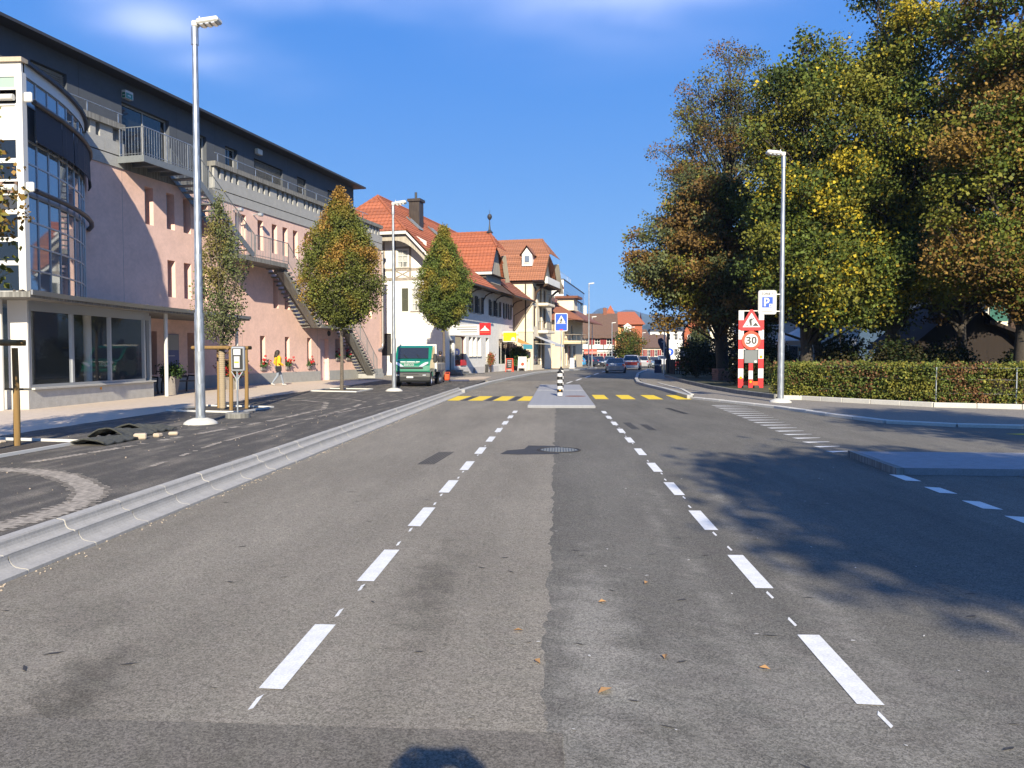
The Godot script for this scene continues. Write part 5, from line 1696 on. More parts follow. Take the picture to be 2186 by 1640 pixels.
func far_house(called: String, label: String, at: Vector3, turn: float, w: float, d: float, h: float, rh: float, wm: Material, rm: Material, along := true, hip := 0.0, rows := 1, cols := 3, sm: Material = null) -> Node3D:
	# house whose front (local +z face, width w along x) looks towards the camera
	var H := thing(called, label, "house", at, turn)
	var holes := []
	for r in rows:
		var y := h * (r + 0.35) / rows
		for c in cols:
			var x := -w * 0.5 + w * (c + 0.5) / cols
			holes.append([x - w * 0.12 / cols * 2.0, x + w * 0.12 / cols * 2.0, y, y + h * 0.42 / rows])
	var b := MB.new()
	wall(b, Vector3.ZERO, Vector3.RIGHT, Vector3(0, 0, 1), -w * 0.5, w * 0.5, 0, h, holes, 0.2)
	for s in [-1, 1]:
		b.quado(Vector3(s * w * 0.5, 0, 0), Vector3(s * w * 0.5, 0, -d), Vector3(s * w * 0.5, h, -d), Vector3(s * w * 0.5, h, 0), Vector3(s, 0, 0))
		if along: b.tri(Vector3(s * w * 0.5, h, 0), Vector3(s * w * 0.5, h, -d), Vector3(s * w * 0.5, h + rh, -d * 0.5))
	b.quado(Vector3(-w * 0.5, 0, -d), Vector3(w * 0.5, 0, -d), Vector3(w * 0.5, h, -d), Vector3(-w * 0.5, h, -d), Vector3(0, 0, -1))
	if not along: b.tri(Vector3(-w * 0.5, h, 0), Vector3(w * 0.5, h, 0), Vector3(0, h + rh, 0))
	part(H, "wall", b, wm)
	for q in holes:
		window(H, Vector3.ZERO, Vector3.RIGHT, Vector3(0, 0, 1), q, 0.12, 2, 2, mat("white_metal"), mat("glass_dark"), 0.08)
		if sm != null:
			var ww: float = (q[1] - q[0]) * 0.5
			shutter(H, Vector3.ZERO, Vector3.RIGHT, Vector3(0, 0, 1), q[0] - ww, q[0], q[2], q[3], sm)
			shutter(H, Vector3.ZERO, Vector3.RIGHT, Vector3(0, 0, 1), q[1], q[1] + ww, q[2], q[3], sm)
	var e := 0.5
	var r := MB.new()
	if along:
		var f := Vector3(0, h + rh, -d * 0.5)
		var a := -w * 0.5 - e
		var c := w * 0.5 + e
		var k := rh / (d * 0.5) * e
		for s in [0, 1]:
			var z := e if s == 0 else -d - e
			r.quad(Vector3(a, h - k, z), Vector3(c, h - k, z), Vector3(c - hip, h + rh, -d * 0.5), Vector3(a + hip, h + rh, -d * 0.5))
			r.quad(Vector3(a, h - k - 0.12, z), Vector3(c, h - k - 0.12, z), Vector3(c, h - k, z), Vector3(a, h - k, z))
		if hip > 0.0:
			r.tri(Vector3(a, h - k, e), Vector3(a, h - k, -d - e), Vector3(a + hip, h + rh, -d * 0.5))
			r.tri(Vector3(c, h - k, e), Vector3(c, h - k, -d - e), Vector3(c - hip, h + rh, -d * 0.5))
	else:
		var k := rh / (w * 0.5) * e
		for s in [-1, 1]:
			r.quad(Vector3(s * (w * 0.5 + e), h - k, e), Vector3(s * (w * 0.5 + e), h - k, -d - e), Vector3(0, h + rh, -d - e), Vector3(0, h + rh, e))
	part(H, "roof", r, rm)
	return H

func far_left() -> void:
	# yellow house with the round balcony
	var D := thing("yellow_house", "yellow house with round balcony and brown tiled roof beyond the cream house", "house", local(31.5, 2.3, 0), HEAD)
	var w := MB.new()
	wall(w, Vector3.ZERO, Vector3(0, 0, -1), Vector3.RIGHT, 0, 13, 0, 5.6, [[0.8, 2.6, 0.4, 2.7], [3.2, 5.2, 0.4, 2.7], [6.2, 8.0, 0.4, 2.7], [1.0, 2.2, 3.4, 5.0], [5.0, 6.2, 3.4, 5.0]], 0.2)
	w.quado(Vector3(0, 0, 0), Vector3(-9, 0, 0), Vector3(-9, 5.6, 0), Vector3(0, 5.6, 0), Vector3(0, 0, 1))
	part(D, "wall", w, mat("yellow_wall"))
	for h in [[0.8, 2.6, 0.4, 2.7], [3.2, 5.2, 0.4, 2.7], [6.2, 8.0, 0.4, 2.7], [1.0, 2.2, 3.4, 5.0], [5.0, 6.2, 3.4, 5.0]]: window(D, Vector3.ZERO, Vector3(0, 0, -1), Vector3.RIGHT, h, 0.15, 2, 1, mat("white_metal"), mat("glass_dark"), 0.08)
	var bc := MB.new()
	bc.lathe([Vector2(0.0, 2.75), Vector2(1.9, 2.75), Vector2(2.0, 2.95), Vector2(2.0, 3.1), Vector2(0, 3.1)], Vector3(0.2, 0, -2.6), 22)
	var bl := part(D, "round_balcony", bc, mat("yellow_wall"))
	var rr := MB.new()
	for k in 20:
		var a := TAU * k / 20
		rr.rod(Vector3(0.2 + cos(a) * 1.9, 3.1, -2.6 + sin(a) * 1.9), Vector3(0.2 + cos(a) * 1.9, 3.75, -2.6 + sin(a) * 1.9), 0.015, 4)
	rr.lathe([Vector2(1.88, 3.75), Vector2(1.92, 3.75), Vector2(1.92, 3.8), Vector2(1.88, 3.8)], Vector3(0.2, 0, -2.6), 20)
	part(bl, "railing", rr, mat("beam_pale"))
	var rf := MB.new()
	rf.quad(Vector3(2.4, 5.3, 0.8), Vector3(2.4, 5.3, -13.5), Vector3(-4.5, 9.2, -13.5), Vector3(-4.5, 9.2, -3.0))
	rf.quad(Vector3(2.4, 5.3, 0.8), Vector3(-4.5, 9.2, -3.0), Vector3(-10, 5.3, 0.8), Vector3(-10, 5.3, 0.8))
	rf.quad(Vector3(2.4, 5.15, 0.8), Vector3(2.4, 5.15, -13.5), Vector3(2.4, 5.3, -13.5), Vector3(2.4, 5.3, 0.8))
	rf.quad(Vector3(2.4, 5.2, 0.8), Vector3(2.4, 5.2, -13.5), Vector3(-0.2, 5.6, -13.5), Vector3(-0.2, 5.6, 0.8))
	part(D, "roof", rf, mat("tile_brown0"))
	var dm := MB.new()
	dm.span(Vector3(-0.8, 6.4, -1.0), Vector3(1.0, 7.7, -3.4))
	var dd := part(D, "dormer", dm, mat("cream_wall"))
	part(dd, "dormer_roof", MB.new().span(Vector3(-1.0, 7.7, -0.6), Vector3(1.5, 7.95, -3.8)), mat("tile_brown1"))
	# modern block with mirror cladding
	var M := thing("office_block", "modern flat roofed block clad in pale blue mirror panels", "building", Vector3(0.73, 0, -105.5), -0.144)
	var b := MB.new()
	b.span(Vector3(-14, 0, 0), Vector3(0, 11.8, -0.2))
	part(M, "white_end_wall", b, mat("white_wall"))
	var hh := [[3.0, 24.0, 8.6, 10.1]]
	var sw := MB.new()
	wall(sw, Vector3.ZERO, Vector3(0, 0, -1), Vector3.RIGHT, 0.2, 25.6, 6.0, 11.8, hh, 0.3)
	part(M, "cladding", sw, mat("blue_cladding"))
	window(M, Vector3.ZERO, Vector3(0, 0, -1), Vector3.RIGHT, hh[0], 0.25, 9, 1, mat("dark_metal"), mat("glass_dark"), 0.12)
	for y in [10.35, 8.2]:
		var jn := MB.new()
		face_box(jn, Vector3.ZERO, Vector3(0, 0, -1), Vector3.RIGHT, 0.2, 25.6, y, y + 0.03, -0.01, 0.004)
		part(M, "panel_joint", jn, mat("attic"))
	var lo := MB.new()
	var lh := [[1.5, 9.0, 4.2, 5.4], [10.5, 24.5, 4.2, 5.4], [1.5, 12.0, 0.4, 2.6], [13.0, 24.5, 0.4, 2.6]]
	wall(lo, Vector3(-0.3, 0, 0), Vector3(0, 0, -1), Vector3.RIGHT, 0.2, 25.6, 0, 6.0, lh, 0.3)
	part(M, "lower_wall", lo, mat("attic"))
	for h in lh: window(M, Vector3(-0.3, 0, 0), Vector3(0, 0, -1), Vector3.RIGHT, h, 0.2, 8, 1, mat("window_grey"), mat("glass_dark"), 0.08)
	part(M, "roof", MB.new().span(Vector3(-14, 11.8, 0), Vector3(0.05, 11.95, -25.6)), mat("attic_roof"))
	part(M, "far_end_wall", MB.new().span(Vector3(-14, 0, -25.6), Vector3(0, 11.8, -25.8)), mat("white_wall"))
	railing(M, Vector3(-1.0, 11.95, -0.5), Vector3(-1.0, 11.95, -15), 1.4, 1.2, mat("white_metal"))
	# eye sign of the optician, beyond the yellow house
	var ey := thing("optician_sign", "white optician sign with a dark painted eye", "sign", Vector3(2.35, 2.15, -96.0), -0.06)
	part(ey, "board", MB.new().cbox(Vector3.ZERO, Vector3(0.95, 0.65, 0.08), 0.02), mat("sign_white"))
	var eye := MB.new()
	eye.prism(PackedVector2Array([Vector2(-0.42, 0.0), Vector2(-0.2, 0.13), Vector2(0.1, 0.15), Vector2(0.4, 0.06), Vector2(0.1, 0.09), Vector2(-0.18, 0.08)]), Transform3D(Basis.IDENTITY, Vector3(0, 0.04, 0.045)), 0.0)
	eye.prism(PackedVector2Array([Vector2(-0.42, 0.0), Vector2(-0.18, -0.1), Vector2(0.14, -0.16), Vector2(0.32, -0.08), Vector2(0.12, -0.1), Vector2(-0.15, -0.06)]), Transform3D(Basis.IDENTITY, Vector3(0, 0.04, 0.045)), 0.0)
	part(ey, "eye_outline", eye, mat("banner_navy"))
	part(ey, "iris", MB.new().lathe([Vector2(0, 0), Vector2(0.085, 0)], Vector3(-0.02, 0.03, 0.047), 14, Vector3(0, 0, 1)), mat("banner_navy"))
	# half-timbered house with the long brown roof, closing the street
	var T := far_house("half_timbered_house", "half timbered house with long brown roof and dark red shutters", Vector3(6.2, 0, -122), -0.03, 5.6, 9.0, 4.7, 3.6, mat("white_wall"), mat("tile_far_brown"), true, 0.0, 2, 3, mat("shutter_red"))
	for q in [[-2.8, 2.32, 2.8, 2.5], [-2.8, 4.5, 2.8, 4.7], [-2.8, 1.95, 2.8, 2.05]]:
		var tb := MB.new()
		face_box(tb, Vector3.ZERO, Vector3.RIGHT, Vector3(0, 0, 1), q[0], q[2], q[1], q[3], 0.0, 0.04)
		part(T, "timber_beam", tb, mat("beam_dark"))
	for x in [-2.7, -0.95, 0.95, 2.7]:
		var tb := MB.new()
		face_box(tb, Vector3.ZERO, Vector3.RIGHT, Vector3(0, 0, 1), x - 0.06, x + 0.06, 2.5, 4.5, 0.0, 0.036)
		part(T, "timber_post", tb, mat("beam_dark"))
	var tb2 := MB.new()
	tb2.bar(Vector3(1.6, 2.5, 0.02), Vector3(2.5, 4.5, 0.02), 0.04, 0.1)
	part(T, "timber_brace", tb2, mat("beam_dark"))
	part(T, "chimney", MB.new().span(Vector3(1.0, 7.8, -4.2), Vector3(1.6, 9.2, -4.8)), mat("tile_brown0"))
	part(T, "chimney", MB.new().span(Vector3(-2.2, 7.8, -4.2), Vector3(-1.7, 9.6, -4.7)), mat("concrete_light"))
	awning("awning", "pink shop awning on the half timbered house", Vector3(4.1, 2.5, -121.8), PI * 0.5 * -1.0, 2.0, 1.2, 0.5, 0.3, mat("car_orange"), mat("car_orange"))
	# tall red house with slate-hung side
	var Rh := far_house("red_house", "tall house with red hung tiles and a steep red roof", Vector3(12.3, 0, -138), -0.05, 5.2, 10.0, 7.3, 2.2, mat("tile_far"), mat("tile_far"), true, 1.6, 1, 1)
	part(Rh, "white_dormer", MB.new().span(Vector3(-0.6, 4.9, 0.0), Vector3(0.6, 6.6, 0.5)).prism(PackedVector2Array([Vector2(-0.8, 6.6), Vector2(0.8, 6.6), Vector2(0, 7.2)]), Transform3D(Basis.IDENTITY, Vector3(0, 0, 0.6)), 0.6), mat("white_wall"))
	var gb := MB.new()
	gb.prism(PackedVector2Array([Vector2(-5.0, 7.0), Vector2(-1.2, 7.0), Vector2(-3.0, 10.4)]), Transform3D(Basis.IDENTITY, Vector3(0, 0, 0.55)), 9.0)
	part(Rh, "side_gable", gb, mat("tile_far"))
	far_house("orange_house", "narrow orange rendered house in front of the tall red house", Vector3(9.3, 0, -129), -0.1, 2.3, 8.0, 6.3, 0.5, mat("orange_wall"), mat("tile_far_brown"), false, 0.0, 2, 1)
	far_house("brown_roof_house", "long cream house with dark brown roof and pink shutters at the far end", Vector3(20.6, 0, -170), -0.12, 6.2, 9.0, 3.5, 2.6, mat("cream_wall"), mat("tile_far_brown"), true, 0.6, 1, 4, mat("shutter_red"))
	far_house("grey_roof_house", "far house with grey brown hipped roof above the long cream house", Vector3(20.2, 0, -196), -0.1, 7, 9, 5.0, 3.2, mat("cream_wall"), mat("tile_far_brown"), true, 2.0, 1, 3)
	far_house("white_block", "far white block with flat upper edge behind the brown roofs", Vector3(30.5, 0, -215), -0.1, 10, 9, 8.4, 0.6, mat("white_wall"), mat("attic_roof"), true, 0.0, 2, 5)
	far_house("brick_gable_house", "far house with pointed orange brick gable seen below the tree branches", Vector3(26.5, 0, -150), -0.12, 4.4, 9, 6.2, 4.2, mat("tile_far"), mat("tile_far"), false, 0.0, 2, 2)
	far_house("cream_block", "pale building with deep blue sign panels behind the wooden fence", Vector3(27.5, 0, -118), -0.2, 9, 9, 7.0, 1.2, mat("cream_wall"), mat("tile_far"), true, 0.0, 2, 4)
	# hills
	var hf := noise(FastNoiseLite.TYPE_SIMPLEX_SMOOTH, 31, 0.0016, 4)
	hill("hill", -3500.0, [[-2500, 120], [-700, 70], [-190, 90], [60, 120], [125, 168], [199, 214], [260, 196], [316, 206], [380, 190], [444, 183], [560, 172], [657, 168], [1100, 210], [2600, 160]], 900.0, mat("hill_far"), hf)
	hill("hill", -1900.0, [[-1500, 10], [60, 20], [140, 40], [195, 70], [250, 84], [330, 80], [430, 92], [700, 110], [1500, 70]], 500.0, mat("hill_near"), hf)

func hill(called: String, z: float, prof: Array, deep: float, m: Material, nf: FastNoiseLite) -> void:
	var mb := MB.new()
	var n := 160
	var P := []
	for r in 7:
		var row := []
		for i in n + 1:
			var x := lerpf(prof[0][0], prof[-1][0], float(i) / n)
			var h := 0.0
			for k in prof.size() - 1:
				if x >= prof[k][0] and x <= prof[k + 1][0]:
					var t := smoothstep(0.0, 1.0, (x - prof[k][0]) / float(prof[k + 1][0] - prof[k][0]))
					h = lerpf(prof[k][1], prof[k + 1][1], t)
			var f := r / 4.0
			var s := smoothstep(0.0, 1.0, minf(f, 2.0 - f))
			row.append(Vector3(x, h * s + nf.get_noise_2d(x * 4.0, z + r * 90.0) * 14.0 * s - 0.5, z + deep * (1.0 - f)))
		P.append(row)
	for r in 6:
		for i in n: mb.quado(P[r][i], P[r][i + 1], P[r + 1][i + 1], P[r + 1][i], Vector3.UP)
	struct(called, mb, m)

# ---------------------------------------------------------------- vegetation
func clump(n: int, radius: float, size: float, sd: int, lift := 0.35) -> ArrayMesh:
	# a spray of folded leaves
	var rng := RandomNumberGenerator.new()
	rng.seed = sd
	var mb := MB.new()
	mb.colored = true
	for k in n:
		var p := Vector3(rng.randfn(), rng.randfn(), rng.randfn()) * radius * 0.5
		var nn := (Vector3(rng.randfn(), rng.randfn() + lift, rng.randfn())).normalized()
		var d := Vector3(rng.randfn(), rng.randfn() - 0.3, rng.randfn())
		d = (d - nn * d.dot(nn)).normalized()
		var s := nn.cross(d)
		var l := size * rng.randf_range(0.7, 1.25)
		var g := rng.randf_range(0.65, 1.3)
		mb.col = Color(g * rng.randf_range(0.9, 1.12), g, g * rng.randf_range(0.8, 1.1))
		var mid := p + d * l * 0.45 - nn * l * 0.1
		mb.tri(p, mid + s * l * 0.42 + nn * l * 0.12, p + d * l)
		mb.tri(p, p + d * l, mid - s * l * 0.42 + nn * l * 0.12)
	return mb.mesh()

func foliage(parent: Node, called: String, mesh: Mesh, xf: Array, cols: Array) -> MultiMeshInstance3D:
	var mm := MultiMesh.new()
	mm.transform_format = MultiMesh.TRANSFORM_3D
	mm.use_colors = true
	mm.mesh = mesh
	mm.instance_count = xf.size()
	for i in xf.size():
		mm.set_instance_transform(i, xf[i])
		mm.set_instance_color(i, cols[i])
	var o := MultiMeshInstance3D.new()
	o.multimesh = mm
	o.material_override = mat("leaf")
	o.name = unique(parent, called)
	o.set_meta("kind", "stuff")
	parent.add_child(o, true)
	return o

func turn_of(rng: RandomNumberGenerator, s: float) -> Basis:
	return Basis.from_euler(Vector3(rng.randfn() * 0.5, rng.randf() * TAU, rng.randfn() * 0.5)).scaled(Vector3(s, s, s))

func shrub(called: String, label: String, at: Vector3, r: Vector3, cy: float, n: int, cols: Array, leaf: float, sd: int, category := "shrub", group := "") -> Node3D:
	var rng := RandomNumberGenerator.new()
	rng.seed = sd * 7 + 1
	var t := thing(called, label, category, at, 0.0, group)
	var st := MB.new()
	for k in 6:
		var a := rng.randf() * TAU
		var e := Vector3(cos(a) * r.x * 0.6, cy + r.y * rng.randf_range(0.0, 0.6), sin(a) * r.z * 0.6)
		st.tube([Vector3(cos(a) * 0.03, 0, sin(a) * 0.03), e * Vector3(0.4, 0.55, 0.4), e], [0.03, 0.02, 0.008], 5, false)
	part(t, "stems", st, mat("bark_dark"))
	var xf := []
	var cl := []
	for k in n:
		var d := Vector3(rng.randfn(), rng.randfn(), rng.randfn()).normalized()
		var q := d * pow(rng.randf(), 0.4) * (0.8 + 0.3 * fb(d.x * 2.0 + sd, d.y * 2.0 + d.z))
		var p := Vector3(q.x * r.x, maxf(cy + q.y * r.y, 0.05), q.z * r.z)
		xf.append(Transform3D(turn_of(rng, rng.randf_range(0.7, 1.3)), p))
		cl.append(cols[rng.randi() % cols.size()] * rng.randf_range(0.75, 1.25))
	foliage(t, "foliage", clump(14, leaf * 2.4, leaf, sd), xf, cl)
	return t

func big_tree(label: String, at: Vector3, tr: float, crowns: Array, lobes: int, per: float, pal: Array, leaf: float, sd: int, bark := "bark_dark", group := "broadleaf trees on the right", lean := Vector3.ZERO) -> Node3D:
	# crowns: [centre, radii] ellipsoids relative to the foot; pal: [colour, weight]
	var rng := RandomNumberGenerator.new()
	rng.seed = sd
	var t := thing("broadleaf_tree", label, "tree", at, 0.0, group)
	var top: Vector3 = crowns[0][0] + Vector3(0, crowns[0][1].y * 0.75, 0)
	var ax := []
	var rd := []
	for k in 9:
		var f := k / 8.0
		ax.append(Vector3(0, 0, 0).lerp(top, f) + lean * sin(f * PI) + Vector3(rng.randfn(), 0, rng.randfn()) * 0.12 * f * 2.0)
		rd.append(tr * (1.0 - f * 0.88) * (1.35 if k == 0 else 1.0))
	var tk := MB.new()
	tk.tube(ax, rd, 10, false)
	part(t, "trunk", tk, mat(bark))
	var limb := MB.new()
	var xf := []
	var cl := []
	var big := clump(20, leaf * 3.0, leaf, sd)
	for li in lobes:
		var c: Array = crowns[li % crowns.size()]
		var d := Vector3(rng.randfn(), rng.randfn() * 1.05, rng.randfn()).normalized()
		var f := pow(rng.randf(), 0.45)
		var far_out := rng.randf() < 0.2
		var p: Vector3 = c[0] + d * c[1] * (f * 0.92 if not far_out else rng.randf_range(0.95, 1.16))
		var lr: float = rng.randf_range(0.11, 0.27) * minf(c[1].x, 3.6) + 0.3
		if far_out: lr *= 0.6
		# limb from the trunk up to the lobe
		var h := clampf((p.y - lr) / top.y * 0.78, 0.12, 0.9)
		var k0 := h * 8.0
		var s0: Vector3 = ax[int(k0)].lerp(ax[mini(int(k0) + 1, 8)], k0 - int(k0))
		var r0 := tr * (1.0 - h * 0.88) * 0.42
		var m1 := s0.lerp(p, 0.45) + Vector3(rng.randfn(), 0.5 + rng.randf(), rng.randfn()) * 0.35
		limb.tube([s0, m1, p], [r0, r0 * 0.55, 0.02], 5, false)
		for tw in 3:
			var e := p + Vector3(rng.randfn(), rng.randfn() * 0.7 + 0.25, rng.randfn()) * lr * 0.6
			limb.tube([m1.lerp(p, 0.4 + 0.2 * tw), e], [0.03, 0.008], 4, false)
		# leaves over the lobe, thicker on its outside
		var w := rng.randf()
		var base: Color = pal[-1][0]
		for q in pal:
			if w < q[1]:
				base = q[0]
				break
			w -= q[1]
		var n := int(per * lr * lr)
		for k in n:
			var q := Vector3(rng.randfn(), rng.randfn(), rng.randfn()).normalized()
			var rad := lr * (0.55 + 0.5 * rng.randf()) * (1.0 + 0.35 * fb(q.x * 1.7 + li, q.y * 1.7 + q.z))
			var o := p + q * rad * Vector3(1.25, 0.58, 1.25) + Vector3(0, -0.12 * rad * (q.x * q.x + q.z * q.z), 0)
			xf.append(Transform3D(turn_of(rng, rng.randf_range(0.7, 1.35)), o))
			var cc := base
			if rng.randf() < 0.22: cc = pal[rng.randi() % pal.size()][0]
			cl.append(cc * rng.randf_range(0.7, 1.3))
	part(t, "limbs", limb, mat(bark))
	foliage(t, "crown", big, xf, cl)
	return t

func street_tree(label: String, at: Vector3, y0: float, y1: float, rw: float, n: int, pal: Array, leaf: float, sd: int, dense: float, trunk := 0.065, wrap := false) -> Node3D:
	var rng := RandomNumberGenerator.new()
	rng.seed = sd
	var t := thing("street_tree", label, "tree", at, 0.0, "young street trees on the plaza")
	var tk := MB.new()
	tk.tube([Vector3.ZERO, Vector3(0.02, y0 * 0.5, 0.01), Vector3(0, y0, 0), Vector3(0.03, (y0 + y1) * 0.5, 0.02), Vector3(0.02, y1 * 0.97, 0)], [trunk * 1.2, trunk, trunk * 0.95, trunk * 0.55, 0.012], 9, false)
	part(t, "trunk", tk, mat("bark"))
	if wrap:
		var wr := MB.new()
		var pr := []
		for k in 60:
			pr.append(Vector2(trunk + 0.022 + 0.006 * (k % 2), 0.04 + 1.52 * k / 59.0))
		wr.lathe(pr, Vector3.ZERO, 14)
		part(t, "reed_wrap", wr, mat("reed_mat"))
	var limb := MB.new()
	var xf := []
	var cl := []
	var L := y1 - y0
	var prof := func(f: float) -> float: return pow(maxf(sin(PI * pow(clampf(f, 0.0, 1.0), 0.66)), 0.0), 0.8) * (1.0 - 0.30 * smoothstep(0.55, 1.0, f))
	for k in 46:
		var a := rng.randf() * TAU
		var f := rng.randf_range(0.12, 0.95)
		var r: float = rw * prof.call(f) * rng.randf_range(0.75, 1.0)
		var e := Vector3(cos(a) * r, y0 + L * f, sin(a) * r)
		var s := Vector3(0, y0 + L * maxf(0.0, f - 0.28) * 0.9 - 0.1, 0)
		limb.tube([s, s.lerp(e, 0.5) + Vector3(cos(a), -0.3, sin(a)) * 0.08 * rw, e], [0.022, 0.014, 0.004], 5, false)
	part(t, "limbs", limb, mat("bark"))
	while xf.size() < n:
		var f := rng.randf()
		var a := rng.randf() * TAU
		var lump := 1.0 + 0.3 * fb(cos(a) * 1.6 + sd, f * 5.0 + sin(a) * 1.6) + 0.24 * fb(cos(a) * 5.0 + sd, f * 16.0 + sin(a) * 5.0)
		var rr: float = rw * prof.call(f) * lump
		var u := pow(rng.randf(), dense)
		if rng.randf() > prof.call(f) + 0.15: continue
		if fb(cos(a) * 3.0 + 3.0 * sd, f * 9.0 + sin(a) * 3.0) < -0.28 and rng.randf() < 0.7: continue
		var p := Vector3(cos(a) * rr * u, y0 + L * f + rng.randfn() * 0.05, sin(a) * rr * u)
		xf.append(Transform3D(turn_of(rng, rng.randf_range(0.7, 1.3)), p))
		var w := clampf(fb(p.x * 0.9 + sd, p.y * 0.7) * 0.9 + 0.5 + (f - 0.5) * 0.5, 0.0, 0.999)
		cl.append((pal[int(w * pal.size())] as Color) * rng.randf_range(0.7, 1.3))
	foliage(t, "crown", clump(15, leaf * 2.3, leaf, sd + 3, 0.1), xf, cl)
	return t

func make_trees() -> void:
	var gr := Color(0.085, 0.112, 0.02)
	var yg := Color(0.15, 0.15, 0.022)
	var ye := Color(0.36, 0.28, 0.022)
	var br := Color(0.15, 0.09, 0.028)
	var og := Color(0.21, 0.13, 0.03)
	var dg := Color(0.05, 0.072, 0.018)
	var gg := Color(0.095, 0.11, 0.045)
	# the group on the right
	big_tree("broad copper brown tree leaning over the road at the left of the group", Vector3(9.2, PAV, -43.5), 0.26, [[Vector3(-1.0, 7.2, 0), Vector3(3.6, 3.9, 3.2)], [Vector3(-2.3, 6.2, 0.5), Vector3(2.9, 2.3, 2.3)], [Vector3(0.6, 4.4, 0.8), Vector3(2.6, 1.8, 2.2)], [Vector3(-1.2, 9.4, 0), Vector3(2.0, 2.2, 2.0)]], 150, 62.0, [[br, 0.4], [og, 0.12], [gg, 0.3], [yg, 0.18]], 0.125, 101)
	big_tree("tall thin leaved grey green tree behind the copper brown one", Vector3(10.4, PAV, -49.0), 0.24, [[Vector3(0.2, 16.4, 0), Vector3(2.6, 4.4, 2.4)], [Vector3(-2.3, 13.6, 0), Vector3(2.0, 3.8, 2.0)], [Vector3(2.6, 14.4, 0), Vector3(2.4, 5.0, 2.2)], [Vector3(-0.4, 11.0, 1.0), Vector3(3.6, 4.0, 2.8)], [Vector3(-2.4, 8.8, 0), Vector3(2.2, 2.2, 2.2)]], 210, 24.0, [[gg, 0.55], [br, 0.3], [yg, 0.15]], 0.115, 102)
	big_tree("green and yellow maple behind the parking zone sign", Vector3(11.2, PAV, -35.5), 0.27, [[Vector3(-0.1, 11.4, 0), Vector3(2.5, 3.6, 2.2)], [Vector3(1.0, 8.4, 0.4), Vector3(2.6, 3.4, 2.2)], [Vector3(-1.0, 7.0, 0.8), Vector3(2.2, 2.8, 2.0)], [Vector3(0.4, 4.6, 1.4), Vector3(3.2, 1.7, 1.8)], [Vector3(2.2, 4.2, 1.6), Vector3(1.9, 1.2, 1.4)]], 185, 62.0, [[gr, 0.38], [yg, 0.34], [ye, 0.13], [dg, 0.15]], 0.13, 103)
	big_tree("tallest green maple with open crown rising out of the picture", Vector3(15.3, PAV, -36.0), 0.3, [[Vector3(-0.1, 14.4, 0), Vector3(2.9, 5.2, 2.5)], [Vector3(-1.2, 10.6, 0.4), Vector3(2.1, 3.0, 2.0)], [Vector3(1.5, 10.0, 0), Vector3(2.2, 3.4, 2.0)], [Vector3(-0.4, 5.2, 1.2), Vector3(2.9, 1.7, 1.9)], [Vector3(0.5, 7.2, -0.5), Vector3(2.6, 1.9, 1.8)]], 185, 58.0, [[gr, 0.47], [yg, 0.33], [ye, 0.1], [dg, 0.1]], 0.13, 104)
	big_tree("orange brown maple at the right edge of the picture", Vector3(18.3, PAV, -31.5), 0.3, [[Vector3(0.0, 13.6, 0), Vector3(2.9, 4.4, 2.4)], [Vector3(0.9, 9.6, 0), Vector3(3.0, 3.4, 2.6)], [Vector3(-1.4, 8.6, 0.4), Vector3(2.6, 3.4, 2.2)], [Vector3(-0.8, 4.9, 0.8), Vector3(3.0, 1.7, 2.0)], [Vector3(1.8, 5.6, 0.6), Vector3(2.6, 2.0, 2.0)]], 205, 60.0, [[og, 0.24], [yg, 0.33], [br, 0.2], [gr, 0.23]], 0.13, 105)
	big_tree("dark green maple deep in the group between the two tall maples", Vector3(14.0, PAV, -41.5), 0.25, [[Vector3(-1.5, 7.6, 0), Vector3(3.4, 4.4, 2.6)], [Vector3(2.0, 6.8, 0), Vector3(3.0, 4.0, 2.6)]], 110, 66.0, [[dg, 0.55], [gr, 0.45]], 0.15, 106)
	big_tree("dark maple standing furthest back at the right of the group", Vector3(20.5, PAV, -40.5), 0.25, [[Vector3(0, 9.4, 0), Vector3(3.6, 5.2, 2.8)], [Vector3(-1.0, 5.6, 0.6), Vector3(4.2, 2.0, 2.4)]], 110, 66.0, [[dg, 0.5], [gr, 0.3], [br, 0.2]], 0.15, 107)
	# trees beside and behind the camera, whose shade lies across the junction
	big_tree("roadside maple right of the camera whose shade lies on the road", Vector3(9.2, 0.0, 9.5), 0.24, [[Vector3(-1.6, 9.3, -1.6), Vector3(2.5, 1.0, 1.9)], [Vector3(-2.5, 9.2, 1.2), Vector3(1.9, 0.8, 1.5)]], 84, 28.0, [[gr, 0.5], [yg, 0.5]], 0.16, 108, "bark_dark", "broadleaf trees out of the picture")
	big_tree("garden maple right of the side street whose shade crosses its mouth", Vector3(13.5, 0.06, 1.5), 0.24, [[Vector3(-1.6, 9.6, -1.0), Vector3(1.9, 2.0, 2.7)]], 40, 36.0, [[gr, 0.5], [yg, 0.5]], 0.16, 109, "bark_dark", "broadleaf trees out of the picture")
	big_tree("small round tree in front of the orange house at the far end", Vector3(10.7, PAV, -116.5), 0.12, [[Vector3(0, 2.9, 0), Vector3(1.9, 1.9, 1.7)]], 40, 60.0, [[dg, 0.6], [br, 0.2], [gr, 0.2]], 0.2, 110, "bark_dark", "far trees")
	big_tree("slim tree beside the far brick gable seen under the branches", Vector3(20.2, PAV, -112), 0.1, [[Vector3(0, 3.6, 0), Vector3(1.2, 2.6, 1.2)]], 26, 60.0, [[gg, 0.6], [gr, 0.4]], 0.2, 111, "bark_dark", "far trees")
	# undergrowth behind the hedge
	var rng := RandomNumberGenerator.new()
	rng.seed = 9
	var k := 0
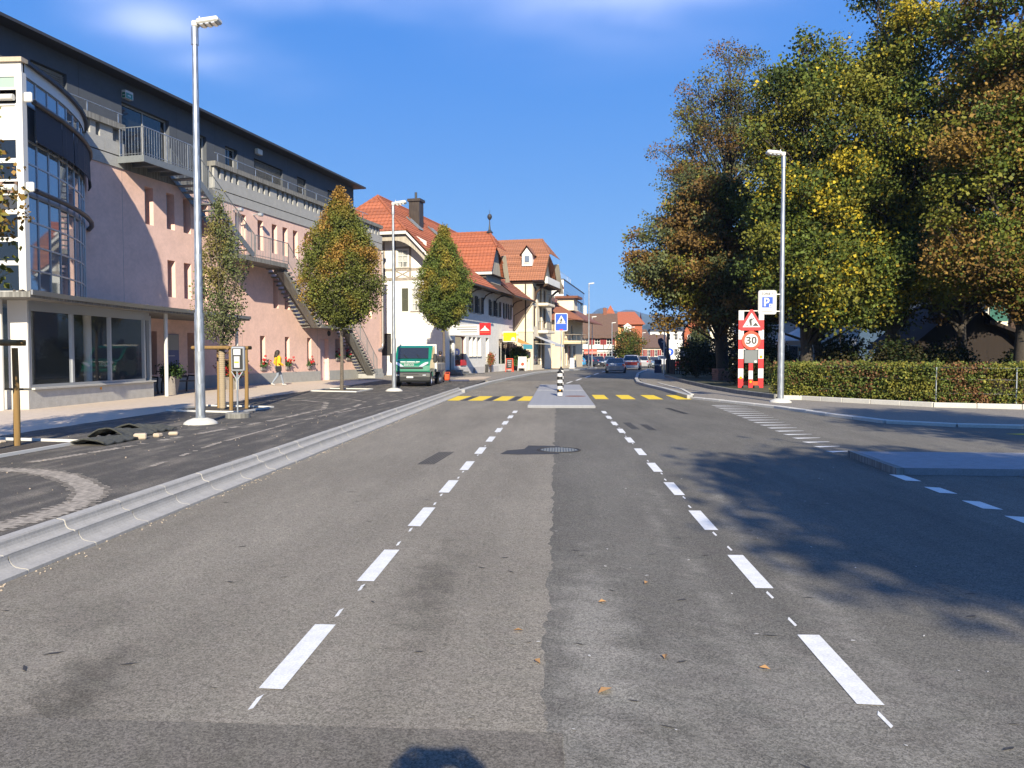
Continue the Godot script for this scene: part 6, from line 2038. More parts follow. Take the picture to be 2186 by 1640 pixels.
	for q in [[9.0, -36.5, 1.3, 1.5], [10.3, -38.0, 1.4, 1.8], [12.9, -36.0, 1.5, 2.6], [14.2, -33.4, 1.4, 2.3], [16.8, -34.5, 1.8, 2.2], [19.5, -33.0, 1.6, 1.7], [20.2, -29.4, 1.3, 1.3], [8.7, -49, 1.6, 2.4], [10.6, -51.5, 1.7, 2.8], [12.4, -46.0, 1.5, 2.6], [17.6, -39.5, 1.6, 1.9], [22.5, -37.5, 1.8, 1.7], [10.0, -56.5, 1.7, 3.0], [12.8, -54.8, 1.8, 3.2]]:
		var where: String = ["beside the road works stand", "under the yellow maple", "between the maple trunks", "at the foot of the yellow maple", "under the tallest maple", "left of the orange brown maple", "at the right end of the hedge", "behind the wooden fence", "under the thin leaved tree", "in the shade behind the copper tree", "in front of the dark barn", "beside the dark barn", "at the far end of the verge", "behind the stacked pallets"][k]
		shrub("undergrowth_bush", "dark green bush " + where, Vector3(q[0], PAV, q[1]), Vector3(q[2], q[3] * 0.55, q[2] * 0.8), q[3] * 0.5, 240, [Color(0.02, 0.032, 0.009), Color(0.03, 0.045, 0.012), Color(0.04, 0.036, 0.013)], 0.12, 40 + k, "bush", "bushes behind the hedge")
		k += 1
	# street trees on the plaza
	var hb := [Color(0.085, 0.1, 0.026), Color(0.12, 0.135, 0.03), Color(0.19, 0.16, 0.035), Color(0.27, 0.16, 0.04)]
	var h2 := [Color(0.08, 0.11, 0.026), Color(0.1, 0.135, 0.028), Color(0.16, 0.16, 0.03), Color(0.24, 0.19, 0.035)]
	street_tree("slender young tree with wrapped trunk held by four wooden stakes", Vector3(-8.76, PAV, -19.6), 1.75, 5.6, 0.66, 620, [Color(0.1, 0.115, 0.05), Color(0.11, 0.13, 0.05), Color(0.17, 0.15, 0.05)], 0.055, 21, 0.5, 0.055, true)
	street_tree("egg shaped young hornbeam in front of the pink wall", Vector3(-8.78, PAV, -30.8), 2.6, 8.1, 1.62, 3600, hb, 0.075, 22, 0.4)
	street_tree("dense green hornbeam growing behind the green truck", Vector3(-6.56, PAV, -44.0), 3.0, 8.75, 1.5, 4200, h2, 0.08, 23, 0.42, 0.07)
	street_tree("young staked tree at the left edge whose twigs reach into view", Vector3(-8.85, PAV, -9.6), 1.9, 6.4, 1.5, 1500, [Color(0.13, 0.14, 0.03), Color(0.2, 0.18, 0.035), Color(0.24, 0.15, 0.04)], 0.075, 24, 0.5)
	hedge()

func hedge() -> void:
	var rng := RandomNumberGenerator.new()
	rng.seed = 61
	var t := thing("hedge", "long clipped privet hedge along the right pavement", "hedge")
	var line := [Vector2(7.45, -27.4), Vector2(7.75, -26.55), Vector2(8.3, -26.1), Vector2(9.2, -25.0), Vector2(10.85, -23.05), Vector2(12.85, -22.25), Vector2(18.6, -21.4), Vector2(24, -21.0)]
	var core := MB.new()
	var tw := MB.new()
	var xf := []
	var cl := []
	var total := 0.0
	for i in line.size() - 1:
		var a: Vector2 = line[i]
		var b: Vector2 = line[i + 1]
		var d := (b - a).normalized()
		var nb := Vector2(d.y, -d.x)
		if nb.y > 0: nb = -nb
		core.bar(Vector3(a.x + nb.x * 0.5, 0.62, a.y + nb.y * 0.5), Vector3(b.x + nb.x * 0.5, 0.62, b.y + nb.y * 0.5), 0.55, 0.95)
		var l := a.distance_to(b)
		var n := int(l * 420)
		for k in n:
			var p := a.lerp(b, rng.randf())
			var f := rng.randf()
			var y := 0.0
			var off := 0.0
			if f < 0.56:
				y = rng.randf_range(0.16, 1.22)
				off = -0.03 + absf(rng.randfn()) * 0.10 + 0.08 * fb(p.x * 2.0, y * 2.0)
			elif f < 0.9:
				y = 1.18 + 0.07 * fb(p.x * 1.5, p.y * 1.5) + rng.randfn() * 0.04
				off = rng.randf_range(0.0, 0.95)
			else:
				y = rng.randf_range(0.3, 1.2)
				off = 0.95 + rng.randf() * 0.1
			# the thin stretch near the right edge where bare twigs show
			if p.x > 11.4 and off < 0.3 and y > 0.5 and y < 1.05 and fb(p.x * 0.9 + 4.0, y * 1.6) + (p.x - 12.0) * 0.18 > 0.02 and rng.randf() < 0.86:
				if rng.randf() < 0.5:
					var s := Vector3(p.x + nb.x * 0.15, y, p.y + nb.y * 0.15)
					tw.tube([s, s + Vector3(rng.randfn() * 0.14, rng.randfn() * 0.12, rng.randfn() * 0.05)], [0.006, 0.003], 4, false)
				continue
			var q := p + nb * off
			xf.append(Transform3D(turn_of(rng, rng.randf_range(0.65, 1.3)), Vector3(q.x, y, q.y)))
			var w := fb(p.x * 0.7 + 8.0, y * 1.3) + rng.randfn() * 0.18
			var c := Color(0.1, 0.13, 0.028)
			if w > 0.22: c = Color(0.2, 0.19, 0.035)
			elif w > 0.05: c = Color(0.135, 0.155, 0.03)
			elif w < -0.3: c = Color(0.19, 0.1, 0.045)
			cl.append(c * rng.randf_range(0.7, 1.3))
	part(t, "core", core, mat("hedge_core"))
	part(t, "twigs", tw, mat("twig")).set_meta("kind", "stuff")
	foliage(t, "leaves", clump(13, 0.13, 0.06, 62, 0.3), xf, cl)
	# wire fence buried in the hedge
	var f := thing("wire_fence", "wire fence with thin pale posts showing through the hedge", "fence")
	for q in [Vector2(10.95, -22.98), Vector2(12.75, -22.2), Vector2(14.8, -21.9)]:
		part(f, "post", MB.new().rod(Vector3(q.x, PAV, q.y), Vector3(q.x, 1.2, q.y), 0.02), mat("galvanised"))
	for y in [0.45, 0.85, 1.18]:
		part(f, "wire", MB.new().tube([Vector3(8.6, y, -25.6), Vector3(10.95, y, -22.98), Vector3(12.75, y, -22.2), Vector3(18, y, -21.4)], [0.002], 4, false), mat("grey_metal"))

func flower_box(label: String, at: Vector3, turn: float, w: float, h: float, sd: int) -> void:
	var rng := RandomNumberGenerator.new()
	rng.seed = sd
	var t := thing("flower_box", label, "flower box", at, turn, "geranium boxes on the pink wall")
	part(t, "planter", MB.new().cbox(Vector3(-0.05, 0.09, 0), Vector3(0.24, 0.18, w), 0.02), mat("terracotta"))
	var lf := MB.new()
	for k in 90:
		var p := Vector3(0.02 + rng.randfn() * 0.11, 0.22 + absf(rng.randfn()) * 0.13 * h, rng.randfn() * w * 0.36)
		var nn := Vector3(rng.randfn() + 0.4, rng.randfn() + 0.5, rng.randfn()).normalized()
		var d := nn.cross(Vector3(rng.randfn(), rng.randfn(), rng.randfn())).normalized() * rng.randf_range(0.04, 0.07)
		var s := nn.cross(d)
		lf.quad(p - d, p + s, p + d, p - s)
	part(t, "leaves", lf, mat("flower_leaf")).set_meta("kind", "stuff")
	for k in 7:
		var p := Vector3(0.08 + absf(rng.randfn()) * 0.12, 0.34 + absf(rng.randfn()) * 0.2 * h, rng.randfn() * w * 0.42)
		var b := MB.new()
		for i in 14:
			var d := Vector3(rng.randfn(), rng.randfn(), rng.randfn()).normalized() * 0.055
			var u := d.cross(Vector3(0.3, 1, 0.2)).normalized() * 0.035
			var v := d.cross(u).normalized() * 0.035
			b.quad(p + d + u, p + d + v, p + d - u, p + d - v)
		part(t, "blossom", b, mat("petal"))

# ---------------------------------------------------------------- street furniture
func lamp(label: String, at: Vector3, h: float, turn: float, base := true, r := 0.1) -> Node3D:
	var t := thing("street_lamp", label, "street lamp", at, turn, "street lamps")
	if base: part(t, "concrete_base", MB.new().lathe([Vector2(0.34, 0.0), Vector2(0.33, 0.03), Vector2(0.26, 0.08), Vector2(0.15, 0.12), Vector2(0.1, 0.125)], Vector3.ZERO, 20), mat("concrete_light"))
	part(t, "pole", MB.new().tube([Vector3(0, 0, 0), Vector3(0, h * 0.28, 0), Vector3(0, h * 0.285, 0), Vector3(0, h - 0.1, 0)], [r, r * 0.98, r * 0.8, r * 0.55], 14), mat("galvanised"))
	part(t, "collar", MB.new().lathe([Vector2(r * 0.5, -0.35), Vector2(r * 0.72, -0.35), Vector2(r * 0.72, 0.0), Vector2(r * 0.5, 0.0)], Vector3(0, h - 0.05, 0), 12), mat("galvanised"))
	var hd := MB.new()
	var bs := Basis(Vector3(0, 0, 1), 0.12)
	hd.cbox(Vector3(0.3, h + 0.06, 0), Vector3(0.46, 0.11, 0.26), 0.03, bs)
	hd.cbox(Vector3(0.02, h + 0.02, 0), Vector3(0.14, 0.12, 0.12), 0.02)
	var head := part(t, "lamp_head", hd, mat("white_metal"))
	for k in 3: part(head, "lens", MB.new().box(Vector3(0.18 + k * 0.12, h - 0.018 + k * 0.014, 0), Vector3(0.07, 0.02, 0.2), bs), mat("lamp_clear"))
	part(head, "sensor", MB.new().rod(Vector3(0.1, h + 0.08, 0), Vector3(0.1, h + 0.17, 0), 0.015), mat("grey_metal"))
	return t

func rounded(w: float, h: float, r: float) -> PackedVector2Array:
	var p := PackedVector2Array()
	for q in [[1, 1, 0.0], [-1, 1, PI * 0.5], [-1, -1, PI], [1, -1, PI * 1.5]]:
		for k in 5:
			var a: float = q[2] + PI * 0.5 * k / 4.0
			p.append(Vector2(q[0] * (w * 0.5 - r) + cos(a) * r, q[1] * (h * 0.5 - r) + sin(a) * r))
	return p

func plate(parent: Node, called: String, pts: PackedVector2Array, o: Vector3, depth: float, m: Material) -> MeshInstance3D:
	return part(parent, called, MB.new().prism(pts, Transform3D(Basis.IDENTITY, o), depth), m)

func bollard(t: Node3D, at: Vector3, h: float) -> void:
	var n := 7
	for k in n:
		var y := 0.02 + h * 0.9 * k / n
		part(t, "band", MB.new().lathe([Vector2(0.0, 0), Vector2(0.1, 0.0), Vector2(0.1, h * 0.9 / n), Vector2(0.0, h * 0.9 / n)], at + Vector3(0, y, 0), 18), mat("sign_white") if k % 2 == 0 else mat("sign_black"))
	part(t, "cap", MB.new().lathe([Vector2(0.1, 0.0), Vector2(0.1, 0.05), Vector2(0.045, 0.09), Vector2(0.045, 0.14), Vector2(0.0, 0.15)], at + Vector3(0, 0.02 + h * 0.9, 0), 18), mat("sign_black"))

func make_furniture() -> void:
	lamp("nearest tall galvanised street lamp left of the road", Vector3(-7.41, PAV, -15.53), 8.15, 0.0)
	lamp("galvanised street lamp standing in front of the green truck", Vector3(-6.49, PAV, -30.15), 7.35, 0.0, true, 0.085)
	lamp("street lamp carrying the parking zone sign on the right pavement", Vector3(7.0, 0.06, -24.65), 7.72, PI)
	lamp("tall slim lamp in front of the mirror clad block", Vector3(3.2, PAV, -80.5), 8.8, 0.2, false, 0.08)
	lamp("far street lamp in front of the half timbered house", Vector3(4.2, 0.0, -95.5), 6.2, 0.0, false, 0.08)
	lamp("far street lamp beside the narrow orange house", Vector3(7.7, 0.0, -110.8), 6.1, 0.0, false, 0.08)
	lamp("far street lamp in front of the small round tree", Vector3(11.9, 0.0, -126), 6.0, 0.0, false, 0.08)
	lamp("furthest street lamp right of the tall red house", Vector3(14.8, 0.0, -136), 5.4, 0.0, false, 0.08)
	# crossing sign on the island
	var b1 := thing("bollard", "black and white banded bollard at the near end of the traffic island", "bollard", Vector3(0.07, 0.085, -27.4))
	bollard(b1, Vector3.ZERO, 0.88)
	part(b1, "reflector", MB.new().lathe([Vector2(0.0, 0.0), Vector2(0.03, 0.0)], Vector3(0, 0.22, 0.103), 10, Vector3(0, 0, 1)), mat("sign_amber"))
	var cs := thing("crossing_sign", "blue pedestrian crossing sign on a pole with banded foot", "sign", Vector3(0.13, 0.085, -31.3))
	bollard(cs, Vector3.ZERO, 0.92)
	part(cs, "pole", MB.new().rod(Vector3(0, 0.85, 0), Vector3(0, 3.1, -0.03), 0.032, 10), mat("galvanised"))
	plate(cs, "white_border", rounded(0.52, 0.73, 0.06), Vector3(0, 2.79, 0.04), 0.02, mat("sign_white"))
	plate(cs, "blue_face", rounded(0.46, 0.67, 0.04), Vector3(0, 2.79, 0.044), 0.003, mat("sign_blue"))
	plate(cs, "white_triangle", PackedVector2Array([Vector2(-0.195, -0.06), Vector2(0.195, -0.06), Vector2(0, 0.28)]), Vector3(0, 2.79, 0.048), 0.003, mat("sign_white"))
	var pd := MB.new()
	var zt := Transform3D(Basis.IDENTITY, Vector3(0, 2.79, 0.052))
	pd.prism(PackedVector2Array([Vector2(-0.035, 0.05), Vector2(0.03, 0.05), Vector2(0.035, 0.13), Vector2(0.0, 0.15), Vector2(-0.03, 0.13)]), zt, 0.0)
	pd.prism(PackedVector2Array([Vector2(-0.03, 0.05), Vector2(0.0, 0.05), Vector2(-0.03, -0.04), Vector2(-0.055, -0.04)]), zt, 0.0)
	pd.prism(PackedVector2Array([Vector2(0.0, 0.05), Vector2(0.028, 0.05), Vector2(0.055, -0.04), Vector2(0.03, -0.04)]), zt, 0.0)
	pd.prism(PackedVector2Array([Vector2(0.03, 0.12), Vector2(0.065, 0.06), Vector2(0.055, 0.05), Vector2(0.025, 0.1)]), zt, 0.0)
	pd.prism(PackedVector2Array([Vector2(-0.03, 0.12), Vector2(-0.06, 0.06), Vector2(-0.05, 0.05), Vector2(-0.025, 0.1)]), zt, 0.0)
	part(cs, "walking_figure", pd, mat("sign_black"))
	part(cs, "figure_head", MB.new().lathe([Vector2(0, 0), Vector2(0.022, 0)], Vector3(0, 2.79 + 0.175, 0.053), 10, Vector3(0, 0, 1)), mat("sign_black"))
	for k in 5:
		var x := -0.15 + 0.062 * k + (0.05 if k > 2 else 0.0)
		plate(cs, "stripe", PackedVector2Array([Vector2(x, -0.045), Vector2(x + 0.035, -0.045), Vector2(x + 0.03, 0.0), Vector2(x + 0.008, 0.0)]), Vector3(0, 2.79, 0.052), 0.0, mat("sign_black"))
	plate(cs, "sticker", rounded(0.14, 0.05, 0.01), Vector3(0, 2.48, 0.047), 0.002, mat("petal"))
	# parking zone sign
	var zs := thing("parking_sign", "white parking zone sign with blue square fixed to the right lamp", "sign", Vector3(6.55, 3.2, -24.62))
	plate(zs, "grey_border", rounded(0.57, 0.76, 0.07), Vector3(0, 0, 0), 0.03, mat("louvre"))
	plate(zs, "white_face", rounded(0.53, 0.72, 0.06), Vector3(0, 0, 0.004), 0.003, mat("sign_white"))
	plate(zs, "blue_square", rounded(0.33, 0.33, 0.005), Vector3(0, 0.0, 0.008), 0.003, mat("sign_blue"))
	put(zs, "letter_p", text_mesh("P", 0.36, 0.004), mat("sign_white")).position = Vector3(-0.03, 0.0, 0.012)
	plate(zs, "disc_square", rounded(0.1, 0.1, 0.004), Vector3(0.1, -0.1, 0.014), 0.002, mat("sign_white"))
	part(zs, "disc_pointer", MB.new().lathe([Vector2(0, 0), Vector2(0.03, 0)], Vector3(0.1, -0.1, 0.018), 3, Vector3(0, 0, 1)), mat("sign_blue"))
	put(zs, "zone_text", text_mesh("ZONE 1", 0.11, 0.003), mat("sign_black")).position = Vector3(0, 0.265, 0.008)
	for k in 2: plate(zs, "small_print", rounded(0.22 + 0.12 * k, 0.018, 0.004), Vector3(0, -0.235 - 0.055 * k, 0.008), 0.002, mat("sign_grey"))
	for y in [0.25, -0.28]: part(zs, "bracket", MB.new().box(Vector3(0.33, y, -0.01), Vector3(0.2, 0.03, 0.03)), mat("white_metal"))
	# road works stand
	var rw := thing("road_works_sign", "road works stand with warning triangle and 30 limit on striped boards", "sign", Vector3(8.27, PAV, -33.6), -0.04)
	for x in [-0.42, 0.42]:
		for k in 8:
			var y := 0.02 + 0.415 * k
			part(rw, "stripe_board", MB.new().span(Vector3(x - 0.11, y, -0.02), Vector3(x + 0.11, y + 0.413, 0.01)), mat("sign_red") if k % 2 == 0 else mat("sign_white"))
		part(rw, "reflector", MB.new().lathe([Vector2(0, 0), Vector2(0.06, 0)], Vector3(x, 0.45 if x < 0 else 1.35, 0.014), 14, Vector3(0, 0, 1)), mat("sign_amber"))
	for k in 3: part(rw, "stripe_board", MB.new().span(Vector3(-0.09, 0.02 + 0.37 * k, -0.02), Vector3(0.09, 0.02 + 0.37 * k + 0.368, 0.01)), mat("sign_red") if k % 2 == 0 else mat("sign_white"))
	part(rw, "reflector", MB.new().lathe([Vector2(0, 0), Vector2(0.055, 0)], Vector3(0, 0.28, 0.014), 14, Vector3(0, 0, 1)), mat("sign_amber"))
	part(rw, "grey_plate", MB.new().cbox(Vector3(0, 1.36, 0.02), Vector3(0.56, 0.56, 0.03), 0.01), mat("sign_grey"))
	part(rw, "plate_label", MB.new().span(Vector3(0.14, 1.1, 0.037), Vector3(0.24, 1.19, 0.04)), mat("sign_white"))
	part(rw, "red_stem", MB.new().span(Vector3(-0.1, 2.2, 0.0), Vector3(0.1, 2.6, 0.02)), mat("sign_orange"))
	part(rw, "cross_bar", MB.new().span(Vector3(-0.53, 1.66, -0.05), Vector3(0.53, 1.71, -0.02)), mat("white_metal"))
	part(rw, "cross_bar", MB.new().span(Vector3(-0.53, 3.3, -0.05), Vector3(0.53, 3.34, -0.02)), mat("white_metal"))
	part(rw, "limit_disc", MB.new().lathe([Vector2(0, 0.02), Vector2(0.40, 0.02), Vector2(0.40, 0.0)], Vector3(0, 2.05, 0.03), 28, Vector3(0, 0, 1)), mat("sign_orange"))
	part(rw, "limit_face", MB.new().lathe([Vector2(0, 0.0), Vector2(0.28, 0.0)], Vector3(0, 2.05, 0.054), 28, Vector3(0, 0, 1)), mat("sign_white"))
	put(rw, "limit_number", text_mesh("30", 0.42, 0.004, false, true), mat("sign_black")).position = Vector3(0, 2.05, 0.06)
	plate(rw, "red_triangle", PackedVector2Array([Vector2(-0.5, -0.33), Vector2(0.5, -0.33), Vector2(0.44, -0.42), Vector2(-0.44, -0.42)]), Vector3(0, 2.9, 0.04), 0.02, mat("sign_red"))
	plate(rw, "red_triangle", PackedVector2Array([Vector2(-0.5, -0.33), Vector2(0.5, -0.33), Vector2(0.05, 0.47), Vector2(-0.05, 0.47)]), Vector3(0, 2.9, 0.04), 0.02, mat("sign_red"))
	plate(rw, "white_triangle", PackedVector2Array([Vector2(-0.37, -0.28), Vector2(0.37, -0.28), Vector2(0.0, 0.34)]), Vector3(0, 2.9, 0.045), 0.003, mat("sign_white"))
	var wk := MB.new()
	var wt := Transform3D(Basis.IDENTITY, Vector3(0, 2.9, 0.049))
	wk.prism(PackedVector2Array([Vector2(-0.06, -0.22), Vector2(-0.1, -0.02), Vector2(-0.09, 0.06), Vector2(0.0, 0.1), Vector2(0.05, 0.06), Vector2(0.0, 0.0), Vector2(0.02, -0.22), Vector2(-0.02, -0.22), Vector2(-0.035, -0.06), Vector2(-0.03, -0.22)]), wt, 0.0)
	wk.prism(PackedVector2Array([Vector2(0.04, 0.1), Vector2(0.1, 0.12), Vector2(0.1, 0.07), Vector2(0.05, 0.06)]), wt, 0.0)
	wk.prism(PackedVector2Array([Vector2(0.03, 0.07), Vector2(0.11, -0.09), Vector2(0.1, -0.1), Vector2(0.02, 0.05)]), wt, 0.0)
	wk.prism(PackedVector2Array([Vector2(0.04, -0.23), Vector2(0.3, -0.23), Vector2(0.17, -0.08)]), wt, 0.0)
	wk.prism(PackedVector2Array([Vector2(-0.25, -0.23), Vector2(-0.12, -0.23), Vector2(-0.18, -0.19)]), wt, 0.0)
	part(rw, "digging_figure", wk, mat("sign_black"))
	for q in [[-0.25, 0.1], [0.22, 0.12]]: part(rw, "foot_weight", MB.new().cbox(Vector3(q[0], 0.06, 0.05), Vector3(0.22, 0.13, 0.3), 0.03), mat("rubber"))
	make_plaza_things()
	make_right_things()

func stake(t: Node3D, x: float, z: float, h: float) -> void:
	part(t, "stake", MB.new().tube([Vector3(x, PAV, z), Vector3(x + 0.01, h * 0.5, z), Vector3(x, h, z)], [0.052, 0.05, 0.046], 10), mat("stake_wood"))

func make_plaza_things() -> void:
	var rng := RandomNumberGenerator.new()
	rng.seed = 33
	var t := thing("tree_stakes", "four wooden stakes with cross rails round the slender tree", "tree stakes")
	for q in [Vector2(-9.52, -19.75), Vector2(-9.1, -20.15), Vector2(-8.42, -19.35), Vector2(-8.3, -20.05)]: stake(t, q.x, q.y, 1.7)
	for q in [[Vector2(-9.6, -19.7), Vector2(-8.3, -19.32)], [Vector2(-9.2, -20.2), Vector2(-8.15, -20.02)], [Vector2(-8.46, -19.25), Vector2(-8.28, -20.2)]]:
		part(t, "rail", MB.new().tube([Vector3(q[0].x, 1.74, q[0].y), Vector3(q[1].x, 1.74, q[1].y)], [0.05], 10), mat("stake_wood"))
	for y in [1.6, 1.42]:
		part(t, "strap", MB.new().tube([Vector3(-9.1, y, -20.1), Vector3(-8.7, y, -19.68), Vector3(-8.42, y, -19.38)], [0.025], 6), mat("twig"))
	var t0 := thing("tree_stakes", "wooden stake and rail at the left edge of the picture", "tree stakes")
	for q in [Vector2(-8.5, -11.58), Vector2(-9.3, -11.2), Vector2(-8.35, -10.2), Vector2(-9.4, -10.4)]: stake(t0, q.x, q.y, 1.66)
	for q in [[Vector2(-9.5, -11.1), Vector2(-8.35, -11.62)], [Vector2(-8.5, -11.7), Vector2(-8.3, -10.1)]]:
		part(t0, "rail", MB.new().tube([Vector3(q[0].x, 1.74, q[0].y), Vector3(q[1].x, 1.74, q[1].y)], [0.05], 10), mat("stake_wood"))
	# steel edging frames of the tree pits
	var k := 0
	for pts in [[Vector2(-9.95, -19.0), Vector2(-7.9, -18.5), Vector2(-7.7, -20.4), Vector2(-9.8, -20.9)], [Vector2(-9.7, -29.7), Vector2(-7.75, -29.1), Vector2(-7.65, -31.4), Vector2(-9.6, -31.9)], [Vector2(-9.7, -12.4), Vector2(-7.7, -12.1), Vector2(-7.8, -9.6), Vector2(-9.9, -9.9)]]:
		var f := thing("tree_pit_frame", ["pale steel edging frame round the staked slender tree", "pale steel edging frame round the egg shaped hornbeam", "pale steel edging frame at the left edge stake"][k], "tree pit", Vector3.ZERO, 0.0, "steel tree pit frames")
		for i in 4:
			var a: Vector2 = pts[i]
			var b: Vector2 = pts[(i + 1) % 4]
			part(f, "edge_strip", MB.new().bar(Vector3(a.x, PAV + 0.02, a.y), Vector3(b.x, PAV + 0.02, b.y), 0.035, 0.05), mat("white_metal"))
		part(f, "soil", flat(MB.new(), [pts[0].lerp(pts[2], 0.02), pts[1].lerp(pts[3], 0.02), pts[2].lerp(pts[0], 0.02), pts[3].lerp(pts[1], 0.02)], PAV + 0.006), mat("soil"))
		k += 1
	# notice case on a post
	var n := thing("notice_case", "small glazed notice case on a steel post with concrete disc foot", "notice board", Vector3(-7.29, PAV, -17.1), 0.06)
	part(n, "foot", MB.new().lathe([Vector2(0, 0.12), Vector2(0.25, 0.12), Vector2(0.27, 0.1), Vector2(0.27, 0.0)], Vector3.ZERO, 22), mat("concrete_dark"))
	part(n, "post", MB.new().rod(Vector3(0, 0.1, 0), Vector3(0, 1.12, 0), 0.02, 10), mat("galvanised"))
	part(n, "case", MB.new().cbox(Vector3(0.03, 1.34, 0), Vector3(0.3, 0.56, 0.1), 0.02), mat("grey_metal"))
	part(n, "backing", MB.new().span(Vector3(-0.09, 1.1, 0.051), Vector3(0.15, 1.58, 0.054)), mat("sign_black"))
	part(n, "leaflet", MB.new().span(Vector3(-0.05, 1.14, 0.056), Vector3(0.08, 1.4, 0.058)), mat("awning_grey"))
	part(n, "leaflet", MB.new().span(Vector3(-0.04, 1.25, 0.059), Vector3(0.06, 1.28, 0.061)), mat("sign_yellow"))
	part(n, "leaflet", MB.new().span(Vector3(-0.06, 1.43, 0.056), Vector3(0.1, 1.56, 0.058)), mat("sign_white"))
	for s in [-1, 1]: part(n, "brace", MB.new().bar(Vector3(0.13 * s, 1.06, 0), Vector3(0, 0.85, 0), 0.02, 0.02), mat("grey_metal"))
	# rubber mats laid over the pit
	var m := thing("rubber_mats", "buckled black rubber mats covering a hole in the plaza", "mat", Vector3(-7.6, PAV, -12.9), -0.15)
	for q in [[0.25, 0.75, 0.62, 0.9, 0.06, 0.5], [-0.05, -0.15, 0.75, 0.85, 0.14, 0.1], [-0.3, -0.95, 0.8, 0.75, 0.13, -0.25]]:
		var mb := MB.new()
		var nx := 10
		var nq := 10
		for i in nx:
			for j in nq:
				var P := []
				for d in [[0, 0], [1, 0], [1, 1], [0, 1]]:
					var u: float = float(i + d[0]) / nx
					var v: float = float(j + d[1]) / nq
					var x: float = q[0] + (u - 0.5) * q[2]
					var z: float = q[1] + (v - 0.5) * q[3]
					var y: float = 0.025 + q[4] * sin(u * PI) * (0.4 + 0.6 * v) + 0.03 * (1.0 if (int(v * 9.0) % 3 == 0) else 0.0) + 0.02 * fb(x * 4.0, z * 4.0)
					P.append(Vector3(x + z * q[5] * 0.2, y, z))
				mb.quado(P[0], P[1], P[2], P[3], Vector3.UP)
				mb.quado(P[0] - Vector3(0, 0.025, 0), P[1] - Vector3(0, 0.025, 0), P[2] - Vector3(0, 0.025, 0), P[3] - Vector3(0, 0.025, 0), Vector3.DOWN)
				if i == 0: mb.quado(P[0], P[3], P[3] - Vector3(0, 0.025, 0), P[0] - Vector3(0, 0.025, 0), Vector3.LEFT)
				if i == nx - 1: mb.quado(P[1], P[2], P[2] - Vector3(0, 0.025, 0), P[1] - Vector3(0, 0.025, 0), Vector3.RIGHT)
				if j == nq - 1: mb.quado(P[3], P[2], P[2] - Vector3(0, 0.025, 0), P[3] - Vector3(0, 0.025, 0), Vector3.BACK)
		part(m, "mat_sheet", mb, mat("rubber"))
	k = 0
	for q in [[-7.08, -12.62, 0.2, 0.1, 0.16], [-6.95, -12.95, 0.13, 0.07, 0.12], [-7.2, -12.2, 0.1, 0.05, 0.09], [-6.85, -13.3, 0.16, 0.06, 0.1], [-9.0, -11.9, 0.12, 0.05, 0.1]]:
		single("stone_block", MB.new().cbox(Vector3(0, q[3] * 0.5, 0), Vector3(q[2], q[3], q[4]), 0.018), mat("stone_pale"), ["largest pale stone beside the rubber mats", "pale stone next to the largest one by the mats", "small pale stone at the near edge of the mats", "flat pale stone at the far edge of the mats", "pale stone by the left edge stake"][k], "stone", Vector3(q[0], PAV, q[1]), 0.4 + k, "pale stones on the plaza")
		k += 1
	var cr := MB.new()
	for i in 150:
		var x := -9.6 + rng.randf() * 5.0
		var z := -6.5 - rng.randf() * 13.0
		var s := rng.randf_range(0.003, 0.009)
		cr.box(Vector3(x, PAV + s * 0.4, z), Vector3(s, s, s) * 1.4, Basis.from_euler(Vector3(rng.randf(), rng.randf(), rng.randf()) * 3.0))
	single("plaza_gravel", cr, mat("stone_pale"), "scattered pale gravel bits on the dark plaza", "gravel").set_meta("kind", "stuff")
	# café planters and benches under the canopy
	shrub("potted_plant", "leafy plant in the tall grey pot by the canopy post", Vector3(-14.0, PAV + 0.62, -27.1), Vector3(0.45, 0.28, 0.42), 0.25, 130, [Color(0.04, 0.075, 0.02), Color(0.05, 0.09, 0.025)], 0.07, 70, "plant")
	single("plant_pot", MB.new().lathe([Vector2(0.0, 0.02), Vector2(0.2, 0.0), Vector2(0.3, 0.66), Vector2(0.26, 0.66), Vector2(0.24, 0.5), Vector2(0, 0.5)], Vector3.ZERO, 20), mat("terracotta"), "tall grey tapered pot by the canopy post", "pot", Vector3(-14.0, PAV, -27.1))
	shrub("potted_plant", "geranium in the low pot behind the staked slender tree", Vector3(-13.6, PAV + 0.5, -31.3), Vector3(0.6, 0.4, 0.55), 0.4, 150, [Color(0.05, 0.09, 0.025), Color(0.09, 0.12, 0.03), Color(0.4, 0.02, 0.03)], 0.08, 71, "plant")
	single("plant_pot", MB.new().lathe([Vector2(0.0, 0.02), Vector2(0.22, 0.0), Vector2(0.3, 0.52), Vector2(0.26, 0.52), Vector2(0, 0.42)], Vector3.ZERO, 20), mat("terracotta"), "low grey pot behind the staked slender tree", "pot", Vector3(-13.6, PAV, -31.3))
	k = 0
	for q in [[-14.4, -28.6], [-14.9, -26.4]]:
		var b := thing("bench", ["dark metal bench under the canopy beside the tall grey pot", "dark metal bench under the canopy at the end of the café window"][k], "bench", Vector3(q[0], PAV, q[1]), HEAD, "benches under the canopy")
		for z in [-0.7, 0.7]:
			part(b, "side_frame", MB.new().tube([Vector3(0.32, 0.0, z), Vector3(0.26, 0.3, z), Vector3(0.3, 0.62, z), Vector3(-0.2, 0.64, z), Vector3(-0.28, 0.4, z), Vector3(-0.3, 0.0, z)], [0.035], 6), mat("dark_metal"))
		for i in 4: part(b, "seat_slat", MB.new().box(Vector3(-0.18 + 0.13 * i, 0.43, 0), Vector3(0.1, 0.03, 1.4)), mat("dark_metal"))
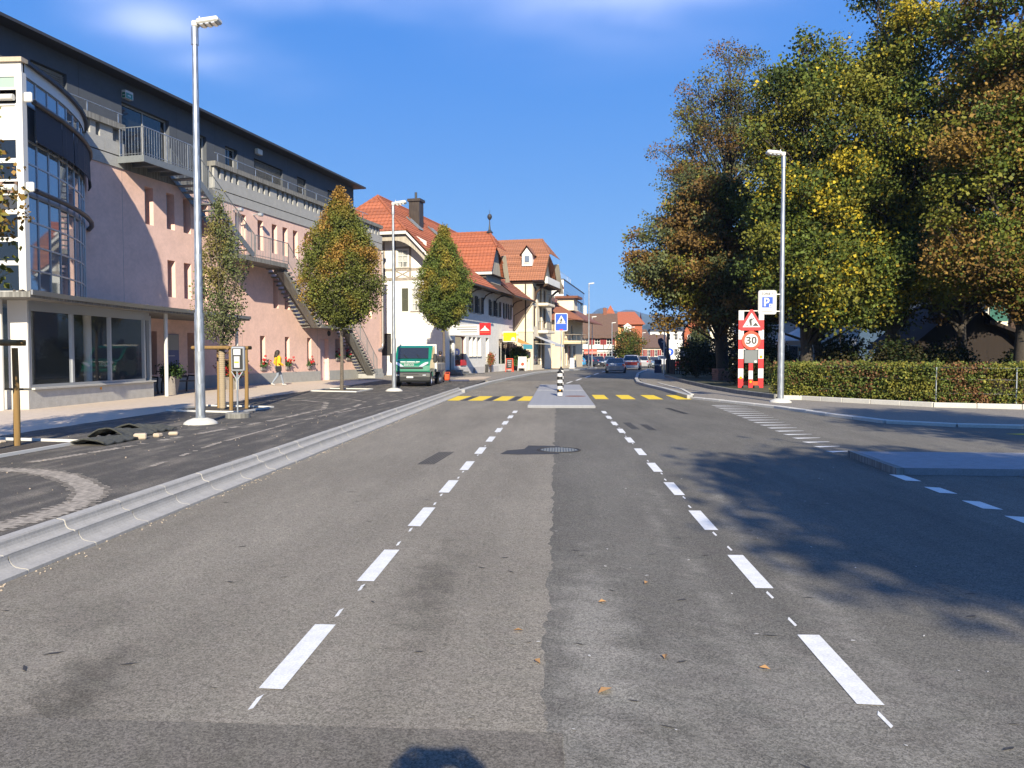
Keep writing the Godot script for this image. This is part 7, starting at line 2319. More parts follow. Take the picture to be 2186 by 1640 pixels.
		for i in 2: part(b, "back_slat", MB.new().box(Vector3(-0.28, 0.6 + 0.16 * i, 0), Vector3(0.03, 0.1, 1.4)), mat("dark_metal"))
		k += 1
	# geraniums in the ground floor windows
	var PB := Transform3D(Basis(Vector3.UP, HEAD), Vector3(-13.9, 0, -39))
	k = 0
	for s in [-2.33, -0.1, 2.12, 5.44, 6.73]:
		flower_box(["red geranium box left of the woman in yellow", "red geranium box just right of the woman in yellow", "red geranium box beside the pink building's ground floor door", "red geranium box under the lower stair landing behind the tree trunk", "red geranium box nearest the foot of the staircase"][k], PB * Vector3(0.0, 0.78 if k < 3 else 1.21, -s), HEAD, 0.42 if k < 3 else 0.66, 1.0 if k < 3 else 0.8, 80 + k)
		k += 1
	# things lying behind the truck
	single("tarpaulin", MB.new().cbox(Vector3(0, 0.04, 0), Vector3(1.1, 0.1, 0.7), 0.03), mat("banner_navy"), "folded dark blue tarpaulin on the ground behind the truck", "tarpaulin", Vector3(-5.35, PAV, -41.5), 0.1)
	single("sand_patch", flat(MB.new(), [Vector2(-6.1, -43.6), Vector2(-5.0, -43.2), Vector2(-4.3, -45.5), Vector2(-4.3, -49.5), Vector2(-5.2, -50.0), Vector2(-6.0, -47.0)], PAV + 0.03, 0.03), mat("stone_pale"), "spread of sand on the ground beside the far kerb", "sand")
	var oc := thing("plate_compactor", "small orange machine standing behind the truck's rear wheel", "machine", Vector3(-5.9, PAV, -40.6))
	part(oc, "body", MB.new().cbox(Vector3(0, 0.25, 0), Vector3(0.3, 0.35, 0.4), 0.06), mat("fabric_orange"))
	part(oc, "plate", MB.new().cbox(Vector3(0, 0.04, 0), Vector3(0.36, 0.08, 0.55), 0.02), mat("dark_metal"))
	part(oc, "handle", MB.new().tube([Vector3(0.12, 0.35, 0), Vector3(0.12, 0.5, -0.3), Vector3(-0.12, 0.5, -0.3), Vector3(-0.12, 0.35, 0)], [0.018], 6), mat("fabric_orange"))
	# leaves lying on the road
	k = 0
	for q in [[-0.22, -4.25], [0.22, -3.5], [0.55, -3.92], [-0.1, -3.82], [1.02, -3.8], [0.28, -4.78], [0.6, -5.2], [5.9, -9.75]]:
		var big: float = 0.045 if k == 1 else 0.028
		if k == 7: big = 0.3
		var lb := MB.new()
		if k < 7:
			lb.tri(Vector3(-big, 0.004, 0), Vector3(0, 0.018, big * 0.5), Vector3(big, 0.006, 0.0))
			lb.tri(Vector3(-big, 0.004, 0), Vector3(big, 0.006, 0), Vector3(0, 0.012, -big * 0.6))
		else:
			for i in 60:
				var p := Vector3(rng.randfn() * 0.14, 0.006 + absf(rng.randfn()) * 0.02, rng.randfn() * 0.07)
				var a := rng.randf() * TAU
				lb.tri(p, p + Vector3(cos(a) * 0.05, 0.015, sin(a) * 0.05), p + Vector3(cos(a + 0.7) * 0.04, 0.0, sin(a + 0.7) * 0.04))
		single("fallen_leaf" if k < 7 else "leaf_pile", lb, mat("dead_leaf"), ["brown leaf lying just left of the asphalt seam", "largest brown leaf right of the asphalt seam near the camera", "small tan leaf in the middle of the right lane", "tiny leaf left of the asphalt seam near the camera", "pale leaf near the right lane dashes", "pale leaf in the right lane further off", "small pale leaf in the right lane, the furthest", "little heap of brown leaves against the side street slab"][k], "leaf", Vector3(q[0], 0.004, q[1]), 0.7 * k, "fallen leaves")
		k += 1

func make_right_things() -> void:
	var rng := RandomNumberGenerator.new()
	rng.seed = 71
	# picket fence in the shade
	var f := thing("picket_fence", "dark wooden picket fence in the shade under the copper tree", "fence")
	var line := [Vector2(8.55, -61.5), Vector2(8.6, -57.4), Vector2(14.2, -57.7)]
	for i in 2:
		var a: Vector2 = line[i]
		var b: Vector2 = line[i + 1]
		var n := int(a.distance_to(b) / 0.17)
		for k in n:
			var p := a.lerp(b, float(k) / n)
			part(f, "picket", MB.new().box(Vector3(p.x, 0.65, p.y), Vector3(0.09, 1.1 + rng.randfn() * 0.02, 0.09)), mat("beam_dark"))
		for y in [0.4, 0.95]: part(f, "rail", MB.new().bar(Vector3(a.x, y, a.y - 0.06), Vector3(b.x, y, b.y - 0.06), 0.04, 0.08), mat("beam_dark"))
	# information board
	var ib := thing("information_board", "yellow edged information board on a post before the picket fence", "notice board", Vector3(9.06, 0.1, -55.8))
	part(ib, "post", MB.new().rod(Vector3(0, 0, 0), Vector3(0, 1.2, 0), 0.03), mat("board_pale"))
	part(ib, "board", MB.new().cbox(Vector3(0, 1.62, 0), Vector3(0.66, 0.85, 0.06), 0.015), mat("sign_black"))
	part(ib, "yellow_top", MB.new().span(Vector3(-0.32, 1.95, 0.031), Vector3(0.32, 2.03, 0.034)), mat("sign_yellow"))
	part(ib, "sheet", MB.new().span(Vector3(-0.22, 1.32, 0.031), Vector3(0.22, 1.72, 0.034)), mat("awning_grey"))
	# open board
	var ob := thing("open_board", "dark pavement board with OPEN lettering at the end of the fence", "board", Vector3(8.3, 0.06, -64.5))
	part(ob, "board", MB.new().cbox(Vector3(0, 0.55, 0), Vector3(0.6, 1.1, 0.08), 0.02), mat("banner_navy"))
	put(ob, "lettering", text_mesh("OPEN", 0.2, 0.01), mat("sign_white")).position = Vector3(0, 0.66, 0.045)
	# beach flag and poles
	var bf := thing("feather_flag", "dark blue feather flag leaning beside the pavement", "flag", Vector3(9.0, 0.06, -61.5))
	part(bf, "pole", MB.new().tube([Vector3(0, 0, 0), Vector3(-0.15, 1.4, 0), Vector3(-0.55, 2.55, 0), Vector3(-0.85, 2.85, 0)], [0.02, 0.018, 0.014, 0.01], 6), mat("white_metal"))
	part(bf, "cloth", MB.new().prism(PackedVector2Array([Vector2(0.0, 0.6), Vector2(-0.12, 1.4), Vector2(-0.5, 2.5), Vector2(-0.85, 2.86), Vector2(-1.1, 2.75), Vector2(-1.12, 2.45), Vector2(-0.85, 1.9), Vector2(-0.35, 1.1)]), Transform3D(Basis.IDENTITY, Vector3(0, 0, 0.01)), 0.01), mat("banner_navy"))
	for k in 5: part(bf, "letter_stroke", MB.new().bar(Vector3(-0.82 + 0.13 * k, 2.5 - 0.24 * k, 0.016), Vector3(-0.72 + 0.13 * k, 2.56 - 0.24 * k, 0.016), 0.005, 0.12), mat("awning_grey"))
	single("flag_pole", MB.new().rod(Vector3.ZERO, Vector3(0, 5.1, 0), 0.05, 8), mat("white_metal"), "white flag pole beside the dark blue feather flag", "pole", Vector3(8.0, 0.06, -58.7))
	single("dark_pole", MB.new().tube([Vector3.ZERO, Vector3(0, 4.4, 0)], [0.1, 0.08], 8), mat("dark_metal"), "thick dark pole beside the white flag pole", "pole", Vector3(8.3, 0.06, -58.9))
	# blue arrow sign far along the street
	var bs := thing("direction_sign", "round topped blue traffic sign far along the street", "sign", Vector3(13.2, 0.0, -92))
	part(bs, "post", MB.new().rod(Vector3.ZERO, Vector3(0, 2.6, -0.02), 0.03), mat("galvanised"))
	part(bs, "disc", MB.new().lathe([Vector2(0, 0.0), Vector2(0.45, 0.0)], Vector3(0, 1.9, 0.03), 20, Vector3(0, 0, 1)), mat("sign_blue"))
	part(bs, "arrow", MB.new().prism(PackedVector2Array([Vector2(-0.1, -0.25), Vector2(0.1, -0.25), Vector2(0.1, 0.0), Vector2(0.22, 0.0), Vector2(0, 0.28), Vector2(-0.22, 0.0), Vector2(-0.1, 0.0)]), Transform3D(Basis.IDENTITY, Vector3(0, 1.9, 0.035)), 0.0), mat("sign_white"))
	# pallets of paving stones
	var ps := thing("paving_stack", "stack of reddish paving stones beside the road works stand", "stack", Vector3(9.4, PAV, -43.0), 0.2)
	for y in 6:
		for x in 7:
			for z in 2:
				part(ps, "paver", MB.new().cbox(Vector3(-0.72 + 0.24 * x + rng.randfn() * 0.01, 0.08 + 0.11 * y, 0.3 - 0.45 * z), Vector3(0.22, 0.095, 0.42), 0.012), mat("brick_pave"))
	part(ps, "pallet", MB.new().box(Vector3(0, -0.02, 0.05), Vector3(1.7, 0.08, 1.0)), mat("board_pale"))
	single("orange_sack", MB.new().cbox(Vector3(0, 0.12, 0), Vector3(0.7, 0.24, 0.45), 0.08), mat("fabric_orange"), "orange sack lying behind the road works stand", "sack", Vector3(8.7, PAV, -35.2))
	# houses behind the trees
	far_house("garden_house", "white garden house with dark shutters behind the maple trunks", Vector3(17.0, 0, -54.0), -0.06, 7.0, 8.0, 5.6, 3.0, mat("white_wall"), mat("tile_far_brown"), true, 0.0, 2, 3, mat("shutter_black"))
	var pa := thing("parasol", "white scalloped garden parasol behind the maple trunks", "parasol", Vector3(14.9, PAV, -48.8))
	part(pa, "pole", MB.new().rod(Vector3.ZERO, Vector3(0, 3.1, 0), 0.03), mat("white_metal"))
	var cv := MB.new()
	for k in 8:
		var a := TAU * k / 8
		var b := TAU * (k + 1) / 8
		var A := Vector3(cos(a) * 1.5, 2.3, sin(a) * 1.5)
		var Bq := Vector3(cos(b) * 1.5, 2.3, sin(b) * 1.5)
		cv.tri(Vector3(0, 3.1, 0), A, Bq)
		cv.quad(A, Bq, Bq + Vector3(0, -0.25, 0), A + Vector3(0, -0.25, 0))
	part(pa, "canopy", cv, mat("awning_white"))
	var bn := far_house("barn", "low dark wooden barn with wide tiled roof behind the hedge", Vector3(21.5, 0, -42.2), -0.06, 5.0, 6.0, 2.3, 2.2, mat("barn_board"), mat("barn_board"), false, 0.0, 0, 1)
	part(bn, "stone_base", MB.new().span(Vector3(-2.4, 0, 0.02), Vector3(-0.6, 1.0, 0.1)), mat("concrete_dark"))
	part(bn, "lean_to_roof", MB.new().prism(PackedVector2Array([Vector2(1.0, 3.4), Vector2(3.6, 2.35), Vector2(3.6, 2.2), Vector2(1.0, 3.2)]), Transform3D(Basis.IDENTITY, Vector3(0, 0, 0.6)), 6.5), mat("barn_board"))
	var ch := far_house("shuttered_house", "cream house with green shutters at the right edge behind the barn", Vector3(27.2, 0, -52.5), -0.06, 4.6, 8.0, 5.6, 3.0, mat("cream_wall"), mat("tile_far"), true, 0.0, 2, 1, mat("shutter_teal"))
	part(ch, "board_annex", MB.new().span(Vector3(2.3, 0, 0.3), Vector3(6.0, 4.8, -6.0)), mat("board_brown"))

# ---------------------------------------------------------------- vehicles
func wheel(parent: Node, at: Vector3, r: float, w: float) -> void:
	var t := part(parent, "wheel", MB.new().lathe([Vector2(r * 0.62, -w * 0.5), Vector2(r * 0.92, -w * 0.5), Vector2(r, -w * 0.32), Vector2(r, w * 0.32), Vector2(r * 0.92, w * 0.5), Vector2(r * 0.62, w * 0.5)], Vector3.ZERO, 20, Vector3.RIGHT), mat("tyre"))
	t.position = at
	var s := signf(at.x)
	var rm := MB.new()
	rm.lathe([Vector2(0.0, w * 0.3 * s), Vector2(r * 0.2, w * 0.34 * s), Vector2(r * 0.55, w * 0.2 * s), Vector2(r * 0.63, w * 0.46 * s)], Vector3.ZERO, 20, Vector3.RIGHT)
	part(t, "rim", rm, mat("rim"))

func car(called: String, label: String, at: Vector3, turn: float, paint: Material, o := {}) -> Node3D:
	# local -z is forward; a loft of cross sections, a glasshouse on top, wheels, lamps
	var L: float = o.get("l", 3.9)
	var W: float = o.get("w", 1.62)
	var H: float = o.get("h", 1.32)
	var wagon: bool = o.get("wagon", false)
	var t := thing(called, label, "car", at, turn, o.get("group", "cars on the street"))
	var st := [[0.0, 0.80, 0.22, 0.50], [0.03, 0.92, 0.17, 0.62], [0.12, 0.99, 0.15, 0.70], [0.27, 1.0, 0.15, 0.80], [0.5, 1.0, 0.15, 0.86], [0.8, 1.0, 0.16, 0.90], [0.93, 0.96, 0.18, 0.92], [0.985, 0.90, 0.24, 0.86], [1.0, 0.84, 0.3, 0.66]]
	var body := MB.new()
	var rings := []
	for s in st:
		var hw: float = W * 0.5 * s[1]
		var yb: float = s[2] * H / 1.32
		var yt: float = s[3] * H / 1.32
		var z: float = -L * 0.5 + L * s[0]
		rings.append([Vector3(-hw * 0.9, yb, z), Vector3(-hw, lerpf(yb, yt, 0.35), z), Vector3(-hw * 0.985, lerpf(yb, yt, 0.7), z), Vector3(-hw * 0.9, yt, z), Vector3(hw * 0.9, yt, z), Vector3(hw * 0.985, lerpf(yb, yt, 0.7), z), Vector3(hw, lerpf(yb, yt, 0.35), z), Vector3(hw * 0.9, yb, z)])
	for i in rings.size() - 1:
		for k in 8:
			var k2 := (k + 1) % 8
			body.quado(rings[i][k], rings[i][k2], rings[i + 1][k2], rings[i + 1][k], (rings[i][k] + rings[i + 1][k2]) * 0.5 - Vector3(0, 0.5, 0))
	for e in [0, rings.size() - 1]:
		for k in range(1, 7): body.tri(rings[e][0], rings[e][k], rings[e][k + 1])
	part(t, "body", body, paint)
	# glasshouse
	var zb0 := -L * 0.5 + L * 0.27
	var zb1 := -L * 0.5 + L * (0.985 if wagon else 0.95)
	var zr0 := -L * 0.5 + L * 0.44
	var zr1 := -L * 0.5 + L * (0.92 if wagon else 0.82)
	var yb := 0.80 * H / 1.32
	var yb1 := 0.91 * H / 1.32
	var wb := W * 0.45
	var wr := W * 0.36
	var b := [Vector3(-wb, yb, zb0), Vector3(wb, yb, zb0), Vector3(wb, yb1, zb1), Vector3(-wb, yb1, zb1)]
	var r := [Vector3(-wr, H - 0.05, zr0), Vector3(wr, H - 0.05, zr0), Vector3(wr, H - 0.03, zr1), Vector3(-wr, H - 0.03, zr1)]
	var names := ["windscreen", "side_window", "rear_window", "side_window"]
	for k in 4:
		var k2 := (k + 1) % 4
		var g := MB.new()
		g.quado(b[k].lerp(b[k2], 0.02), b[k2].lerp(b[k], 0.02), r[k2].lerp(r[k], 0.02), r[k].lerp(r[k2], 0.02), (b[k] + b[k2]) * 0.5 - Vector3(0, 0.8, 0))
		part(t, names[k], g, mat("glass_dark"))
		part(t, "pillar", MB.new().bar(b[k], r[k], 0.07, 0.05), paint)
	for s in [0, 1]:
		var a: Vector3 = b[1 if s == 0 else 0].lerp(b[2 if s == 0 else 3], 0.5)
		var c: Vector3 = r[1 if s == 0 else 0].lerp(r[2 if s == 0 else 3], 0.45)
		part(t, "pillar", MB.new().bar(a, c, 0.05, 0.06), mat("plastic_black"))
	var rf := MB.new()
	var mid := []
	for k in 4: mid.append(r[k] * Vector3(0.8, 1, 0.93) + Vector3(0, 0.05, 0))
	for k in 4: rf.quado(r[k], r[(k + 1) % 4], mid[(k + 1) % 4], mid[k], Vector3.UP)
	rf.quado(mid[0], mid[1], mid[2], mid[3], Vector3.UP)
	part(t, "roof", rf, o.get("roof", paint))
	for q in [0.19, 0.80]:
		for s in [-1, 1]: wheel(t, Vector3(s * (W * 0.5 - 0.08), 0.29, -L * 0.5 + L * q), 0.29, 0.19)
	for s in [-1, 1]:
		part(t, "tail_lamp", MB.new().cbox(Vector3(s * W * 0.40, 0.72 * H / 1.32, L * 0.49), Vector3(0.2, 0.2, 0.08), 0.03), mat("tail_red"))
		part(t, "headlamp", MB.new().cbox(Vector3(s * W * 0.36, 0.56 * H / 1.32, -L * 0.485), Vector3(0.28, 0.13, 0.1), 0.03), mat("lamp_clear"))
		part(t, "mirror", MB.new().cbox(Vector3(s * (W * 0.5 + 0.06), 0.85 * H / 1.32, -L * 0.16), Vector3(0.16, 0.1, 0.08), 0.025), paint)
	part(t, "bumper", MB.new().cbox(Vector3(0, 0.3, L * 0.49), Vector3(W * 0.84, 0.16, 0.1), 0.03), mat("plastic_black") if o.get("dark_bumper", false) else paint)
	part(t, "bumper", MB.new().cbox(Vector3(0, 0.3, -L * 0.485), Vector3(W * 0.84, 0.2, 0.1), 0.03), mat("plastic_black"))
	part(t, "number_plate", MB.new().box(Vector3(0, 0.56 * H / 1.32, L * 0.497), Vector3(0.4, 0.1, 0.02)), mat("sign_white"))
	part(t, "number_plate", MB.new().box(Vector3(0, 0.36, -L * 0.5 - 0.03), Vector3(0.4, 0.1, 0.02)), mat("sign_white"))
	return t

func make_vehicles() -> void:
	car("grey_car", "blue grey hatchback driving away nearest on the road", Vector3(5.04, 0, -67.5), -0.1, mat("car_grey"), {l = 3.8, w = 1.68, h = 1.28})
	var am := car("ambulance_car", "white estate car with orange red panels and roof bars on the road", Vector3(7.85, 0, -82.0), -0.16, mat("car_white"), {l = 4.3, w = 1.75, h = 1.5, wagon = true})
	part(am, "orange_panel", MB.new().cbox(Vector3(0, 0.66, 2.13), Vector3(1.3, 0.34, 0.05), 0.02), mat("car_orange"))
	for s in [-1, 1]: part(am, "orange_panel", MB.new().box(Vector3(s * 0.875, 0.62, 0.1), Vector3(0.01, 0.3, 3.2)), mat("car_orange"))
	for s in [-1, 1]: part(am, "roof_bar", MB.new().bar(Vector3(s * 0.6, 1.52, -0.6), Vector3(s * 0.6, 1.52, 1.6), 0.05, 0.06), mat("dark_metal"))
	part(am, "light_bar", MB.new().cbox(Vector3(0, 1.54, 0.1), Vector3(1.1, 0.1, 0.24), 0.03), mat("dark_metal"))
	car("silver_car", "silver estate car ahead of the white and orange one", Vector3(10.3, 0, -93.5), -0.22, mat("car_silver"), {l = 4.0, w = 1.66, h = 1.4, wagon = true})
	car("teal_car", "dark teal car coming up behind the silver estate", Vector3(12.9, 0, -104.5), PI - 0.25, mat("car_teal"), {l = 3.8, h = 1.3})
	car("white_car", "white car furthest along the road on the right", Vector3(15.2, 0, -112), -0.28, mat("car_white"), {l = 4.0, h = 1.45})
	car("black_car", "black car parked facing the camera by the left kerb", Vector3(5.3, 0, -102.5), PI - 0.06, mat("car_black"), {l = 3.9, w = 1.68, h = 1.4, group = "parked cars on the left"})
	car("navy_car", "dark blue car parked behind the black one", Vector3(7.3, 0, -110.0), PI - 0.1, mat("car_teal"), {l = 3.8, h = 1.4, group = "parked cars on the left"})
	car("light_blue_car", "light blue small car with dark roof parked by the optician", Vector3(1.75, PAV, -97.0), 1.25, mat("car_blue"), {l = 3.3, w = 1.5, h = 1.3, roof = mat("car_black"), group = "parked cars on the left"})
	car("dark_car", "dark car with red lamps parked beside the light blue one", Vector3(3.35, PAV, -99.6), 1.0, mat("car_black"), {l = 3.5, w = 1.55, h = 1.32, group = "parked cars on the left"})
	car("red_car", "red car half hidden behind the picket fence", Vector3(12.9, 0.06, -73), 0.6, mat("car_red"), {l = 4.2, w = 1.7, h = 1.75, wagon = true})
	truck()

func hull(mb: MB, prof: PackedVector2Array, w: float, bevel: float, shrink: float) -> void:
	# side profile (depth, height) swept across the width, its flanks drawn in a little
	var c := Vector2.ZERO
	for p in prof: c += p / prof.size()
	var idx := Geometry2D.triangulate_polygon(prof)
	for s in [-1.0, 1.0]:
		var inner := []
		var outer := []
		for p in prof:
			inner.append(Vector3(s * (w * 0.5 - bevel), p.y, p.x))
			var q := c + (p - c) * shrink
			outer.append(Vector3(s * w * 0.5, q.y, q.x))
		for i in prof.size():
			var j := (i + 1) % prof.size()
			mb.quado(inner[i], inner[j], outer[j], outer[i], (inner[i] + outer[j]) * 0.5 - Vector3(0, c.y, c.x))
		for i in range(0, idx.size(), 3):
			if s > 0: mb.quado(outer[idx[i]], outer[idx[i + 1]], outer[idx[i + 2]], outer[idx[i + 2]], Vector3.RIGHT)
			else: mb.quado(outer[idx[i]], outer[idx[i + 1]], outer[idx[i + 2]], outer[idx[i + 2]], Vector3.LEFT)
	for i in prof.size():
		var j := (i + 1) % prof.size()
		var hw := w * 0.5 - bevel
		mb.quado(Vector3(-hw, prof[i].y, prof[i].x), Vector3(hw, prof[i].y, prof[i].x), Vector3(hw, prof[j].y, prof[j].x), Vector3(-hw, prof[j].y, prof[j].x), Vector3(0, (prof[i].y + prof[j].y) * 0.5 - c.y, (prof[i].x + prof[j].x) * 0.5 - c.x))

func truck() -> void:
	var t := thing("flatbed_truck", "green flatbed truck parked on the plaza facing the camera", "truck", Vector3(-6.6, PAV, -34.35), 0.02)
	var W := 1.66
	var cab := MB.new()
	hull(cab, PackedVector2Array([Vector2(-0.02, 0.55), Vector2(0.0, 0.72), Vector2(-0.05, 0.95), Vector2(-0.16, 1.14), Vector2(-0.5, 1.26), Vector2(-0.95, 1.80), Vector2(-1.1, 1.86), Vector2(-1.75, 1.88), Vector2(-1.8, 1.8), Vector2(-1.8, 0.45), Vector2(-1.0, 0.42), Vector2(-0.9, 0.66), Vector2(-0.35, 0.66), Vector2(-0.25, 0.45)]), W, 0.1, 0.955)
	part(t, "cab", cab, mat("truck_green"))
	var ws := MB.new()
	ws.quado(Vector3(-0.7, 1.27, -0.475), Vector3(0.7, 1.27, -0.475), Vector3(0.66, 1.77, -0.895), Vector3(-0.66, 1.77, -0.895), Vector3(0, 0.5, 1))
	part(t, "windscreen", ws, mat("glass_dark"))
	for s in [-1, 1]:
		part(t, "wiper", MB.new().bar(Vector3(0.05 + 0.3 * s, 1.285, -0.47), Vector3(0.3 * s - 0.15, 1.45, -0.6), 0.015, 0.015), mat("plastic_black"))
		var sw := MB.new()
		sw.quad(Vector3(s * 0.835, 1.22, -0.68), Vector3(s * 0.835, 1.74, -1.05), Vector3(s * 0.835, 1.74, -1.6), Vector3(s * 0.835, 1.2, -1.6))
		part(t, "side_window", sw, mat("glass_dark"))
		var ml := MB.new()
		ml.cbox(Vector3(s * 1.0, 1.28, -0.55), Vector3(0.17, 0.42, 0.14), 0.05)
		ml.bar(Vector3(s * 0.8, 1.25, -0.6), Vector3(s * 0.95, 1.25, -0.58), 0.05, 0.05)
		part(t, "mirror", ml, mat("plastic_black"))
		part(t, "headlamp", MB.new().prism(PackedVector2Array([Vector2(0.34, 0.9), Vector2(0.5, 0.9), Vector2(0.76, 1.04), Vector2(0.76, 1.12), Vector2(0.62, 1.1), Vector2(0.45, 1.0)]) if s > 0 else PackedVector2Array([Vector2(-0.34, 0.9), Vector2(-0.5, 0.9), Vector2(-0.76, 1.04), Vector2(-0.76, 1.12), Vector2(-0.62, 1.1), Vector2(-0.45, 1.0)]), Transform3D(Basis(Vector3.RIGHT, -0.15), Vector3(0, 0.015, 0.13)), 0.06), mat("lamp_clear"))
		part(t, "fog_lamp", MB.new().cbox(Vector3(s * 0.6, 0.52, 0.1), Vector3(0.16, 0.05, 0.04), 0.01), mat("lamp_clear"))
		part(t, "step", MB.new().cbox(Vector3(s * 0.76, 0.36, -1.3), Vector3(0.16, 0.1, 0.9), 0.02), mat("plastic_black"))
	part(t, "grille", MB.new().cbox(Vector3(0, 0.845, 0.0), Vector3(1.05, 0.08, 0.05), 0.02), mat("plastic_black"))
	var bp := MB.new()
	hull(bp, PackedVector2Array([Vector2(0.09, 0.28), Vector2(0.11, 0.45), Vector2(0.08, 0.62), Vector2(0.02, 0.68), Vector2(-0.25, 0.64), Vector2(-0.25, 0.24), Vector2(0.02, 0.2)]), W + 0.04, 0.14, 0.9)
	part(t, "bumper", bp, mat("plastic_black"))
	for y in [0.33, 0.56]: part(t, "air_intake", MB.new().box(Vector3(0, y, 0.108), Vector3(0.7, 0.03, 0.01)), mat("dark_metal"))
	part(t, "number_plate", MB.new().cbox(Vector3(-0.05, 0.43, 0.12), Vector3(0.3, 0.08, 0.02), 0.004), mat("sign_white"))
	var lt := put(t, "badge_letters", text_mesh("IVECO", 0.16, 0.012), mat("lamp_clear"))
	lt.position = Vector3(-0.12, 0.98, -0.04)
	lt.rotation.x = -0.35
	for q in [[-0.52, -0.28, 1.12, 0.035], [-0.24, 0.14, 1.12, 0.035], [0.18, 0.36, 1.12, 0.035], [-0.5, 0.3, 1.07, 0.012]]:
		part(t, "print_line", MB.new().box(Vector3((q[0] + q[1]) * 0.5, q[2], -0.13 + (1.14 - q[2]) * 0.5), Vector3(q[1] - q[0], q[3], 0.01), Basis(Vector3.RIGHT, -0.45)), mat("sign_white"))
	for q in [[-0.55, 1], [-0.55, -1], [-3.4, 1], [-3.4, -1]]: wheel(t, Vector3(q[1] * (W * 0.5 - 0.12), 0.31, q[0] - 0.07), 0.31, 0.24)
	part(t, "chassis", MB.new().span(Vector3(-0.4, 0.36, -0.6), Vector3(0.4, 0.5, -4.8)), mat("dark_metal"))
	part(t, "bed_floor", MB.new().span(Vector3(-0.88, 0.62, -1.95), Vector3(0.88, 0.7, -4.95)), mat("truck_bed"))
	for s in [-1, 1]:
		for k in 2: part(t, "side_board", MB.new().cbox(Vector3(s * 0.88, 0.86, -2.72 - 1.5 * k), Vector3(0.04, 0.34, 1.46), 0.01), mat("truck_bed"))
		part(t, "stake_post", MB.new().box(Vector3(s * 0.88, 0.9, -1.93), Vector3(0.07, 0.5, 0.06)), mat("truck_bed"))
	part(t, "tail_board", MB.new().cbox(Vector3(0, 0.86, -4.95), Vector3(1.72, 0.34, 0.04), 0.01), mat("truck_bed"))
	var bh := MB.new()
	for x in [-0.85, -0.42, 0.0, 0.42, 0.85]: bh.box(Vector3(x, 1.32, -1.92), Vector3(0.06, 1.22, 0.05))
	for y in [0.75, 1.35, 1.9]: bh.box(Vector3(0, y, -1.92), Vector3(1.76, 0.07, 0.052))
	part(t, "bulkhead", bh, mat("white_metal"))
	for s in [-1, 1]: part(t, "mudguard", MB.new().cbox(Vector3(s * 0.74, 0.6, -3.47), Vector3(0.3, 0.04, 0.9), 0.015), mat("plastic_black"))
	part(t, "load_crate", MB.new().cbox(Vector3(0.2, 0.85, -2.6), Vector3(0.9, 0.3, 0.8), 0.02), mat("stake_wood"))

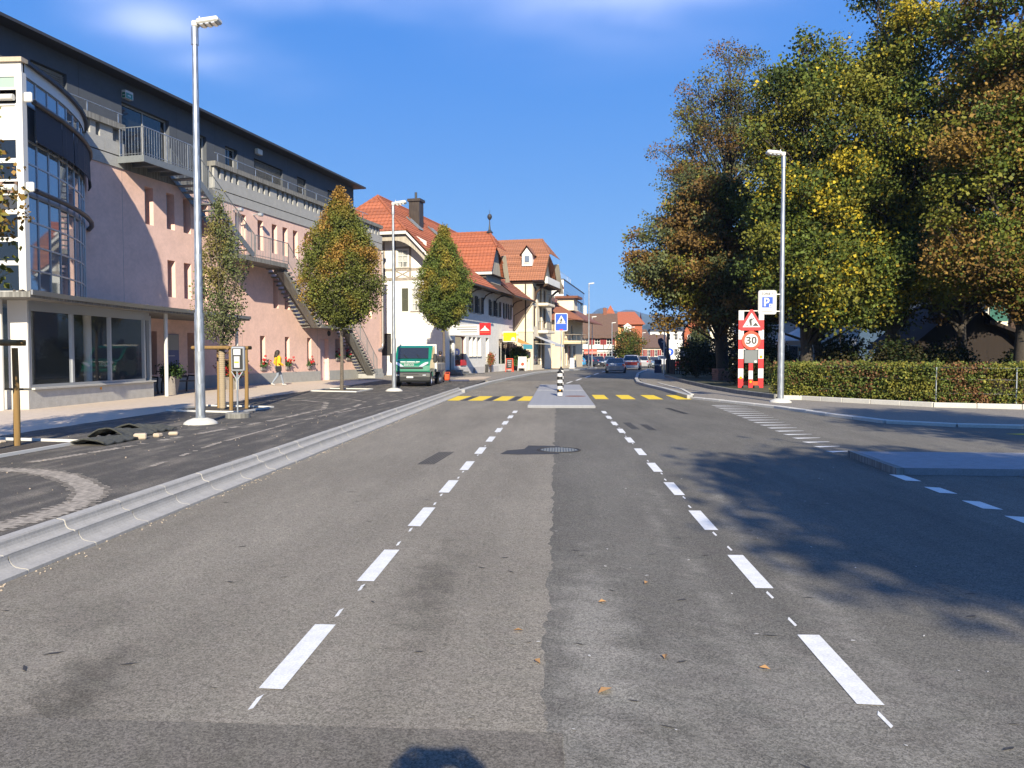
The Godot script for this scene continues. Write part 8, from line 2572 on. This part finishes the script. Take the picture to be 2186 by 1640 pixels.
# ---------------------------------------------------------------- people
func body_mesh(caps: Array, cell: float, soft := 0.035) -> MB:
	# smooth union of tapered capsules [a, b, ra, rb, colour], meshed as surface nets
	var lo := Vector3(1e9, 1e9, 1e9)
	var hi := -lo
	for c in caps:
		for p in [c[0], c[1]]:
			lo = lo.min(p); hi = hi.max(p)
	var pad := 0.3
	lo -= Vector3(pad, pad, pad); hi += Vector3(pad, pad, pad)
	var nx := int((hi.x - lo.x) / cell) + 2
	var ny := int((hi.y - lo.y) / cell) + 2
	var nq := int((hi.z - lo.z) / cell) + 2
	var fld := PackedFloat32Array()
	fld.resize(nx * ny * nq)
	fld.fill(1.0)
	for c in caps:
		var a: Vector3 = c[0]
		var b: Vector3 = c[1]
		var ra: float = c[2]
		var rb: float = c[3]
		var mr := maxf(ra, rb) + soft * 2.0 + cell * 2.0
		var l := ((a.min(b) - Vector3(mr, mr, mr) - lo) / cell).floor()
		var h := ((a.max(b) + Vector3(mr, mr, mr) - lo) / cell).ceil()
		var ab := b - a
		var dd := maxf(ab.length_squared(), 1e-9)
		for k in range(maxi(0, int(l.z)), mini(nq, int(h.z) + 1)):
			for j in range(maxi(0, int(l.y)), mini(ny, int(h.y) + 1)):
				for i in range(maxi(0, int(l.x)), mini(nx, int(h.x) + 1)):
					var p := lo + Vector3(i, j, k) * cell
					var t := clampf((p - a).dot(ab) / dd, 0.0, 1.0)
					var d := p.distance_to(a + ab * t) - lerpf(ra, rb, t)
					var id := (k * ny + j) * nx + i
					var o := fld[id]
					var e := maxf(soft - absf(o - d), 0.0) / soft
					fld[id] = minf(o, d) - e * e * soft * 0.25
	var vid := {}
	var V := PackedVector3Array()
	for k in nq - 1:
		for j in ny - 1:
			for i in nx - 1:
				var base := (k * ny + j) * nx + i
				var v := [fld[base], fld[base + 1], fld[base + nx], fld[base + nx + 1], fld[base + nx * ny], fld[base + nx * ny + 1], fld[base + nx * ny + nx], fld[base + nx * ny + nx + 1]]
				var neg := 0
				for x in v:
					if x < 0.0: neg += 1
				if neg == 0 or neg == 8: continue
				var s := Vector3.ZERO
				var n := 0
				for e in [[0, 1], [2, 3], [4, 5], [6, 7], [0, 2], [1, 3], [4, 6], [5, 7], [0, 4], [1, 5], [2, 6], [3, 7]]:
					var f0: float = v[e[0]]
					var f1: float = v[e[1]]
					if (f0 < 0.0) != (f1 < 0.0):
						var t := f0 / (f0 - f1)
						s += Vector3(e[0] & 1, (e[0] >> 1) & 1, e[0] >> 2).lerp(Vector3(e[1] & 1, (e[1] >> 1) & 1, e[1] >> 2), t)
						n += 1
				vid[base] = V.size()
				V.append(lo + (Vector3(i, j, k) + s / n) * cell)
	var N := PackedVector3Array()
	N.resize(V.size())
	var quads := []
	var st := [1, nx, nx * ny]
	for base in vid:
		for ax in 3:
			var u: int = st[(ax + 1) % 3]
			var w: int = st[(ax + 2) % 3]
			var f0 := fld[base]
			var f1 := fld[base + st[ax]]
			if (f0 < 0.0) == (f1 < 0.0): continue
			if not (vid.has(base - u) and vid.has(base - w) and vid.has(base - u - w)): continue
			var q := [vid[base], vid[base - u], vid[base - u - w], vid[base - w]]
			if f0 >= 0.0: q = [q[0], q[3], q[2], q[1]]
			# outward normal runs from inside to outside
			var nn := (V[q[2]] - V[q[0]]).cross(V[q[3]] - V[q[1]])
			var out := Vector3.ZERO
			out[ax] = 1.0 if f0 < 0.0 else -1.0
			if nn.dot(out) < 0.0: nn = -nn
			for x in q: N[x] += nn
			quads.append(q)
	var C := PackedColorArray()
	for p in V:
		var best := 1e9
		var cc := Color.WHITE
		for c in caps:
			var ab: Vector3 = c[1] - c[0]
			var t := clampf((p - c[0]).dot(ab) / maxf(ab.length_squared(), 1e-9), 0.0, 1.0)
			var d: float = p.distance_to(c[0] + ab * t) - lerpf(c[2], c[3], t)
			if d < best:
				best = d; cc = c[4]
		C.append(cc)
	var mb := MB.new()
	mb.colored = true
	for q in quads:
		var nn := (N[q[0]] + N[q[1]] + N[q[2]] + N[q[3]])
		var order := [0, 1, 2, 0, 2, 3]
		if (V[q[2]] - V[q[0]]).cross(V[q[1]] - V[q[0]]).dot(nn) < 0.0: order = [0, 2, 1, 0, 3, 2]
		for x in order:
			mb.v.append(V[q[x]]); mb.n.append(N[q[x]].normalized()); mb.c.append(C[q[x]])
	return mb

func fingers(mb: MB, w: Vector3, along: Vector3, side: Vector3, curl: Vector3, skin: Color) -> void:
	# palm and five bent fingers added to the body's own mesh
	mb.col = skin
	mb.box(w + along * 0.045, Vector3(0.075, 0.09, 0.028), Basis(side, along, side.cross(along).normalized()))
	var ln := [0.062, 0.074, 0.07, 0.055]
	for k in 4:
		var a := w + along * 0.085 + side * (-0.028 + 0.019 * k)
		var b: Vector3 = a + along * ln[k] * 0.5
		mb.tube([a, b, b + (along * 0.4 + curl * 0.8).normalized() * ln[k] * 0.5], [0.009, 0.0085, 0.007], 6)
	var th := w + along * 0.02 - side * 0.036
	mb.tube([th, th + (along - side * 0.8).normalized() * 0.035, th + (along * 1.2 - side * 0.5 + curl * 0.6).normalized() * 0.07], [0.011, 0.01, 0.008], 6)

func head_caps(c: Vector3, skin: Color) -> Array:
	# head facing -z
	return [[c + Vector3(0, 0.03, 0.01), c + Vector3(0, 0.03, 0.02), 0.088, 0.085, skin], [c + Vector3(0, -0.04, -0.02), c + Vector3(0, -0.075, -0.04), 0.062, 0.045, skin],
		[c + Vector3(0, 0.01, -0.085), c + Vector3(0, -0.02, -0.1), 0.012, 0.016, skin], [c + Vector3(-0.085, 0, 0.01), c + Vector3(-0.088, 0.03, 0.015), 0.018, 0.018, skin], [c + Vector3(0.085, 0, 0.01), c + Vector3(0.088, 0.03, 0.015), 0.018, 0.018, skin]]

func face(p: Node, c: Vector3) -> void:
	for s in [-1, 1]: part(p, "eye", MB.new().lathe([Vector2(0, 0.011), Vector2(0.008, 0.008), Vector2(0.011, 0.0)], c + Vector3(0.033 * s, 0.015, -0.075), 8, Vector3(0, 0, -1)), mat("hair_dark"))
	part(p, "mouth", MB.new().box(c + Vector3(0, -0.055, -0.08), Vector3(0.045, 0.008, 0.012)), mat("petal"))

func make_people() -> void:
	var skin := Color(0.5, 0.32, 0.23)
	var yel := Color(0.75, 0.4, 0.012)
	var jean := Color(0.2, 0.235, 0.29)
	var shoe := Color(0.45, 0.44, 0.42)
	# woman in the yellow jacket
	var w := thing("person", "person in a yellow padded jacket and light jeans walking past the pink wall", "person", Vector3(-13.05, PAV, -35.2), deg_to_rad(-52.0))
	w.scale = Vector3(0.96, 0.96, 0.96)
	var caps := [
		[Vector3(-0.085, 0.9, 0), Vector3(-0.08, 0.5, -0.17), 0.095, 0.062, jean], [Vector3(-0.08, 0.5, -0.17), Vector3(-0.075, 0.1, -0.27), 0.06, 0.04, jean],
		[Vector3(0.085, 0.9, 0), Vector3(0.08, 0.48, 0.06), 0.095, 0.062, jean], [Vector3(0.08, 0.48, 0.06), Vector3(0.075, 0.13, 0.31), 0.06, 0.04, jean],
		[Vector3(-0.075, 0.05, -0.24), Vector3(-0.075, 0.035, -0.42), 0.045, 0.033, shoe], [Vector3(0.075, 0.09, 0.33), Vector3(0.075, 0.035, 0.19), 0.045, 0.033, shoe],
		[Vector3(0, 0.9, 0.01), Vector3(0, 0.98, 0.01), 0.15, 0.145, jean], [Vector3(0, 1.0, 0.0), Vector3(0, 1.3, -0.01), 0.155, 0.165, yel],
		[Vector3(-0.14, 1.36, 0), Vector3(0.14, 1.36, 0), 0.085, 0.085, yel], [Vector3(0, 1.42, 0.07), Vector3(0, 1.36, 0.1), 0.07, 0.08, yel],
		[Vector3(-0.19, 1.36, 0), Vector3(-0.25, 1.12, 0.08), 0.075, 0.062, yel], [Vector3(-0.25, 1.12, 0.08), Vector3(-0.23, 0.93, -0.06), 0.06, 0.045, yel],
		[Vector3(0.19, 1.36, 0), Vector3(0.25, 1.12, 0.02), 0.075, 0.062, yel], [Vector3(0.25, 1.12, 0.02), Vector3(0.22, 1.0, -0.16), 0.06, 0.045, yel],
		[Vector3(0, 1.42, 0), Vector3(0, 1.5, -0.01), 0.052, 0.05, skin]]
	caps.append_array(head_caps(Vector3(0, 1.59, -0.02), skin))
	var bm := body_mesh(caps, 0.024)
	fingers(bm, Vector3(-0.228, 0.9, -0.08), Vector3(0.02, -0.9, -0.4).normalized(), Vector3(0, -0.4, 0.9).normalized(), Vector3(1, 0, 0), skin)
	fingers(bm, Vector3(0.215, 0.99, -0.19), Vector3(-0.1, -0.3, -0.9).normalized(), Vector3(0, 0.9, -0.3).normalized(), Vector3(-1, 0, 0), skin)
	part(w, "figure", bm, mat("body"))
	face(w, Vector3(0, 1.59, -0.02))
	var hc := Color(1, 1, 1)
	part(w, "hair", body_mesh([[Vector3(0, 1.63, 0.01), Vector3(0, 1.6, 0.03), 0.106, 0.11, hc], [Vector3(0, 1.58, 0.05), Vector3(0, 1.4, 0.1), 0.1, 0.09, hc], [Vector3(-0.07, 1.56, 0.03), Vector3(-0.09, 1.4, 0.07), 0.05, 0.04, hc], [Vector3(0.07, 1.56, 0.03), Vector3(0.09, 1.4, 0.07), 0.05, 0.04, hc]], 0.02, 0.03), mat("hair_dark"))
	var wt := w.transform
	var bag := thing("shoulder_bag", "black shoulder bag hanging at the hip of the person in yellow", "bag", wt * Vector3(0.24, 0.72, 0.05), deg_to_rad(-52.0))
	part(bag, "pouch", MB.new().cbox(Vector3(0, 0.1, 0), Vector3(0.1, 0.24, 0.28), 0.03), mat("bag_black"))
	part(bag, "strap", MB.new().tube([Vector3(0.0, 0.2, -0.1), Vector3(-0.03, 0.5, -0.02), Vector3(-0.12, 0.72, 0.0), Vector3(-0.05, 0.5, 0.1), Vector3(0.0, 0.2, 0.12)], [0.012], 6), mat("bag_black"))
	# worker behind the truck
	var dk := Color(0.02, 0.02, 0.024)
	var d := thing("person", "person in dark clothes standing behind the truck's load bed", "person", Vector3(-6.4, PAV, -41.6), 0.3)
	d.scale = Vector3(0.93, 0.93, 0.93)
	caps = standing(dk, Color(0.03, 0.03, 0.04), skin)
	caps.append_array([[Vector3(-0.2, 1.4, 0), Vector3(-0.25, 1.12, 0.02), 0.07, 0.05, dk], [Vector3(-0.25, 1.12, 0.02), Vector3(-0.23, 0.88, -0.06), 0.05, 0.038, dk], [Vector3(0.2, 1.4, 0), Vector3(0.25, 1.12, 0.02), 0.07, 0.05, dk], [Vector3(0.25, 1.12, 0.02), Vector3(0.23, 0.88, -0.06), 0.05, 0.038, dk]])
	caps.append_array(head_caps(Vector3(0, 1.64, -0.01), skin))
	bm = body_mesh(caps, 0.026)
	for s in [-1.0, 1.0]: fingers(bm, Vector3(0.228 * s, 0.86, -0.07), Vector3(0, -0.95, -0.2).normalized(), Vector3(0, -0.2, 0.95), Vector3(-s, 0, 0), skin)
	part(d, "figure", bm, mat("body"))
	face(d, Vector3(0, 1.64, -0.01))
	part(d, "hair", body_mesh([[Vector3(0, 1.68, 0.01), Vector3(0, 1.62, 0.05), 0.1, 0.085, hc]], 0.02, 0.03), mat("hair_dark"))
	# the photographer, whose hands and phone cast the shadow at the foot of the picture
	var ph := thing("person", "person behind the camera holding up a phone, seen only by shadow", "person", Vector3(0.03, 0, 0.46), 0.0)
	var blue := Color(0.06, 0.08, 0.14)
	caps = standing(blue, Color(0.05, 0.05, 0.06), skin)
	for s in [-1.0, 1.0]:
		caps.append([Vector3(0.2 * s, 1.38, 0), Vector3(0.3 * s, 1.2, -0.18), 0.07, 0.052, blue])
		caps.append([Vector3(0.3 * s, 1.2, -0.18), Vector3(0.14 * s, 1.44, -0.38), 0.05, 0.036, blue])
	caps.append_array(head_caps(Vector3(0, 1.62, -0.01), skin))
	bm = body_mesh(caps, 0.026)
	for s in [-1.0, 1.0]: fingers(bm, Vector3(0.135 * s, 1.46, -0.395), Vector3(-0.35 * s, 0.93, -0.05).normalized(), Vector3(-0.93 * s, -0.35, 0).normalized(), Vector3(-s, 0, -0.3), skin)
	part(ph, "figure", bm, mat("body"))
	face(ph, Vector3(0, 1.62, -0.01))
	part(ph, "hair", body_mesh([[Vector3(0, 1.66, 0.01), Vector3(0, 1.6, 0.05), 0.102, 0.09, hc]], 0.02, 0.03), mat("hair_dark"))
	single("phone", MB.new().cbox(Vector3.ZERO, Vector3(0.15, 0.075, 0.009), 0.004), mat("sign_black"), "phone held up in both hands behind the camera", "phone", Vector3(0.03, 1.55, 0.052))

func standing(top: Color, low: Color, skin: Color) -> Array:
	var shoe := Color(0.03, 0.03, 0.03)
	return [[Vector3(-0.1, 0.92, 0), Vector3(-0.11, 0.5, -0.02), 0.095, 0.065, low], [Vector3(-0.11, 0.5, -0.02), Vector3(-0.11, 0.1, 0.02), 0.062, 0.042, low], [Vector3(0.1, 0.92, 0), Vector3(0.11, 0.5, -0.02), 0.095, 0.065, low], [Vector3(0.11, 0.5, -0.02), Vector3(0.11, 0.1, 0.02), 0.062, 0.042, low],
		[Vector3(-0.11, 0.045, 0.03), Vector3(-0.12, 0.035, -0.14), 0.045, 0.034, shoe], [Vector3(0.11, 0.045, 0.03), Vector3(0.12, 0.035, -0.14), 0.045, 0.034, shoe],
		[Vector3(0, 0.95, 0), Vector3(0, 1.1, 0), 0.15, 0.14, top], [Vector3(0, 1.1, 0), Vector3(0, 1.32, 0), 0.145, 0.165, top], [Vector3(-0.15, 1.4, 0), Vector3(0.15, 1.4, 0), 0.08, 0.08, top], [Vector3(0, 1.45, 0), Vector3(0, 1.55, -0.01), 0.056, 0.052, skin]]

func _ready() -> void:
	make_textures()
	make_materials()
	make_view()
	make_ground()
	make_pink()
	make_row()
	make_trees()
	make_furniture()
	make_vehicles()
	make_people()
